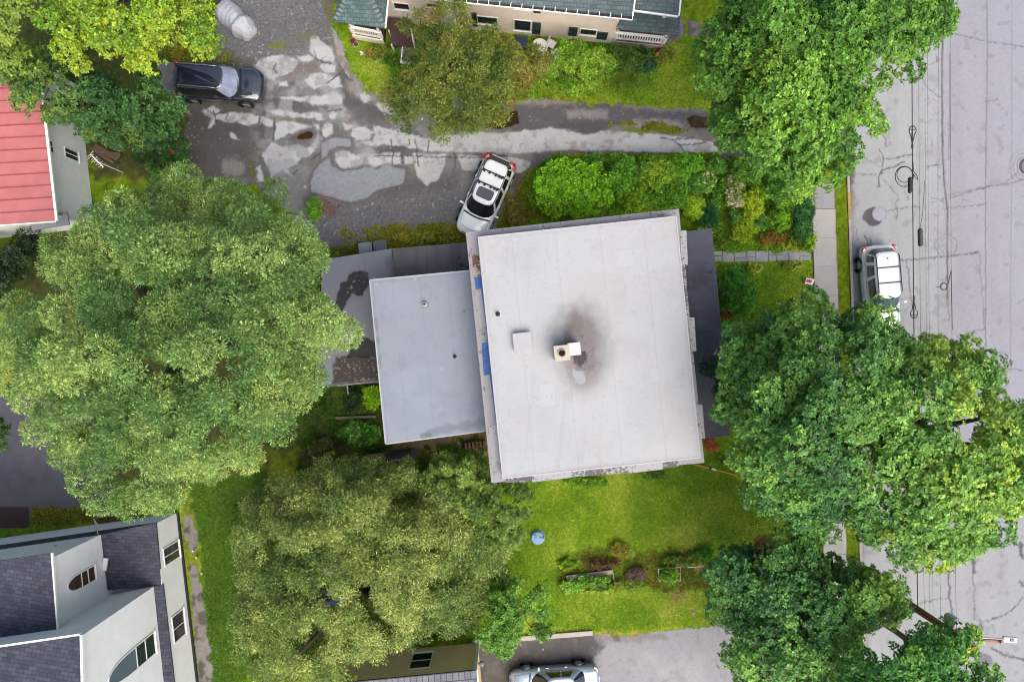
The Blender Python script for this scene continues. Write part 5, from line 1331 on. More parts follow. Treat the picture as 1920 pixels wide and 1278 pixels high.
SILV = car_mats('silver_paint', (286, 289, 293), .1, .3); S3['handlemat'] = M_CHROME
S3['wsmat'] = mat('blue_windshield', (70, 100, 140), .04, var=.3, scale=1.5, spec=.8, coat=1)
car = thing('parked_car', 'silver SUV with two black crossbars parked at the kerb partly under the street tree', 'car', (q.x, q.y, .018), R(-85), 'parked cars')
make_car(car, S3, SILV); rails(car, S3, M_BLACKTRIM, .60)
for x in (-.25, -1.05):
    MB().beam((x, -.62, 1.80), (x, .62, 1.80), .06, .03).build('crossbar', M_BLACKTRIM, car, bevel=.008, local=True)
MB().lathe((-1.52, 0, 1.735), [(.04, 0), (.03, .03), (.01, .12)], 10).build('antenna', M_BLACKTRIM, car, local=True)
SED = dict(L=4.8, st=[(-2.39, .66, .80, .34), (-2.32, .82, .94, .30), (-2.0, .88, .99, .25), (-.8, .905, .96, .22), (.7, .905, .95, .22), (1.2, .90, .93, .23), (1.8, .875, .86, .24), (2.15, .79, .77, .27), (2.31, .66, .69, .29), (2.39, .5, .62, .32)],
           cab=dict(xr0=-1.75, xf0=1.28, xr1=-1.02, xf1=.40, wb=.80, wr=.60, zb=.89, zr=1.43, bow=.2, side=[(-.62, -.10), (-.06, .60)]),
           doors=(-.85, .12, 1.05), handles=(-.68, .32), wheels=(-1.38, 1.42), wr=.33, mirror=(.78, .88, .98),
           head=[(1.95, .82), (2.17, .73), (2.26, .60), (2.18, .54), (2.0, .66)], tail=[(-2.33, .58, .86), (-2.30, .76, .87), (-2.14, .83, .88)])
q = P(1038, 1271)
SED['tailmat'] = M_LAMPO; SED['tailw'] = .10
car = thing('parked_car', 'silver blue sedan parked on the car park at the bottom edge', 'car', (q.x, q.y, .010), R(184), 'parked cars')
make_car(car, SED, car_mats('silver_blue_paint', (196, 212, 236), .3, .28))
# ---------------------------------------------------------------- motorcycle under a grey cover
q = P(445, 42)
mc = thing('covered_motorcycle', 'motorcycle under a pale grey fabric cover on the gravel', 'motorcycle', (q.x, q.y, .012), R(-43))
def cover():
    # profile along x: long tail, saddle, handlebar bulge, front wheel
    xs_ = [-1.22, -1.05, -.7, -.3, .05, .25, .42, .6, .8, 1.02, 1.18]
    hw_ = [.34, .50, .56, .56, .52, .49, .57, .56, .44, .38, .20]
    hz_ = [.30, .66, .86, .88, .87, .90, 1.06, 1.02, .84, .66, .32]
    n = 40; K = 60; V = []; F = []
    for i in range(K + 1):
        x = xs_[0] + (xs_[-1] - xs_[0]) * i / K; w, h = interp(xs_, hw_, x), interp(xs_, hz_, x)
        for k in range(n + 1):
            a = PI * k / n; y = math.cos(a); z = math.sin(a)
            fold = .035 * (1 - 2 * abs(math.sin(3.1 * x + 2.4 * y * w))) + .03 * (1 - 2 * abs(math.sin(1.7 * x - 4.2 * y * w + .6))) + .012 * math.sin(23 * x + 3 * y)
            V.append((x + .02 * math.sin(14 * y), math.copysign(abs(y) ** .75, y) * (w + .10 * (1 - z)) * (1 + fold), max(.02, h * z ** .72 + fold * .9 * z)))
    for i in range(K):
        for k in range(n): F.append((i * (n + 1) + k, i * (n + 1) + k + 1, (i + 1) * (n + 1) + k + 1, (i + 1) * (n + 1) + k))
    F += [tuple(range(n + 1))[::-1], tuple(range(K * (n + 1), (K + 1) * (n + 1)))]
    return MB().add(V, F)
cover().build('cover', mat('cover_cloth', (232, 234, 244), .6, var=.07, scale=3, bump=.1), mc, smooth=True, local=True)
for x in (-.78, .80):
    MB().lathe((x, 0, .30), [(.20, -.05), (.29, -.055), (.31, 0), (.29, .055), (.20, .05)], 20, axis='Y').build('wheel', M_TYRE, mc, local=True)
# ================================================================ STREET FURNITURE AND YARD THINGS
M_POLE = mat('brown_pole', (190, 136, 84), .85, var=.2, scale=6, bump=.3)
M_WIRE = mat('black_cable', (38, 38, 42), .6)
pb = P(1605, 1066)
pole = thing('utility_pole', 'brown wooden utility pole leaning into view beside the street under the lower right trees', 'utility pole', (pb.x, pb.y, 0))
MB().tube([(pb.x, pb.y, 0), (pb.x, pb.y, 5.5), (pb.x, pb.y, 11)], [.20, .175, .14], 14).build('post', M_POLE, pole, smooth=True)
ca = MB().beam((pb.x - 1.3, pb.y + .22, 10.55), (pb.x + 1.45, pb.y + .05, 10.55), .10, .12).build('crossarm', mat('orange_crossarm', (214, 140, 104), .8, var=.12), pole, bevel=.01)
M_INS = mat('insulator_grey', (176, 178, 184), .3)
for x in (-1.2, -.55, .6, 1.3):
    MB().lathe((pb.x + x, pb.y + .14 - x * .06, 10.61), [(.03, 0), (.06, .04), (.03, .07), (.06, .11), (.04, .16)], 10).build('insulator', M_INS, ca)
tx = MB().lathe((pb.x + .42, pb.y + .30, 8.3), [(.16, 0), (.19, .04), (.19, .70), (.16, .76), (.06, .80)], 18).build('transformer', mat('transformer_grey', (250, 254, 256), .5, var=.06), pole, bevel=.01)
for x in (-.08, .1): MB().lathe((pb.x + .42 + x, pb.y + .30, 9.09), [(.04, 0), (.06, .04), (.03, .09), (.05, .14), (.02, .2)], 8).build('bushing', M_INS, tx)
MB().beam((pb.x, pb.y, 8.7), (pb.x + .25, pb.y + .18, 8.7), .1, .08).build('bracket', M_DARKPIPE, pole)
z_ = 8.9
M_ARM = mat('lamp_arm_metal', (236, 236, 238), .4, .2, .03)
a0 = Vector((pb.x, pb.y, 8.5)); a1 = P(1838, 1193, z_); a2_ = P(1884, 1198, z_)
MB().tube([a0, along(a0, a1, .6) + Vector((0, 0, .25)), a1 + Vector((0, 0, .1)), a2_], .045, 8).build('lamp_arm', M_ARM, pole, smooth=True)
hd = P(1894, 1198.5, z_)
lamp = MB(); lamp.box((hd.x, hd.y, z_ - .02), (.62, .26, .12), R(-4)); lamp.build('lamp_head', M_ARM, pole, bevel=.04)
MB().box((hd.x + .06, hd.y, z_ + .06), (.16, .12, .05), R(-4)).build('photocell', mat('grey_cell', (150, 152, 158), .5), pole, bevel=.01)
MB().box((hd.x - .55, hd.y - .05, z_ - .04), (.26, .16, .10), R(-4)).build('ballast_box', M_DARKPIPE, pole, bevel=.02)
# power and telephone lines along the street
Y0, Y1 = pb.y, pb.y + 62
def line(x0, x1, z, sag, r, name, label, group=None, y0=None, y1=None, n=40):
    ys = [(y0 if y0 is not None else Y0) + ((y1 if y1 is not None else Y1) - (y0 if y0 is not None else Y0)) * i / n for i in range(n + 1)]
    pts = [Vector((x0 + (x1 - x0) * i / n, y, z - sag * 4 * (i / n) * (1 - i / n))) for i, y in enumerate(ys)]
    o = MB().tube(pts, r, 6).build(name, M_WIRE, None, smooth=True)
    tag(o, label, 'cable', group); return pts
def xat(px, z): return (px - CX) * (CAMH - z) / FPX
def zline(z, sag, y): t = (y - Y0) / (Y1 - Y0); return z - sag * 4 * t * (1 - t)
ZT, SG = 7.0, .5
zmid = ZT - SG
def tele(px, z): return xat(px, z)
# survey positions mid-span
line(xat(1721, ZT), xat(1708, zmid) , ZT, SG, .021, 'telephone_cable', 'thickest black telephone cable with loops and cases along the street', 'overhead cables')
line(xat(1728, ZT), xat(1716, zmid), ZT + .25, SG, .007, 'thin_wire', 'thin black wire just right of the thickest telephone cable', 'overhead cables')
line(xat(1735, ZT), xat(1727, zmid), ZT + .4, SG, .0055, 'thin_wire', 'left wire of the thin pair over the grey lane', 'overhead cables')
line(xat(1741, ZT), xat(1730, zmid), ZT + .4, SG, .0055, 'thin_wire', 'right wire of the thin pair over the grey lane', 'overhead cables')
line(pb.x - 1.2, xat(1772, 9.9), 10.78, .7, .0065, 'power_line', 'left power line near the dark seam of the street', 'overhead cables')
line(pb.x - .55, xat(1783, 9.9), 10.78, .7, .0065, 'power_line', 'power line just right of the dark street seam', 'overhead cables')
def cable_at(py):
    z = 6.6
    for _ in range(6):
        y = (CY - py) * (CAMH - z) / FPX; t = (y - Y0) / (Y1 - Y0); z = ZT - SG * 4 * t * (1 - t)
    x0, x1 = xat(1721, ZT), xat(1708, zmid); return Vector((x0 + (x1 - x0) * t, y, z))
def loop_fit(py, flip, label):
    c = cable_at(py); m = MB()
    s = 1 if flip else -1; pts = []
    for k in range(17):
        a = -PI * .80 + 1.6 * PI * k / 16; r = .16
        pts.append(c + Vector((r * math.sin(a), s * r * 1.3 * math.cos(a), .03)))
    ap = c + Vector((0, -s * .62, 0))
    m.tube([ap] + pts + [ap], .022, 6, cap=False); m.beam(c + Vector((0, s * .2, 0)), ap, .05, .04); m.beam(ap, ap + Vector((0, -s * .2, 0)), .07, .06)
    m.beam(c + Vector((-.13, s * .05, .01)), c + Vector((.13, s * .05, .01)), .03, .03)
    tag(m.build('cable_loop_bracket', M_WIRE, None), label, 'cable bracket', 'cable brackets')
loop_fit(245, True, 'upper black teardrop bracket where the cable doubles back')
loop_fit(588, False, 'lower black teardrop bracket beside the silver SUV')
c = cable_at(325); m = MB()
for r, ox in ((.36, -.34), (.42, -.36)):
    pts = [c + Vector((ox + r * math.cos(2 * PI * k / 24), -.05 + r * math.sin(2 * PI * k / 24) * (1.0 if r < .4 else 1.12) - (r - .36) * 1.4, -.04)) for k in range(25)]
    m.tube(pts, .02, 6, cap=False)
m.tube([c + Vector((.02, .55, 0)), c + Vector((.05, .1, -.02)), c + Vector((.22, -.1, -.03)), c + Vector((.25, -.3, -.03)), c + Vector((.1, -.1, -.02)), c], .018, 6)
tag(m.build('cable_coil', M_WIRE, None, smooth=True), 'coil of spare black cable hanging on the telephone line', 'cable coil')
c = cable_at(348); m = MB(); m.tube([c + Vector((-.09, .40, -.08)), c + Vector((-.09, .34, -.08)), c + Vector((-.09, -.28, -.08)), c + Vector((-.09, -.34, -.08))], [.05, .085, .085, .05], 12)
for y in (.22, 0, -.2): m.box(c + Vector((-.06, y, -.03)), (.14, .05, .12))
tag(m.build('splice_case', M_BLACKTRIM, None, smooth=False), 'black splice case hung directly below the cable coil', 'splice case', 'splice cases')
q = P(1725, 445, 6.4); m = MB(); m.tube([q + Vector((0, .42, 0)), q + Vector((0, .34, 0)), q + Vector((.02, -.36, 0)), q + Vector((.02, -.42, 0))], [.05, .11, .11, .06], 12)
for y in (.25, 0, -.25): m.box(q + Vector((.01, y, .06)), (.17, .06, .12))
m.tube([q + Vector((0, .42, 0)), q + Vector((.06, 1.1, .12)), q + Vector((.12, 2.6, .2))], .012, 6)
tag(m.build('splice_case', mat('grey_case', (78, 78, 84), .5), None), 'dark grey splice case hanging alone right of the thick cable', 'splice case', 'splice cases')
q = P(1770, 537, 8.0); m = MB(); m.tube([q + Vector((.15 * math.cos(2 * PI * k / 20), .15 * math.sin(2 * PI * k / 20), 0)) for k in range(21)], .035, 8, cap=False); m.beam(q + Vector((-.14, 0, 0)), q + Vector((-.32, -.03, 0)), .05, .04)
m.tube([q + Vector((.16, 0, 0)), q + Vector((.18, .7, .25)), q + Vector((.2, -1.9, .3))], .018, 6)
tag(m.build('cable_ring', mat('dull_ring', (104, 104, 110), .5), None), 'small grey ring hanging on a wire over the street', 'cable ring')
# manhole cover in the street at the right edge
q = P(1926, 312); mh = thing('manhole_cover', 'round dark rimmed manhole cover at the right edge of the street', 'manhole cover', (q.x, q.y, .018))
MB().lathe((q.x, q.y, .004), [(.33, 0), (.46, 0), (.46, .022), (.33, .022)], 32, cap=False).build('ring', mat('iron_ring', (92, 90, 96), .7, var=.2), mh)
mm = MB().lathe((q.x, q.y, .016), [(.32, 0), (.32, .02)], 32)
for k in range(-3, 4): mm.beam((q.x + k * .08, q.y - math.sqrt(.09 - (k * .08) ** 2), .042), (q.x + k * .08, q.y + math.sqrt(.09 - (k * .08) ** 2), .042), .03, .012)
mm.build('lid', mat('iron_lid', (150, 148, 152), .7, var=.15), mh)
# rubbish bins
def bin_(px, py, rz, m, label, k=1.0):
    q = P(px, py); t = thing('wheelie_bin', label, 'bin', (q.x, q.y, 0), rz, 'rubbish bins')
    b = MB(); a0_, a1_, h = .27 * k, .33 * k, .98
    b.add([(-a0_, -a0_, .04), (a0_, -a0_, .04), (a0_, a0_, .04), (-a0_, a0_, .04), (-a1_, -a1_ * 1.1, h), (a1_, -a1_ * 1.1, h), (a1_, a1_ * 1.1, h), (-a1_, a1_ * 1.1, h)],
          [(3, 2, 1, 0), (4, 5, 6, 7), (0, 1, 5, 4), (1, 2, 6, 5), (2, 3, 7, 6), (3, 0, 4, 7)])
    b.build('body', m, t, bevel=.04, local=True)
    l = MB(); l.box((0, .02, h + .045), (.72 * k, .80 * k, .07)); l.box((0, 0, h + .085), (.50 * k, .56 * k, .03)); l.box((0, .43 * k, h + .02), (.5 * k, .06, .06))
    l.build('lid', m, t, bevel=.025, local=True)
    MB().tube([(-.26 * k, -.42 * k, h - .03), (.26 * k, -.42 * k, h - .03)], .022, 8).build('handle', m, t, local=True)
    for s in (1, -1): MB().lathe((s * .3 * k, -.24 * k, .12), [(.12, -.03), (.12, .03)], 16, axis='X').build('wheel', M_TYRE, t, local=True)
bin_(692, 474, R(6), mat('pale_grey_bin', (160, 170, 178), .45, var=.05), 'pale grey wheelie bin, left of the pair by the low roof')
bin_(719, 470, R(6), mat('slate_bin', (112, 118, 134), .4, var=.05), 'slate grey wheelie bin, right of the pair by the low roof')
q = P(757, 850); t = thing('barbecue', 'black covered barbecue standing under the rear roof edge', 'barbecue', (q.x, q.y, 0), R(8))
M_BBQ = mat('bbq_black', (30, 31, 36), .35, var=.15, scale=4)
b = MB(); b.add([(-.45, -.3, .5), (.45, -.3, .5), (.45, .3, .5), (-.45, .3, .5), (-.48, -.36, .9), (.48, -.36, .9), (.48, .36, .9), (-.48, .36, .9)], [(3, 2, 1, 0), (4, 5, 6, 7), (0, 1, 5, 4), (1, 2, 6, 5), (2, 3, 7, 6), (3, 0, 4, 7)]); b.build('firebox', M_BBQ, t, bevel=.03, local=True)
b = MB(); n = 12
V_ = []; 
for i in range(n + 1):
    a = PI * i / n
    for x in (-.49, .49): V_.append((x, -.37 * math.cos(a), .905 + .30 * math.sin(a)))
b.add(V_, [(2 * i, 2 * i + 1, 2 * i + 3, 2 * i + 2) for i in range(n)] + [tuple(range(0, 2 * n + 2, 2))[::-1], tuple(range(1, 2 * n + 2, 2))]); b.build('hood', M_BBQ, t, smooth=False, local=True)
MB().tube([(-.3, -.30, 1.02), (-.3, -.40, 1.05), (.3, -.40, 1.05), (.3, -.30, 1.02)], .02, 8).build('handle', M_CHROME, t, local=True)
for s in (1, -1): MB().box((s * .68, 0, .88), (.36, .5, .04)).build('side_shelf', M_BBQ, t, bevel=.01, local=True)
for x in (-.4, .4):
    for y in (-.25, .25): MB().box((x, y, .25), (.05, .05, .5)).build('leg', M_BBQ, t, local=True)
q = P(805, 888); t = thing('bucket', 'dark bucket with a pale lid in the weeds below the rear roof', 'bucket', (q.x, q.y, 0))
MB().lathe((q.x, q.y, 0), [(.16, 0), (.21, .48), (.23, .48), (.23, .52)], 20).build('pail', mat('dark_plastic', (40, 44, 56), .4), t)
MB().lathe((q.x, q.y, .522), [(.19, 0), (.18, .03), (.02, .035)], 20).build('lid', mat('pale_lid', (128, 138, 158), .4), t)
q = P(707, 858); t = thing('planter_box', 'weathered wooden planter box in the weeds by the rear roof corner', 'planter', (q.x, q.y, 0), R(6))
M_OLD = mat_lines('grey_old_wood', (158, 146, 124), .12, 'Y', .3, .1, .9, var=.2)
for y in (-.26, .26): MB().box((0, y, .22), (1.0, .05, .44)).build('side_board', M_OLD, t, bevel=.008, local=True)
for x in (-.475, .475): MB().box((x, 0, .22), (.05, .46, .44)).build('end_board', M_OLD, t, bevel=.008, local=True)
MB().box((0, 0, .18), (.88, .45, .36)).build('lid_board', M_OLD, t, local=True)
MB().box((0, 0, .40), (.9, .46, .03)).build('top', mat_lines('moss_wood', (138, 128, 84), .14, 'X', .3, .1, .9, var=.25), t, local=True)
q = P(893, 832); t = thing('brick_edging', 'row of upright reddish brown edging posts under the rear roof corner', 'edging', (q.x, q.y, 0), R(6))
for k in range(6): MB().box((-.55 + k * .2, 0, .18), (.13, .35, .36)).build('edging_post', mat('red_brown', (142, 92, 70), .85, var=.2, scale=5) if k == 0 else bpy.data.materials['red_brown'], t, bevel=.01, local=True)
# blue things
q = P(1008, 1006); t = thing('plastic_tub', 'small pale blue plastic tub upturned on the lawn under the fruit tree', 'tub', (q.x, q.y, 0))
M_BLUEP = mat('pale_blue_plastic', (146, 190, 240), .35, var=.06, scale=3)
MB().lathe((q.x, q.y, 0), [(.42, 0), (.41, .05), (.38, .06), (.35, .26), (.33, .28), (.0, .285)], 12, cap=False).build('basin', M_BLUEP, t)
lv = MB(); r3 = random.Random(5)
for _ in range(26):
    a, r = r3.uniform(0, 2 * PI), r3.uniform(.1, .34); lv.box((q.x + r * math.cos(a), q.y + abs(r * math.sin(a)) * .9, .295), (.05, .03, .01), r3.uniform(0, 3))
tag(lv.build('fallen_leaves', mat('dark_leaf_litter', (64, 74, 50), .9), None), 'dark fallen leaves lying on the pale blue tub', 'leaves', kind='stuff')
M_TARP = mat('blue_tarp', (44, 100, 190), .5, var=.25, scale=4, bump=.3)
def tarp(poly, h, label):
    xs_ = [P(*p) for p in poly]; c = sum(xs_, Vector()) / len(xs_); V_ = [c + Vector((0, 0, h))]; n = len(xs_); F_ = []
    for s, z in ((.45, h * .9), (.8, h * .55), (1.0, .02)):
        for i, p in enumerate(xs_): v = c + (p - c) * s; V_.append(Vector((v.x, v.y, z + .06 * math.sin(i * 2.3 + s * 9))))
    for i in range(n): F_.append((0, 1 + i, 1 + (i + 1) % n))
    for r in range(2):
        for i in range(n): F_.append((1 + r * n + i, 1 + (r + 1) * n + i, 1 + (r + 1) * n + (i + 1) % n, 1 + r * n + (i + 1) % n))
    tag(MB().add(V_, F_).build('tarpaulin', M_TARP, None), label, 'tarpaulin', 'blue tarpaulins')
tarp([(606,1106),(630,1098),(672,1098),(676,1118),(640,1134),(612,1134)], .5, 'larger blue tarpaulin half hidden below the olive tree')
tarp([(604,1064),(648,1064),(650,1078),(612,1080)], .4, 'small dark blue tarpaulin showing through the middle of the olive tree')
tarp([(845,1028),(878,1022),(884,1048),(850,1058)], .5, 'blue tarpaulin at the right side of the olive tree')
# yellow pole on the lawn
a, b = P(1296, 868, .05), P(1380, 890, .05)
t = thing('yellow_pole', 'long yellow pole with a black and a white band lying on the lawn', 'pole', (a.x, a.y, 0))
def seg(i, j, name, m, r=.045): MB().tube([along(a, b, i), along(a, b, j)], r, 12).build(name, m, t, smooth=False)
M_YEL = mat('yellow_paint', (246, 176, 32), .5, var=.05); seg(0, .40, 'shaft', M_YEL); seg(.55, 1, 'shaft', M_YEL); seg(.40, .45, 'black_band', M_BLACKTRIM, .052); seg(.45, .55, 'white_band', M_TRIM, .047)
# raised beds and frames in the kitchen garden
q = P(1105, 1078); t = thing('raised_bed', 'grey weathered plank raised bed among the weeds on the lower lawn', 'raised bed', (q.x, q.y, 0))
M_PLANK = mat_lines('plank_grey', (186, 178, 172), .10, 'Y', .2, .1, .9, var=.15)
MB().beam(P(1062, 1082, .25), P(1149, 1071, .25), .22, .10).build('board', M_PLANK, t, bevel=.008)
MB().beam(P(1064, 1082, .12), P(1066, 1100, .12), .06, .24).build('end_board', M_PLANK, t); MB().beam(P(1149, 1073, .12), P(1152, 1097, .12), .05, .24).build('end_board', M_PLANK, t)
MB().beam(P(1066, 1101, .12), P(1152, 1097, .12), .05, .2).build('board', M_PLANK, t)
M_PVC = mat('white_pipe', (290, 286, 270), .5)
q = P(1255, 1075); t = thing('plant_support', 'thin white pipe frame round leafy plants at the lower lawn', 'plant support', (q.x, q.y, 0))
f = [P(1234, 1066, .5), P(1276, 1063, .5), P(1276, 1088, .5), P(1236, 1088, .5)]
MB().tube(f + [f[0]], .02, 6, cap=False).build('hoop', M_PVC, t)
for p in f: MB().tube([p, (p.x, p.y, 0)], .02, 6).build('leg', M_PVC, t)
q = P(1318, 1070); t = thing('plant_support', 'white pipe frame beside straw at the edge of the dark trees', 'plant support', (q.x, q.y, 0))
f = [P(1290, 1063, .5), P(1321, 1061, .5), P(1322, 1082, .5), P(1304, 1085, .5)]
MB().tube(f[:3], .02, 6).build('hoop', M_PVC, t)
for p in f[:3]: MB().tube([p, (p.x, p.y, 0)], .02, 6).build('leg', M_PVC, t)
t = tag(MB().beam(P(1180, 1029, .04), P(1190, 1040, .04), .10, .05).build('wooden_stake', M_PLANK, None, bevel=.01), 'short pale wooden stake lying on the lawn above the beds', 'stake')
def heap(name, px, py, r, h, m, label, cat, n=46, sd=1):
    r4 = random.Random(sd); c = P(px, py); mb = MB()
    for _ in range(n):
        a, d = r4.uniform(0, 2 * PI), r * math.sqrt(r4.random()); z = h * (1 - d / r) * r4.uniform(.5, 1) + .02; b_ = r4.uniform(0, 2 * PI); l = r4.uniform(.15, .32)
        p = Vector((c.x + d * math.cos(a), c.y + d * math.sin(a), z)); mb.beam(p, p + Vector((l * math.cos(b_), l * math.sin(b_), r4.uniform(-.04, .05))), .035, .02)
    tag(mb.build(name, m, None), label, cat)
heap('straw_heap', 1271, 1117, .45, .15, mat('straw', (206, 172, 100), .95, var=.15), 'heap of golden straw on the yellowing lawn', 'straw', 60, 2)
heap('straw_heap', 1311, 1066, .32, .15, bpy.data.materials['straw'], 'straw clump by the right pipe frame', 'straw', 44, 3)
def rock(px, py, r, m, label, name='stone', sd=1):
    r4 = random.Random(sd); c = P(px, py); n = 10; V_ = [(c.x, c.y, r * .8)]; F_ = []
    for s, z in ((.6, .7), (1.0, .3), (.95, -.02)):
        for k in range(n): a = 2 * PI * k / n; d = r * s * r4.uniform(.85, 1.15); V_.append((c.x + d * math.cos(a), c.y + d * math.sin(a), r * z))
    for k in range(n): F_.append((0, 1 + k, 1 + (k + 1) % n))
    for r_ in range(2):
        for k in range(n): F_.append((1 + r_ * n + k, 1 + (r_ + 1) * n + k, 1 + (r_ + 1) * n + (k + 1) % n, 1 + r_ * n + (k + 1) % n))
    tag(MB().add(V_, F_).build(name, m, None, smooth=True), label, 'stone', 'stones')
M_ROCK = mat('pinkish_stone', (196, 156, 140), .9, var=.15); M_ROCKG = mat('pale_stone', (206, 200, 192), .9, var=.15)
rock(1300, 1147, .13, M_ROCK, 'pinkish stone on the lawn near the car park', sd=1); rock(1217, 1061, .10, M_ROCK, 'pale pink stone left of the pipe frames', sd=2); rock(1106, 1028, .12, mat('brown_stone', (146, 106, 90), .9), 'reddish brown stone on the mown lawn', sd=3)
rock(1018, 1216, .07, M_ROCKG, 'small white stone on the dark part of the car park', sd=4); rock(572, 350, .12, M_ROCKG, 'pale stone at the left end of the big puddle', sd=5); rock(1278, 1032, .10, M_ROCKG, 'pale stone between the lawn and the kitchen garden', sd=6)
m = MB(); m.beam(P(885, 1203, .08), P(1111, 1185, .08), .26, .2); tag(m.build('low_wall', mat('pale_kerb_stone', (222, 212, 200), .9, var=.1, scale=4), None, bevel=.02), 'pale stone edging wall between the lawn and the car park', 'low wall')
# realtor-like pink lawn sign
q = P(1512, 530); t = thing('lawn_sign', 'small pink and white lawn sign beside the pavement', 'sign', (q.x, q.y, 0), R(-10))
MB().box((0, .04, .45), (.42, .02, .34), M=Matrix.Rotation(R(-58), 3, 'X')).build('board', M_TRIM, t, local=True)
MB().box((-.03, .052, .462), (.30, .02, .20), M=Matrix.Rotation(R(-58), 3, 'X')).build('pink_panel', mat('pink_print', (232, 92, 130), .6, var=.2, scale=8), t, local=True)
for s in (1, -1): MB().tube([(s * .17, 0, 0), (s * .17, .02, .42)], .008, 6).build('wire_leg', M_CHROME, t, local=True)
# satellite dish and small table by the peach house
q = P(1012, 84, 1.0); t = thing('garden_table', 'round white garden table between the peach house and the bushes', 'table', (q.x, q.y, 0))
MB().lathe((q.x, q.y, .72), [(.42, 0), (.44, .015), (.42, .035), (.0, .04)], 28, cap=False).build('table_top', M_TRIM, t)
MB().lathe((q.x, q.y, 0), [(.22, 0), (.20, .03), (.04, .06), (.04, .718)], 14).build('pedestal', M_TRIM, t)
for i, (px, py, lab) in enumerate(((1034, 83, 'white garden chair to the right of the round table'), (1042, 101, 'white garden chair below the round table'))):
    q = P(px, py, .4); t = thing('garden_chair', lab, 'chair', (q.x, q.y, 0), R(60 + 70 * i), 'garden chairs')
    MB().box((0, 0, .42), (.42, .42, .03)).build('seat', M_TRIM, t, bevel=.01, local=True)
    bk = MB()
    for k in range(5): bk.box((-.16 + k * .08, .21, .65), (.045, .02, .45))
    bk.box((0, .21, .88), (.40, .03, .05)); bk.build('backrest', M_TRIM, t, local=True)
    for x in (-.18, .18):
        for y in (-.18, .18): MB().box((x, y, .2), (.035, .035, .41)).build('leg', M_TRIM, t, local=True)
t = thing('cellar_hatch', 'dark blue slatted cellar hatch against the peach house wall', 'hatch', (P(978, 84).x, P(978, 84).y, 0), R(-4))
MB().box((0, 0, .2), (.62, .62, .4)).build('box', mat('dark_blue_paint', (44, 54, 86), .6), t, bevel=.01, local=True)
for k in range(4): MB().box((0, -.22 + k * .15, .415), (.6, .10, .025)).build('slat', mat('slat_blue', (70, 84, 120), .6) if k == 0 else bpy.data.materials['slat_blue'], t, local=True)
# posts by the white house, television aerial, orange pots
for i, (x0, y0, x1, y1, lab) in enumerate(((362,1032,376,1020,'upper'), (368,1044,380,1034,'middle'), (378,1074,388,1065,'lower'))):
    a, b = P(x0, y0), P(x1, y1)
    t = thing('path_stake', '%s dark metal stake leaning beside the cracked garden path' % lab, 'stake', (a.x, a.y, 0), 0, 'path stakes')
    MB().tube([a, Vector((b.x, b.y, .55))], .025, 8).build('rod', M_DARKPIPE, t); MB().lathe((a.x, a.y, 0), [(.05, 0), (.05, .04), (.02, .06)], 10).build('foot', M_TRIM, t)
q = P(183, 303, 2.6); t = thing('television_aerial', 'white skeletal television aerial beside the grey sided house', 'aerial', (q.x, q.y, 0))
MB().tube([(q.x, q.y, 0), (q.x, q.y, 2.75)], .03, 8).build('mast', M_TRIM, t)
bo = MB(); bo.beam((q.x - .3, q.y + .33, 2.7), (q.x + .35, q.y - .3, 2.7), .05, .05); bo.build('boom', M_TRIM, t)
el = MB()
for k in range(9):
    s = -1 + k * .25; c_ = Vector((q.x + s * .32, q.y - s * .32, 2.74)); l = .30 - .02 * k; el.beam(c_ + Vector((-l, -l, .1 * math.sin(k * 2.1))) * (.4 + .25 * (k % 2)), c_ + Vector((l, l, 0)) * (.6 - .2 * (k % 3)), .018, .015)
el.build('elements', M_TRIM, t)
def pot(px, py, r, m, label, z=0):
    q = P(px, py); t = thing('flower_pot', label, 'flower pot', (q.x, q.y, z), 0, 'flower pots')
    MB().lathe((q.x, q.y, z), [(r * .65, 0), (r * .95, r * 1.5), (r * 1.08, r * 1.5), (r * 1.08, r * 1.75), (r * .9, r * 1.75), (r * .85, r * 1.5)], 18, cap=False).build('pot', m, t)
    MB().lathe((q.x, q.y, z), [(r * .86, r * 1.45), (r * .86, r * 1.5)], 18).build('soil', mat('pot_soil', (92, 62, 44), .95) if 'pot_soil' not in bpy.data.materials else bpy.data.materials['pot_soil'], t)
M_TERRA = mat('terracotta', (206, 116, 70), .85, var=.12)
pot(696, 107, .16, M_TERRA, 'terracotta pot in the flower bed by the west porch'); pot(1232, 101, .22, M_TERRA, 'terracotta pot at the corner of the balcony porch'); pot(663, 80, .16, M_TERRA, 'terracotta pot against the white west porch rail')
pot(669, 86, .13, mat('white_pot', (228, 230, 226), .5), 'white pot beside the west porch rail'); pot(711, 98, .13, M_TERRA, 'smaller terracotta pot nearest the brown deck')
tag(MB().beam(P(675, 97, .1), P(688, 104, .1), .07, .08).beam(P(676, 104, .12), P(684, 96, .12), .05, .05).build('crossed_slats', M_TRIM, None), 'crossed white slats lying in the flower bed', 'slats')
q = P(696, 170); t = thing('orange_marker', 'small orange marker at the lane edge of the north lawn', 'marker', (q.x, q.y, 0))
MB().lathe((q.x, q.y, 0), [(.10, 0), (.10, .02), (.06, .03), (.02, .30), (.0, .31)], 14, cap=False).build('cone', mat('orange_plastic', (240, 110, 70), .5), t)
q = P(331, 288); t = thing('garden_gnome_post', 'small white and orange ornament post at the edge of the bushes', 'ornament', (q.x, q.y, 0))
MB().lathe((q.x, q.y, 0), [(.12, 0), (.12, .5), (.08, .56)], 14).build('base', M_TRIM, t); MB().lathe((q.x, q.y, .56), [(.14, 0), (.12, .08), (.02, .16)], 14).build('cap', bpy.data.materials['orange_plastic'], t)
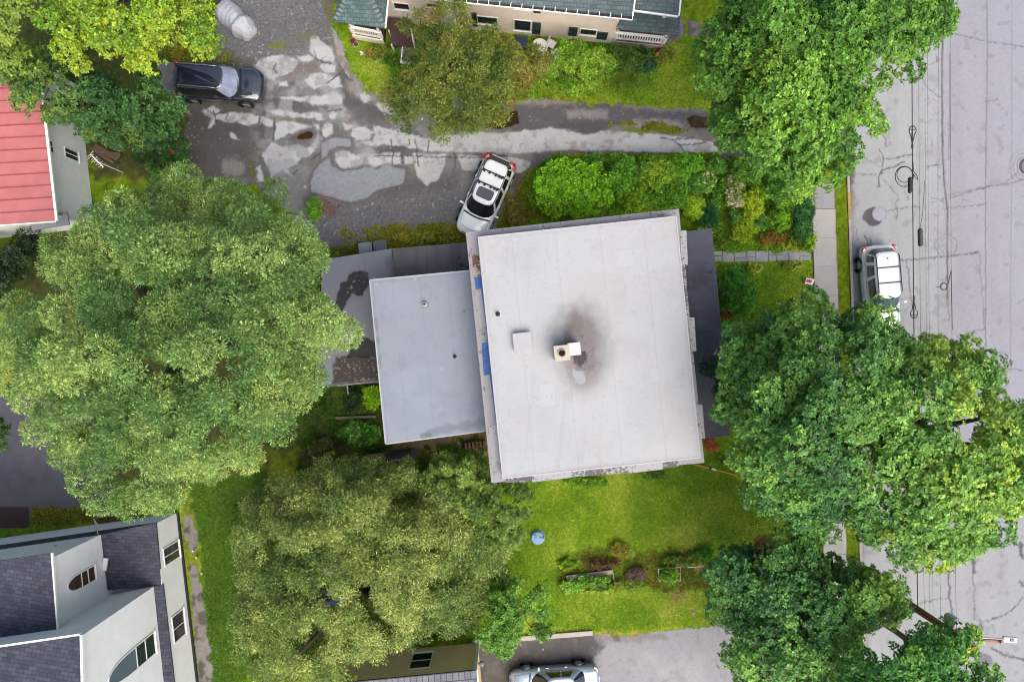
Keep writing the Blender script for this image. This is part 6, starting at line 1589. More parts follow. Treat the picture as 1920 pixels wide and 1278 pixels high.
# white trim board by the white house north wall, brown plank stack near the grey house
tag(MB().beam(P(182, 968, .25), P(230, 961, .25), .16, .14).build('pale_plank', M_PLANK, None, bevel=.01), 'pale plank lying along the north wall of the stucco house', 'plank')
t = thing('plank_pile', 'pile of brown boards beside the grey sided house', 'plank pile', (P(196, 292).x, P(196, 292).y, 0))
for k, (x0, y0, x1, y1, z) in enumerate(((168,278,214,306,.1), (172,276,220,300,.16), (178,272,224,296,.22), (165,284,205,312,.1), (186,284,226,290,.3))):
    MB().beam(P(x0, y0, z), P(x1, y1, z), .16, .05).build('board', mat('brown_board', (128, 104, 84), .9, var=.25) if k == 0 else bpy.data.materials['brown_board'], t)
# timber edges of the sunken bed below the lean-to
t = thing('timber_edging', 'grey timber edging of the bed behind the lean-to roof', 'edging', (P(668, 783).x, P(668, 783).y, 0))
MB().beam(P(630, 783, .15), P(706, 780, .15), .14, .3).build('timber', M_OLD, t, bevel=.01)
# two more kerb-side details: gate of grey slats under hedge
# ================================================================ TREES AND PLANTS
LEAFK = 1.95      # a leaf is paler than the crown it makes up
M_LEAF = mat_leaf('leaves', .18)
M_BARK = mat('bark', (112, 96, 82), .95, var=.3, scale=8, bump=.5, bscale=25)
M_STEM = mat('green_stem', (96, 92, 58), .9, var=.2)
def unproj(px, py, z):
    k = (CAMH - z) / FPX
    return np.stack([(px - CX) * k, (CY - py) * k, z], -1)
def leaf_mesh(base, tang, nrm, L, Wd, cols):
    """kite-shaped leaves: base, two shoulders, tip"""
    side = np.cross(nrm, tang); side /= np.linalg.norm(side, axis=1, keepdims=True) + 1e-9
    L = L[:, None]; Wd = Wd[:, None]
    mid = base + tang * L * .45
    V = np.stack([base, mid + side * Wd * .5 + nrm * Wd * .06, base + tang * L, mid - side * Wd * .5 + nrm * Wd * .06], 1)
    n = len(base)
    F = np.arange(n * 4).reshape(n, 4)
    C = np.repeat(cols[:, None, :], 4, 1).reshape(-1, 3)
    return V.reshape(-1, 3), F, C
def unit(v): return v / (np.linalg.norm(v, axis=-1, keepdims=True) + 1e-9)
def tufts(rg, c, n, up, k, L, W, tilt, cols, jit):
    """rosettes of k leaves round each tuft centre c with axis n"""
    m = len(c)
    t1 = unit(np.cross(n, rg.normal(size=(m, 3)))); t2 = np.cross(n, t1)
    a = (np.arange(k)[None, :] + rg.uniform(-.35, .35, (m, k))) * 2 * np.pi / k + rg.uniform(0, 6.28, (m, 1))
    el = np.clip(rg.normal(tilt, .28, (m, k)), -.6, 1.3)
    ra = t1[:, None] * np.cos(a)[..., None] + t2[:, None] * np.sin(a)[..., None]
    tg = ra * np.cos(el)[..., None] + n[:, None] * np.sin(el)[..., None]
    nn = n[:, None] * np.cos(el)[..., None] - ra * np.sin(el)[..., None]
    nn = unit(nn + rg.normal(0, .25, nn.shape))
    base = c[:, None] + tg * (L * .12)
    cc = cols[:, None, :] * np.exp(rg.normal(0, jit, (m, k, 1)))
    q = m * k
    return base.reshape(q, 3), unit(tg).reshape(q, 3), nn.reshape(q, 3), (L * rg.uniform(.7, 1.25, q)), (W * rg.uniform(.75, 1.2, q)), cc.reshape(q, 3)
def bursts(rg, c, n, k, Rb, L, W, cols, jit):
    """star-burst sprays: k narrow leaves radiating from each twig end c, opening round n"""
    m = len(c)
    t1 = unit(np.cross(n, rg.normal(size=(m, 3)))); t2 = np.cross(n, t1)
    a = rg.uniform(0, 6.283, (m, k)); el = np.arcsin(np.clip(rg.uniform(-.15, .97, (m, k)), -1, 1))
    ra = t1[:, None] * np.cos(a)[..., None] + t2[:, None] * np.sin(a)[..., None]
    tg = ra * np.cos(el)[..., None] + n[:, None] * np.sin(el)[..., None]
    nn = n[:, None] * np.cos(el)[..., None] - ra * np.sin(el)[..., None]
    tg = unit(tg + rg.normal(0, .18, tg.shape)); nn = unit(nn + rg.normal(0, .3, nn.shape))
    nn = unit(nn - tg * (nn * tg).sum(-1, keepdims=True))
    rho = Rb * rg.uniform(.25, .75, (m, k, 1))
    base = c[:, None] + (ra * np.cos(el)[..., None] + n[:, None] * np.sin(el)[..., None]) * rho
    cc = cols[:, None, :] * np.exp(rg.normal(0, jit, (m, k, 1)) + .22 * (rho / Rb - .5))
    q = m * k
    return base.reshape(q, 3), tg.reshape(q, 3), nn.reshape(q, 3), L * rg.uniform(.7, 1.25, q), W * rg.uniform(.75, 1.2, q), cc.reshape(q, 3)
def palette(rg, pal, n, f):
    """pick from the species' leaf colours; f (0..1) leans towards the end of the list"""
    P_ = np.array([alb(*p) for p in pal]) * LEAFK * np.array([1.07, 1.0, .84])
    x = np.clip(f, 0, .999) * (len(P_) - 1); i = x.astype(int); t = (x - i)[:, None]
    return P_[i] * (1 - t) + P_[np.minimum(i + 1, len(P_) - 1)] * t
def crown_points(rg, poly, spacing, z0, z1, holes, prof, lump, inset, hscale=1.0):
    xs = [p[0] for p in poly]; ys = [p[1] for p in poly]
    gx, gy = np.meshgrid(np.arange(min(xs), max(xs), spacing), np.arange(min(ys), max(ys), spacing * .87))
    gx = gx + (np.arange(gx.shape[0]) % 2)[:, None] * spacing / 2
    gx = (gx + rg.uniform(-.42, .42, gx.shape) * spacing).ravel(); gy = (gy + rg.uniform(-.42, .42, gy.shape) * spacing).ravel()
    d = sdf(gx, gy, poly)
    ok = d > inset * rg.uniform(.5, 1.1, d.shape)
    for hx, hy, hr in holes: ok &= np.hypot(gx - hx, gy - hy) > hr + inset * .55
    gx, gy, d = gx[ok], gy[ok], d[ok]
    R_ = max(20.0, np.percentile(d, 96)); t = np.clip(d / R_, 0, 1)
    z = z0 + (z1 - z0) * (1 - (1 - t) ** 2) ** prof
    z = z + lump * (fbm(gx, gy, 95 * hscale, int(rg.integers(1000)), 2) - .5) * 2 + lump * .6 * (fbm(gx, gy, 40 * hscale, int(rg.integers(1000)), 2) - .5) * 2
    return gx, gy, np.maximum(z, z0 * .55), t
def tree(name, label, cat, poly, z0, z1, pal, seed, spacing=26, cr=(.55, .95), leaf=(.20, .11), k=6, dens=1.0, holes=(), prof=.6, lump=1.0, jit=.16,
         tilt=.25, base=None, trunk=.28, group=None, under=.45, open_=0.0, lean=0.0, limbs=9, drift=None, squash=.85, inset_k=.5, gap=.78, spacing_min=6, bright=1.0, burst=0.0, fluff=.72, lobe=.5):
    rg = np.random.default_rng(seed)
    pxm = FPX / (CAMH - (z0 + z1) / 2)                                  # px per metre at crown height
    inset = sum(cr) / 2 * pxm * inset_k
    spacing = max(spacing_min, sum(cr) / 2 * 2 * pxm * gap)
    gx, gy, z, t = crown_points(rg, poly, spacing, z0, z1, holes, prof, lump, inset)
    if open_:
        keep = fbm(gx, gy, 34, seed + 5, 2) > open_; gx, gy, z, t = gx[keep], gy[keep], z[keep], t[keep]
    n0 = len(gx)
    # an under-storey of clumps inside the crown
    m = int(n0 * under)
    if m:
        i = rg.integers(0, n0, m); ux = gx[i] + rg.uniform(-.5, .5, m) * spacing; uy = gy[i] + rg.uniform(-.5, .5, m) * spacing
        uz = z[i] - rg.uniform(1.2, 3.0, m) * min(1.0, (z1 - z0) / 5) * (sum(cr) / 1.4); okk = np.ones(m, bool)
        for hx, hy, hr in holes: okk &= np.hypot(ux - hx, uy - hy) > hr + inset * .5
        okk &= sdf(ux, uy, poly) > inset * .8
        gx, gy, z, t = (np.concatenate([a, b[okk]]) for a, b in ((gx, ux), (gy, uy), (z, uz), (t, t[i])))
    z = z + rg.normal(0, .28 * sum(cr) / 2, len(z)); C = unproj(gx, gy, z)
    n = len(C)
    r = rg.uniform(cr[0], cr[1], n) * (.85 + .3 * vnoise(gx / 50, gy / 50, seed))
    hue = fbm(gx, gy, 110, seed + 9, 2) * .8 + rg.normal(0, .14, n) + .1
    if drift is not None: hue = hue + drift(gx, gy)
    cnt = np.maximum(6, (dens * 1.25 * 6.28 * r ** 2 / (k * leaf[0] * leaf[1] * .5)).astype(int))
    idx = np.repeat(np.arange(n), cnt); M_ = len(idx)
    d = rg.normal(size=(M_, 3)); d = unit(d); d[:, 2] = np.where(d[:, 2] < -.25, -d[:, 2], d[:, 2])
    lob = 1 - lobe * .52 + lobe * vnoise(d[:, 0] * 2.2 + idx * 7.1, d[:, 1] * 2.2 + d[:, 2] * 1.7, seed + 3)
    rr = r[idx] * lob * (rg.uniform(fluff ** 2, 1.04, M_) ** .5)
    p = C[idx] + d * rr[:, None] * np.array([1, 1, squash])
    nn = unit(d * .9 + np.array([0, 0, .45]) + rg.normal(0, .25, (M_, 3)))
    f = np.clip(hue[idx] + rg.normal(0, .10, M_), 0, 1)
    cols = palette(rg, pal, M_, f)
    cols = cols * np.exp(rg.normal(0, jit * .5, (M_, 1)))
    for hx, hy, hr in holes:                                            # keep the real gaps open
        q = np.hypot(p[:, 0] * FPX / (CAMH - p[:, 2]) + CX - hx, CY - p[:, 1] * FPX / (CAMH - p[:, 2]) - hy) > hr * rg.uniform(.8, 1.1, M_)
        p, nn, cols = p[q], nn[q], cols[q]; M_ = len(p)
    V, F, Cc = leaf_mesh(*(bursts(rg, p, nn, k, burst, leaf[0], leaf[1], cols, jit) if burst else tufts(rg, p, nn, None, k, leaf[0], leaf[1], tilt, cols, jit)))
    if base is None:
        cx_, cy_ = np.median(C[:n0, 0]), np.median(C[:n0, 1])
    else: b_ = P(*base); cx_, cy_ = b_.x, b_.y
    root = thing(name, label, cat, (cx_, cy_, 0), 0, group)
    np_mesh('crown', V, F, M_LEAF, np.clip(Cc * bright, .002, .9), root)
    # trunk and limbs
    r5 = random.Random(seed); mb = MB()
    fork = max(.5, z0 * .62)
    mb.tube([(cx_, cy_, 0), (cx_ + trunk * .2, cy_, fork * .25), (cx_, cy_ + trunk * .3, fork), (cx_ + .1, cy_, fork + (z1 - fork) * .55)], [trunk * 1.35, trunk, trunk * .85, trunk * .3], 12)
    ids = [int(i) for i in rg.choice(n0, min(limbs, n0), replace=False)]
    for i in ids:
        e = Vector(C[i]); s = Vector((cx_, cy_, fork * r5.uniform(.75, 1.05)))
        m1 = s.lerp(e, .35) + Vector((0, 0, .10 * (e - s).length)); m2 = s.lerp(e, .72) + Vector((0, 0, .06 * (e - s).length))
        mb.tube([s, m1, m2, e], [trunk * .55, trunk * .36, trunk * .2, .03], 8)
        for _ in range(3):
            j = int(rg.integers(n0)); e2 = Vector(C[j])
            if (e2 - m2).length < 3.2: mb.tube([m2, m2.lerp(e2, .5) + Vector((0, 0, .15)), e2], [trunk * .18, trunk * .1, .02], 6)
    mb.build('trunk', M_BARK if trunk > .07 else M_STEM, root, smooth=True)
    return root
def blob(cx, cy, rx, ry, seed, rag=.18, n=16):
    r6 = random.Random(seed)
    return [(cx + rx * (1 + r6.uniform(-rag, rag)) * math.cos(2 * PI * i / n), cy + ry * (1 + r6.uniform(-rag, rag)) * math.sin(2 * PI * i / n)) for i in range(n)]
# ---- the big round crown left of the house
tree('broadleaf_tree', 'huge round crowned grey green tree filling the left side between both left houses', 'tree',
 [(165,345),(215,322),(255,318),(300,332),(345,322),(400,328),(430,342),(470,338),(505,350),(540,326),(568,358),(592,395),(627,400),(620,440),(608,470),(618,520),(642,545),(692,556),(684,592),(657,612),(662,640),(627,657),(642,690),(634,730),(602,772),(592,822),(562,848),(502,852),(480,887),(430,894),(400,892),(345,932),(300,948),(240,967),(205,952),(160,932),(133,902),(138,872),(72,860),(58,820),(38,790),(8,762),(-4,700),(-24,640),(3,590),(38,520),(73,480),(98,440),(128,410),(122,372)],
 6.5, 14.5, [(57,92,50), (82,116,64), (103,134,76), (130,155,92), (146,161,84)], 11, spacing=30, cr=(.5, .85), leaf=(.125, .040), k=24, burst=.22, fluff=.86, lobe=.28, dens=1.15, gap=.92, bright=1.25, lump=1.8, jit=.34, tilt=.4, base=(395, 640), trunk=.42, limbs=14, under=1.0,
 drift=lambda x, y: .07 * sm(700, 930, y) - .18 * sm(470, 640, x) * (1 - sm(520, 640, y)) - .1 * (1 - sm(330, 420, y)))
# ---- top left
tree('yellow_green_maple', 'bright yellow green maple crown at the top left above the dark bushes', 'tree',
 [(66,28),(110,0),(160,-46),(350,-56),(404,10),(420,62),(414,100),(372,92),(338,72),(318,88),(326,112),(302,144),(250,138),(228,112),(190,134),(150,132),(123,106),(93,76),(63,52)],
 7.0, 11.5, [(82,128,38), (112,158,46), (134,172,52), (154,182,54), (168,186,50)], 12, bright=.8, inset_k=.3, spacing=25, cr=(.42, .72), leaf=(.14, .085), k=7, lump=1.0, jit=.26, base=(255, 70), trunk=.26, under=.6,
 drift=lambda x, y: .25 * sm(20, 90, y) * sm(300, 240, np.abs(x - 230)))
tree('leafy_tree', 'mid green tree cut by the top left corner of the photo', 'tree',
 [(-90,-80),(120,-60),(96,8),(66,40),(40,34),(64,80),(58,112),(30,132),(-10,124),(-90,110)], 5, 9, [(60,86,40), (98,128,54), (122,150,62), (150,176,66)], 13, spacing=26, cr=(.5, .85), leaf=(.19, .11), lump=1.1, base=(0, 20), trunk=.22,
 holes=[(60, 52, 12)], open_=.30)
tree('dark_bushy_tree', 'dark green bushy tree between the red roof and the black SUV', 'tree',
 [(-20,120),(30,108),(62,100),(100,92),(150,126),(200,132),(240,140),(300,140),(322,166),(352,180),(360,215),(347,250),(350,285),(330,306),(300,292),(270,282),(230,292),(205,277),(180,266),(150,277),(124,252),(100,247),(70,232),(28,217),(12,196),(-20,182)],
 3.2, 7.6, [(34,74,42), (54,98,54), (70,116,60), (96,138,72), (130,158,60)], 14, bright=.72, spacing=26, cr=(.42, .74), leaf=(.14, .08), k=7, lump=1.2, jit=.28, base=(215, 215), trunk=.2, under=.7, drift=lambda x, y: .22 * sm(150, 60, x) - .12 * sm(150, 250, x))
tree('low_bush', 'low dark undergrowth bush beside the plank pile and the aerial', 'bush', [(222,296),(300,286),(350,290),(366,332),(330,332),(262,326),(228,316)], .5, 1.6, [(40,70,26), (64,104,34), (96,136,40)], 15, spacing=17, cr=(.25, .45), leaf=(.15, .08), lump=.3, trunk=.05, base=(300, 310), limbs=5)
tree('dark_shrub', 'dark shrub at the left edge below the red roofed house', 'shrub', [(-90,446),(58,436),(76,470),(42,520),(8,585),(-90,640)], 1.0, 3.2, [(18,34,20), (34,58,30), (52,80,34)], 16, spacing=24, cr=(.4, .7), leaf=(.17, .1), lump=.7, trunk=.08, base=(-10, 520))
tree('leafy_tree', 'small part of a dark tree poking in at the left edge over the side lane', 'tree', [(-120,786),(20,784),(30,800),(12,832),(14,852),(-12,852),(-120,870)], 4, 6.5, [(40,72,40), (66,100,50), (92,124,56)], 17, spacing=20, cr=(.28, .5), leaf=(.17, .1), lump=.5, trunk=.14, base=(-50, 800), open_=.25)
# ---- crab apple by the peach house
tree('crab_apple_tree', 'loose olive and rust coloured crab apple tree in front of the peach house', 'tree',
 [(742,36),(785,18),(822,8),(848,-24),(874,-4),(882,40),(905,56),(914,22),(932,46),(950,72),(985,82),(1028,100),(1036,132),(1002,152),(976,182),(968,222),(934,238),(906,242),(884,248),(852,242),(838,262),(824,266),(806,242),(790,228),(762,254),(744,248),(732,215),(722,188),(716,164),(733,150),(742,120),(768,96),(788,70),(756,58)],
 2.6, 6.2, [(66,90,38), (92,114,46), (112,128,56), (122,130,60), (118,108,50), (136,98,48)], 18, spacing=20, cr=(.26, .5), leaf=(.12, .042), k=14, burst=.2, fluff=.3, dens=.8, lump=1.1, jit=.34, tilt=.3, base=(868, 140), trunk=.2, limbs=16, under=1.1, open_=.30,
 drift=lambda x, y: -.20 + .34 * (fbm(x, y, 26, 5, 2) - .5) + .12 * sm(900, 1000, x) + .12 * sm(150, 230, y))
tree('bright_green_shrub', 'rounded bright green leafy shrub below the peach house windows', 'shrub',
 [(1022,100),(1040,74),(1075,63),(1112,71),(1147,85),(1154,116),(1131,142),(1117,167),(1082,185),(1058,177),(1028,152),(1018,126)], 1.6, 4.0, [(62,104,22), (92,138,30), (114,158,38), (138,178,56)], 19, bright=.85, spacing=19, cr=(.34, .56), leaf=(.17, .085), k=6, lump=.6, jit=.2, base=(1086, 124), trunk=.12)
PLANTS = [
 # name, label, cx, cy, rx, ry, z0, z1, palette, leaf, seed
 ('dark_green_shrub', 'dark green shrub right of the rounded bright shrub below the porch', 1180,108,40,22,.6,1.7, [(34,62,24),(60,96,34),(92,128,44)], (.14,.08), 101),
 ('ornamental_grass', 'arching tuft of ornamental grass on the edge of the north lawn', 1172,148,32,20,.3,1.0, [(74,104,34),(110,140,52),(140,160,74)], (.34,.03), 102),
 ('flowering_plant', 'leafy plant with rusty flowers right of the balcony porch pot', 1248,104,18,14,.3,.8, [(66,96,30),(110,130,50),(190,140,70)], (.12,.07), 103),
 ('bluish_shrub', 'small blue green shrub beyond the balcony porch flowers', 1208,122,22,16,.4,1.2, [(36,74,44),(60,104,66),(90,130,86)], (.13,.06), 104),
 ('flower_bed_plant', 'mixed bed plant with orange leaves by the west porch', 706,100,22,14,.2,.7, [(60,90,30),(110,126,40),(186,120,50)], (.12,.07), 105),
 ('low_green_plant', 'low green plant between the west porch and the grey steps', 734,112,16,12,.2,.7, [(46,84,26),(80,124,36),(110,150,44)], (.13,.08), 106),
 ('hydrangea_bush', 'large smooth rounded lime green bush north of the white roof', 1072,352,80,58,1.0,2.9, [(76,126,16),(104,160,24),(126,182,36),(142,190,44)], (.15,.095), 107),
 ('leafy_shrub', 'mid green shrub touching the right side of the large lime green bush', 1168,330,34,34,.8,2.2, [(40,86,22),(70,124,28),(104,158,40)], (.17,.09), 108),
 ('leafy_shrub', 'yellow tipped green shrub along the lane in the middle of the garden', 1225,322,44,30,.7,2.1, [(60,96,20),(92,136,32),(126,160,42)], (.15,.075), 109),
 ('leafy_shrub', 'bright green shrub against the lane north of the yellow tipped shrub', 1288,312,38,22,.6,1.7, [(58,110,18),(84,142,26),(110,164,36)], (.14,.07), 110),
 ('feathery_plant', 'lime feathery plant just off the roof north edge', 1192,372,36,22,.4,1.3, [(74,116,22),(110,156,32),(138,170,44)], (.16,.05), 111),
 ('leafy_shrub', 'dense green shrub right behind the roof north east corner', 1252,368,42,24,.5,1.7, [(48,92,20),(80,130,28),(112,150,38)], (.15,.08), 112),
 ('yellow_green_plant', 'yellow green plant beside the porch roof north end', 1300,392,24,24,.4,1.2, [(92,132,24),(128,166,32),(148,182,44)], (.15,.07), 113),
 ('blue_green_clump', 'dark blue green spiky clump north of the porch roof', 1328,410,20,22,.3,1.0, [(18,70,40),(34,94,56),(54,110,64)], (.26,.035), 114),
 ('white_flower_shrub', 'shrub with white flowers near the lane above the red path', 1326,340,18,22,.4,1.1, [(66,110,30),(110,150,50),(226,232,214)], (.11,.08), 115),
 ('pink_flower_shrub', 'pale pink and white flowering shrub right of the red path', 1378,356,20,34,.5,1.3, [(70,104,34),(120,140,70),(214,196,204),(232,232,220)], (.11,.085), 116),
 ('golden_shrub', 'golden green shrub right of the pink flowering shrub', 1414,388,24,30,.4,1.3, [(96,128,18),(134,162,26),(156,178,40)], (.14,.06), 117),
 ('golden_shrub', 'golden green shrub between the flag walk and the red soil', 1396,432,24,22,.3,1.0, [(92,124,18),(124,154,26),(150,170,40)], (.14,.06), 118),
 ('lime_shrub', 'lime shrub in the middle of the front garden below the maple', 1462,408,22,22,.4,1.4, [(80,126,16),(114,162,26),(144,184,42)], (.14,.07), 119),
 ('dark_leafy_shrub', 'dark glossy shrub at the corner by the pavement end', 1505,410,22,42,.6,1.8, [(30,70,32),(54,104,48),(88,140,74)], (.16,.07), 120),
 ('bronze_plant', 'bronze leaved plant above the flag walk', 1450,446,26,14,.2,.8, [(84,70,26),(126,100,40),(150,140,44)], (.14,.06), 121),
 ('edging_plant', 'yellow green edging plant along the flag walk north side', 1490,460,32,10,.15,.55, [(92,124,22),(130,156,32),(156,170,52)], (.12,.06), 122),
 ('edging_plant', 'spiky light green plant at the porch end of the flag walk', 1352,456,16,14,.15,.6, [(66,104,26),(110,140,40),(160,176,86)], (.22,.04), 123),
 ('leafy_shrub', 'mid green shrub under the top right maple by the lane', 1400,322,36,22,.6,1.7, [(48,92,22),(74,122,32),(100,144,42)], (.15,.07), 124),
 ('leafy_shrub', 'green shrub under the maple left of the old pavement slab', 1475,345,42,30,.7,2.0, [(44,92,26),(70,122,38),(96,146,50)], (.16,.08), 125),
 ('front_shrub', 'larger green shrub along the east side of the porch', 1378,545,32,48,.7,2.0, [(40,94,22),(66,126,30),(90,146,40)], (.15,.07), 126),
 ('yellow_flower_plant', 'plant with pale yellow flowers below the flag walk', 1415,502,16,10,.15,.5, [(90,126,30),(140,160,50),(222,208,110)], (.11,.07), 127),
 ('yellow_flower_plant', 'low plant with cream flowers at the pavement end of the flag walk', 1488,498,20,10,.15,.5, [(96,130,30),(140,160,50),(224,216,140)], (.11,.07), 128),
 ('rusty_plant', 'rusty brown plant at the foot of the porch', 1362,588,12,14,.15,.6, [(80,70,30),(120,84,44),(96,120,40)], (.13,.06), 129),
 ('red_shrub', 'round brick red shrub at the south end of the porch roof', 1334,834,14,14,.3,.9, [(124,66,38),(156,88,48),(176,104,54)], (.10,.05), 130),
 ('reddish_shrub', 'reddish brown feathery shrub between the lawn and the dark trees', 1440,1030,30,28,.6,1.8, [(110,66,54),(146,92,76),(166,114,96)], (.15,.04), 131),
 ('lime_ground_plant', 'bright lime fern patch behind the lean-to roof', 696,744,24,20,.15,.6, [(88,136,16),(120,172,22),(142,186,34)], (.16,.07), 132),
 ('dark_weed_patch', 'dark leafy weeds left of the lime fern patch', 660,748,18,22,.2,.8, [(16,38,20),(30,60,30),(52,84,36)], (.15,.08), 133),
 ('weed_patch', 'green weeds with pale flowers below the timber edging', 672,812,40,22,.25,.9, [(30,72,22),(54,108,34),(92,146,50),(190,206,150)], (.15,.085), 134),
 ('weed_patch', 'olive weeds at the foot of the big left tree', 610,850,36,30,.3,1.1, [(46,58,26),(80,90,40),(112,116,54)], (.14,.06), 135),
 ('weed_patch', 'green weeds in front of the black barbecue', 786,888,26,14,.2,.8, [(34,76,20),(62,112,30),(92,136,40)], (.14,.07), 136),
 ('garden_vegetables', 'leafy vegetables growing in the grey raised bed', 1110,1088,40,9,.3,.75, [(60,110,30),(100,154,50),(140,186,84)], (.15,.09), 137),
 ('bed_weeds', 'overgrown green weeds spilling over the front board of the raised bed', 1118,1101,42,7,.15,.6, [(70,110,28),(104,146,40),(134,168,60)], (.14,.06), 152),
 ('bed_weeds', 'tall lime weeds growing between the raised bed and the left pipe frame', 1178,1096,34,10,.15,.5, [(80,116,28),(112,146,36),(128,120,60)], (.13,.05), 153),
 ('bed_weeds', 'loose weeds behind the two white pipe frames', 1282,1052,42,9,.15,.5, [(62,104,26),(96,138,36),(128,108,60)], (.13,.055), 154),
 ('garden_vegetables', 'light green leafy patch left of the raised bed', 1070,1098,20,12,.2,.6, [(80,130,36),(122,172,60),(150,190,84)], (.15,.07), 138),
 ('garden_vegetables', 'bushy green plant inside the left white pipe frame', 1256,1080,20,16,.3,.9, [(70,116,30),(106,152,46),(136,174,66)], (.14,.07), 139),
 ('ground_weeds', 'dark brown and purple weeds behind the raised bed', 1126,1056,38,9,.15,.5, [(70,60,34),(96,66,44),(92,112,30)], (.13,.05), 140),
 ('ground_weeds', 'purple grey weeds between the raised bed and the pipe frames', 1192,1078,20,14,.15,.5, [(82,72,66),(110,92,88),(86,104,50)], (.12,.045), 141),
 ('ground_weeds', 'lime weeds on the lawn left of the brown weeds', 1066,1058,20,12,.12,.45, [(84,126,16),(110,152,24),(136,168,36)], (.12,.06), 142),
 ('ground_weeds', 'green creeper at the edge of the dark trees above the straw', 1318,1040,24,12,.15,.5, [(40,96,22),(64,130,30),(92,150,40)], (.13,.07), 143),
 ('ground_weeds', 'yellowish weeds round the wooden stake', 1164,1030,18,14,.12,.45, [(92,104,26),(128,132,34),(120,92,44)], (.12,.05), 144),
 ('foundation_plant', 'lime weeds along the south wall of the flat roofed house', 1095,905,46,9,.15,.6, [(74,122,22),(106,154,34),(140,176,56)], (.13,.07), 145),
 ('foundation_plant', 'green weeds with a dark gap near the south east corner of the house', 1225,893,26,8,.15,.6, [(40,92,20),(74,126,30),(104,150,40)], (.13,.07), 146),
 ('yard_weeds', 'yellow green weed strip between the gravel and the north roof', 800,444,66,12,.12,.42, [(96,108,28),(128,136,38),(150,148,52)], (.12,.05), 147),
 ('yard_weeds', 'weed patch left of the wheelie bins', 642,470,34,8,.12,.4, [(78,96,26),(110,126,34),(134,138,46)], (.12,.05), 148),
 ('yard_weeds', 'olive weeds between the white SUV and the lime bush', 968,398,18,30,.15,.5, [(92,98,36),(120,120,46),(112,80,52)], (.12,.05), 149),
 ('yard_weeds', 'green tuft where the big tree meets the leaf litter', 590,392,14,22,.3,1.0, [(64,110,28),(92,142,38),(118,160,48)], (.14,.07), 150),
 ('hedge_plant', 'small green plant beside the yellow pole and porch', 1352,862,16,10,.15,.5, [(66,110,24),(96,140,34),(120,156,44)], (.13,.06), 151),
]
GREENS = [[(54,100,22),(84,134,30),(112,158,40)], [(74,118,20),(104,150,28),(132,172,42)], [(40,88,30),(68,118,42),(98,146,56)]]
for i_, (cx_, cy_, rx, ry, lab) in enumerate(((1028,318,20,16,'small green shrub at the lane corner of the lime bush'), (1012,372,18,24,'green shrub squeezed left of the large lime bush'), (1110,300,26,12,'low green shrub along the lane above the large lime bush'),
   (1160,298,24,12,'low bright shrub at the lane edge above the mid green shrub'), (1205,345,22,20,'leafy green perennial between two taller garden shrubs'), (1345,312,22,16,'loose green shrub at the lane end of the red path'),
   (1270,345,20,18,'small leafy shrub under the lane shrubs right of the yellow tipped one'), (1435,352,24,20,'dense green shrub just under the top right maple edge'), (1378,408,16,16,'small bushy plant at the foot of the pale pink flowers'),
   (1340,370,13,22,'dark green plant left of the red path middle'), (1482,378,22,18,'leafy green shrub beside the old pavement slab corner'), (1430,415,18,16,'green perennial between the golden and the lime shrub'),
   (1362,345,14,20,'soft green plant just above the pale pink flowers'), (1518,455,12,18,'small bright plant at the pavement end of the bed'), (1305,345,22,18,'green perennial left of the white flower shrub'),
   (1398,575,18,22,'low green plant right of the larger porch shrub'), (1320,440,12,14,'green plant tucked at the porch roof corner'))):
    PLANTS.append(('garden_shrub', lab, cx_, cy_, rx, ry, .35, 1.1 + .1 * (i_ % 4), GREENS[i_ % 3], (.14, .07), 170 + i_))
for (nm, lab, cx_, cy_, rx, ry, z0, z1, pal, lf, sd) in PLANTS:
    k_ = min(rx, ry)
    c_hi = min(.42, max(.12, k_ / 34.0 * .42))
    tree(nm, lab, 'plant' if z1 < 1.15 else 'shrub', blob(cx_, cy_, rx, ry, sd, .12), z0, z1, pal, sd, spacing=6, cr=(c_hi * .5, c_hi * .85), leaf=(lf[0] * .85, lf[1] * .85), k=6, dens=1.25 if lf[1] > .04 else 1.0,
         gap=.66, bright=1.12, lump=.2 * (z1 - z0) + .05, jit=.32, tilt=.35 if lf[0] < .2 else .75, base=(cx_, cy_), trunk=.035, limbs=5, under=.35, prof=.5, inset_k=.55)
# ---- street maples
tree('street_maple', 'tall bright green street maple filling the top right over the lane and the street', 'tree',
 [(1290,44),(1318,38),(1345,0),(1400,-70),(1700,-80),(1816,-36),(1814,10),(1802,52),(1770,76),(1740,97),(1727,137),(1692,152),(1656,167),(1650,195),(1670,226),(1657,257),(1631,272),(1634,296),(1607,332),(1572,348),(1537,352),(1530,390),(1480,374),(1440,342),(1400,322),(1385,292),(1353,282),(1343,246),(1323,222),(1343,205),(1318,181),(1303,150),(1308,112),(1318,70)],
 6.5, 13.5, [(58,104,40), (86,138,50), (108,160,58), (128,176,68), (142,184,66)], 21, bright=.74, spacing=28, cr=(.45, .8), leaf=(.15, .10), k=7, gap=.64, lump=1.3, jit=.28, tilt=.2, base=(1540, 170), trunk=.40, limbs=16, under=1.0,
 holes=[(1622,58,7), (1640,140,5), (1616,243,12), (1668,108,6), (1700,60,6)], drift=lambda x, y: .18 * sm(1560, 1740, x) - .12)
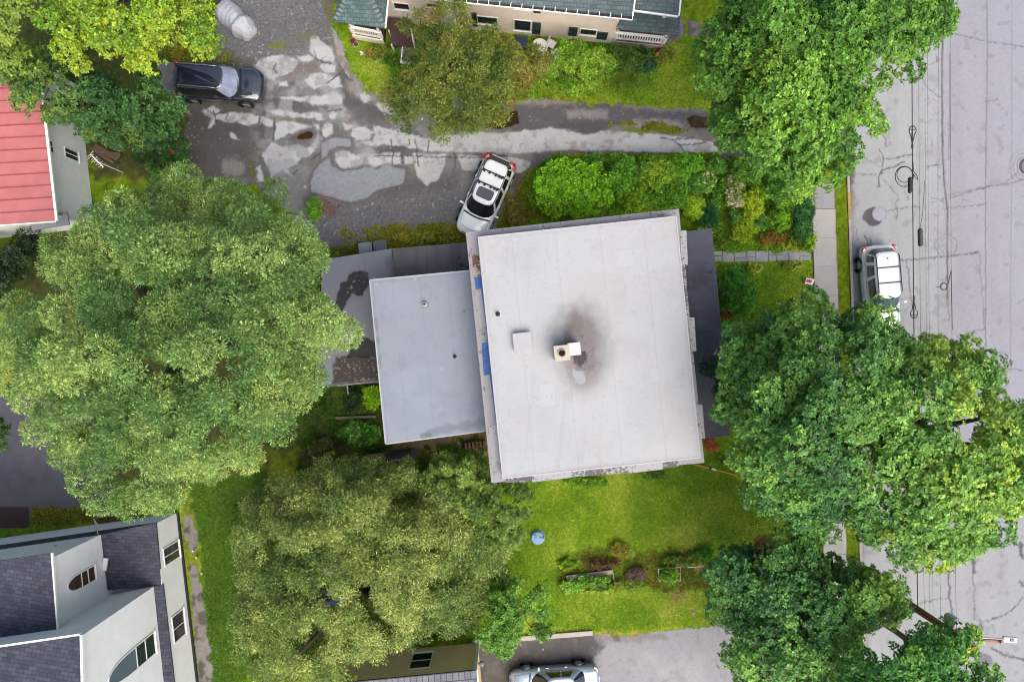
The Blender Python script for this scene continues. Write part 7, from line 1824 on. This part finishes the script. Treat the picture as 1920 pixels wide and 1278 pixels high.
tree('street_maple', 'largest street maple on the right covering pavement and street below the silver SUV', 'tree',
 [(1488,545),(1522,533),(1537,558),(1562,573),(1590,584),(1610,563),(1652,573),(1682,598),(1702,613),(1722,623),(1772,622),(1782,643),(1837,642),(1862,678),(1892,718),(1896,738),(1975,750),(1990,960),(1912,972),(1892,1002),(1852,1032),(1817,1037),(1792,1067),(1760,1070),(1730,1067),(1700,1072),(1660,1052),(1620,1022),(1602,992),(1578,987),(1560,1002),(1530,1012),(1500,992),(1460,972),(1428,952),(1398,932),(1376,892),(1372,852),(1348,827),(1336,792),(1341,742),(1348,722),(1318,715),(1347,682),(1342,640),(1384,608),(1420,608),(1438,583),(1478,578)],
 6.5, 14.0, [(48,88,46), (70,116,56), (92,136,62), (116,154,68), (140,166,60)], 22, bright=1.12, spacing=28, cr=(.45, .8), leaf=(.15, .10), k=7, gap=.64, lump=1.3, jit=.28, tilt=.2, base=(1600, 800), trunk=.42, limbs=18, under=1.0,
 holes=[(1816,786,11), (1738,781,4), (1850,888,6), (1558,626,4), (1715,900,4)], drift=lambda x, y: .22 * sm(1600, 1820, x) - .12)
tree('dark_maple', 'dark blue green maple left of the utility pole at the lower right', 'tree',
 [(1324,1062),(1343,1034),(1400,1024),(1442,1008),(1480,978),(1532,998),(1552,1028),(1575,1050),(1600,1062),(1640,1060),(1702,1072),(1707,1112),(1718,1130),(1702,1150),(1712,1166),(1672,1182),(1642,1202),(1612,1217),(1600,1300),(1600,1360),(1420,1360),(1396,1300),(1362,1242),(1350,1217),(1382,1212),(1370,1180),(1328,1152),(1320,1112)],
 5.0, 10.5, [(40,76,42), (58,96,48), (78,118,56), (104,142,68), (130,158,68)], 23, bright=1.6, spacing=27, cr=(.42, .74), leaf=(.14, .09), k=7, gap=.64, lump=1.2, jit=.28, tilt=.2, base=(1500, 1120), trunk=.34, limbs=14, under=1.0,
 holes=[(1583,1012,12), (1617,1048,7), (1652,1146,4), (1606,1228,10)], drift=lambda x, y: -.16 + .2 * sm(1150, 1260, y) + .16 * sm(1580, 1680, x))
tree('dark_maple', 'darker green tree in the lower right corner hiding the top of the utility pole', 'tree',
 [(1575,1275),(1590,1240),(1640,1208),(1692,1190),(1737,1176),(1762,1166),(1804,1174),(1838,1188),(1852,1226),(1836,1246),(1862,1250),(1888,1276),(1905,1300),(1925,1370),(1570,1370)],
 9.3, 12.6, [(36,82,40), (54,106,48), (74,126,54), (100,148,60), (150,168,58)], 24, bright=1.2, spacing=24, cr=(.4, .7), leaf=(.15, .10), k=7, gap=.66, lump=1.0, jit=.28, tilt=.2, base=(1655, 1165), trunk=.15, limbs=12, under=.9,
 holes=[(1820,1236,9), (1805,1250,8), (1700,1225,4), (1660,1235,4)])
tree('dark_conifer', 'narrow blue green conifer overhanging the porch roof beside the largest maple', 'tree', [(1314,690),(1345,660),(1368,690),(1368,742),(1357,796),(1340,776),(1320,744)], 3.2, 5.4, [(22,60,44), (38,82,58), (56,98,66)], 25, spacing=17, cr=(.3, .5), leaf=(.13, .05), lump=.5, base=(1350, 720), trunk=.12)
# ---- olive trees at the south
tree('olive_willow', 'wide sparse olive grey tree spreading over the blue tarpaulins and the tan garage', 'tree',
 [(452,970),(470,925),(505,918),(530,885),(575,888),(610,862),(650,872),(690,858),(740,872),(775,862),(800,898),(850,928),(900,958),(932,1000),(962,1040),(952,1082),(922,1112),(912,1152),(882,1172),(856,1182),(802,1190),(756,1202),(724,1230),(692,1266),(642,1292),(560,1312),(480,1302),(476,1262),(440,1224),(448,1196),(418,1170),(446,1132),(424,1096),(452,1060),(430,1018)],
 3.2, 7.4, [(62,88,44), (86,110,56), (108,128,68), (130,146,82), (156,164,104)], 26, spacing=22, cr=(.22, .6), leaf=(.12, .036), k=14, burst=.24, fluff=.1, lobe=.8, gap=.7, dens=.7, bright=1.3, lump=1.5, jit=.36, tilt=.35, base=(690, 1080), trunk=.28, limbs=22, under=1.1, open_=.33, inset_k=.3,
 holes=[(640,1118,5), (862,1038,5), (622,1072,4), (655,1070,3)], drift=lambda x, y: .22 * (fbm(x, y, 60, 8, 2) - .5) - .18 * sm(960, 880, y))
tree('green_fruit_tree', 'mid green loose tree between the olive tree and the white roof corner', 'tree',
 [(786,892),(828,848),(862,842),(902,868),(942,904),(984,908),(1004,950),(988,1002),(962,1042),(930,1054),(880,1004),(838,954),(796,922)],
 3.0, 6.6, [(54,84,34), (80,112,46), (106,136,60), (134,156,80)], 27, spacing=21, cr=(.28, .54), leaf=(.14, .055), k=8, fluff=.35, lump=1.0, jit=.22, base=(905, 945), trunk=.18, limbs=14, under=.9, open_=.22)
tree('bright_sapling', 'bright fresh green young tree beside the sedan on the car park edge', 'tree',
 [(886,1192),(898,1150),(922,1110),(932,1080),(970,1066),(1002,1082),(1034,1108),(1028,1140),(1044,1176),(1022,1198),(986,1193),(972,1216),(966,1250),(942,1244),(938,1217),(902,1218)],
 2.6, 5.6, [(66,108,38), (94,140,50), (116,160,62), (144,182,90)], 28, spacing=19, cr=(.26, .46), leaf=(.17, .07), k=7, fluff=.4, lump=.9, jit=.22, base=(960, 1150), trunk=.12, limbs=12, under=.7, open_=.26)
# ---- uncountable ground cover: grass blades and weeds
def scatter(name, masks, n, L, W, pal, seed, tilt=.9, label=None, zb=0.0, dens_noise=.0):
    rg = np.random.default_rng(seed); pts = []
    for poly in masks:
        xs = [p[0] for p in poly]; ys = [p[1] for p in poly]
        a = abs(sum(poly[i][0] * poly[(i + 1) % len(poly)][1] - poly[(i + 1) % len(poly)][0] * poly[i][1] for i in range(len(poly)))) / 2
        m = int(n * a); x = rg.uniform(min(xs), max(xs), m * 3); y = rg.uniform(min(ys), max(ys), m * 3)
        ok = sdf(x, y, poly) + (fbm(x, y, 12, seed, 2) - .5) * 18 > 0
        if dens_noise: ok &= fbm(x, y, 16, seed + 2, 3) > dens_noise * rg.uniform(.7, 1.3, x.shape)
        pts.append(np.stack([x[ok][:m], y[ok][:m]], -1))
    q = np.concatenate(pts); c = unproj(q[:, 0], q[:, 1], np.full(len(q), zb + .01))
    f = np.clip(fbm(q[:, 0], q[:, 1], 50, seed + 1, 3) * 1.1 - .05 + rg.normal(0, .2, len(q)), 0, 1)
    cols = palette(rg, pal, len(q), f)
    nn = unit(np.array([0, 0, 1.0]) + rg.normal(0, .15, (len(q), 3)))
    V, F, C = leaf_mesh(*tufts(rg, c, nn, None, 5, L, W, tilt, cols, .22))
    V[:, 2] = np.maximum(V[:, 2], zb + .004)
    o = np_mesh(name, V, F, M_LEAF, np.clip(C, .002, .9)); tag(o, kind='stuff'); return o
LAWNS = [[(975,890),(1450,865),(1490,1010),(1330,1175),(1035,1185),(960,1050)], [(1340,495),(1522,490),(1522,640),(1350,640)], [(1000,180),(1130,165),(1230,130),(1262,84),(1350,75),(1350,204)],
         [(350,900),(500,880),(500,1000),(460,1278),(400,1278),(375,1000)], [(645,85),(690,95),(745,120),(745,182),(690,172),(660,130)]]
STRIP = LAWNS.pop(3)
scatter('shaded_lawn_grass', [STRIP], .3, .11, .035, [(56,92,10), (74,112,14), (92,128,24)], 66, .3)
scatter('lawn_grass', LAWNS, .24, .11, .035, [(84,130,12), (112,152,18), (138,168,30), (176,188,84)], 61, .3)
scatter('kitchen_garden_weeds', [[(1040,1048),(1100,1032),(1165,1020),(1200,1040),(1270,1030),(1335,1030),(1335,1105),(1240,1108),(1200,1095),(1150,1105),(1050,1110)]], .30, .13, .055, [(60,104,24), (96,142,32), (128,160,44), (110,92,48), (104,70,52), (150,170,80)], 65, .5, dens_noise=.40)
BEDS = [SOIL[0], SOIL[1], SOIL[2], SOIL[3], SOIL[7]]
scatter('bed_weeds', BEDS[:2] + BEDS[3:4], .24, .15, .07, [(60,104,22), (92,142,28), (118,164,36), (146,176,50), (128,124,54)], 62, .45, dens_noise=.36)
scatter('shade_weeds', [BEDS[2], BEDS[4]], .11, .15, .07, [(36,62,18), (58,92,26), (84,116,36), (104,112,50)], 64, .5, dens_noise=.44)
scatter('yard_moss_weeds', [[(640,430),(870,418),(875,460),(640,480)], [(955,340),(1000,320),(1000,415),(930,430)], [(300,90),(405,82),(430,112),(330,125)], [(1140,232),(1240,228),(1300,246),(1240,250)], [(560,470),(690,455),(690,486),(580,490)], [(60,950),(330,955),(330,968),(60,985)]], .16, .11, .045, [(88,96,26), (118,128,32), (146,148,50), (128,96,50)], 63, .7, dens_noise=.44)
# ================================================================ LIGHT AND CAMERA
w = bpy.data.worlds.new("World"); sc.world = w; w.use_nodes = True
nt = w.node_tree
bg = nt.nodes['Background']
sky = nt.nodes.new('ShaderNodeTexSky'); sky.sky_type = 'NISHITA'; sky.sun_disc = False
SUN_EL, SUN_AZ = R(58), R(150)         # azimuth measured from +Y (north) towards +X (east)
sky.sun_elevation = SUN_EL; sky.sun_rotation = SUN_AZ
sky.altitude = 100; sky.air_density = 1.0; sky.dust_density = 6.0; sky.ozone_density = 1.0
nt.links.new(sky.outputs[0], bg.inputs['Color']); bg.inputs['Strength'].default_value = 0.13
sl = bpy.data.lights.new('sun', 'SUN'); sl.energy = 1.6; sl.angle = R(60); sl.color = (.98, 1.0, .92)
so = bpy.data.objects.new('sun', sl); COL.objects.link(so)
d = Vector((math.sin(SUN_AZ) * math.cos(SUN_EL), math.cos(SUN_AZ) * math.cos(SUN_EL), math.sin(SUN_EL)))
so.rotation_euler = d.to_track_quat('Z', 'Y').to_euler(); so.location = d * 80
cam = bpy.data.cameras.new('camera'); cam.sensor_width = 36; cam.lens = FPX / 1920 * 36; cam.clip_end = 2000; cam.clip_start = .5
co_ = bpy.data.objects.new('camera', cam); COL.objects.link(co_); co_.location = (0, 0, CAMH); co_.rotation_euler = (0, 0, 0)
sc.camera = co_
sc.view_settings.view_transform = 'Standard'; sc.view_settings.look = 'None'; sc.view_settings.gamma = 1
sc.view_settings.exposure = 0.86
sc.cycles.max_bounces = 6; sc.cycles.diffuse_bounces = 3; sc.cycles.transmission_bounces = 4; sc.cycles.transparent_max_bounces = 8
sc.cycles.use_denoising = True; sc.cycles.denoising_input_passes = 'RGB_ALBEDO_NORMAL'; sc.cycles.denoising_prefilter = 'ACCURATE'
sc.cycles.filter_width = 1.05
sc.cycles.sample_clamp_indirect = 4
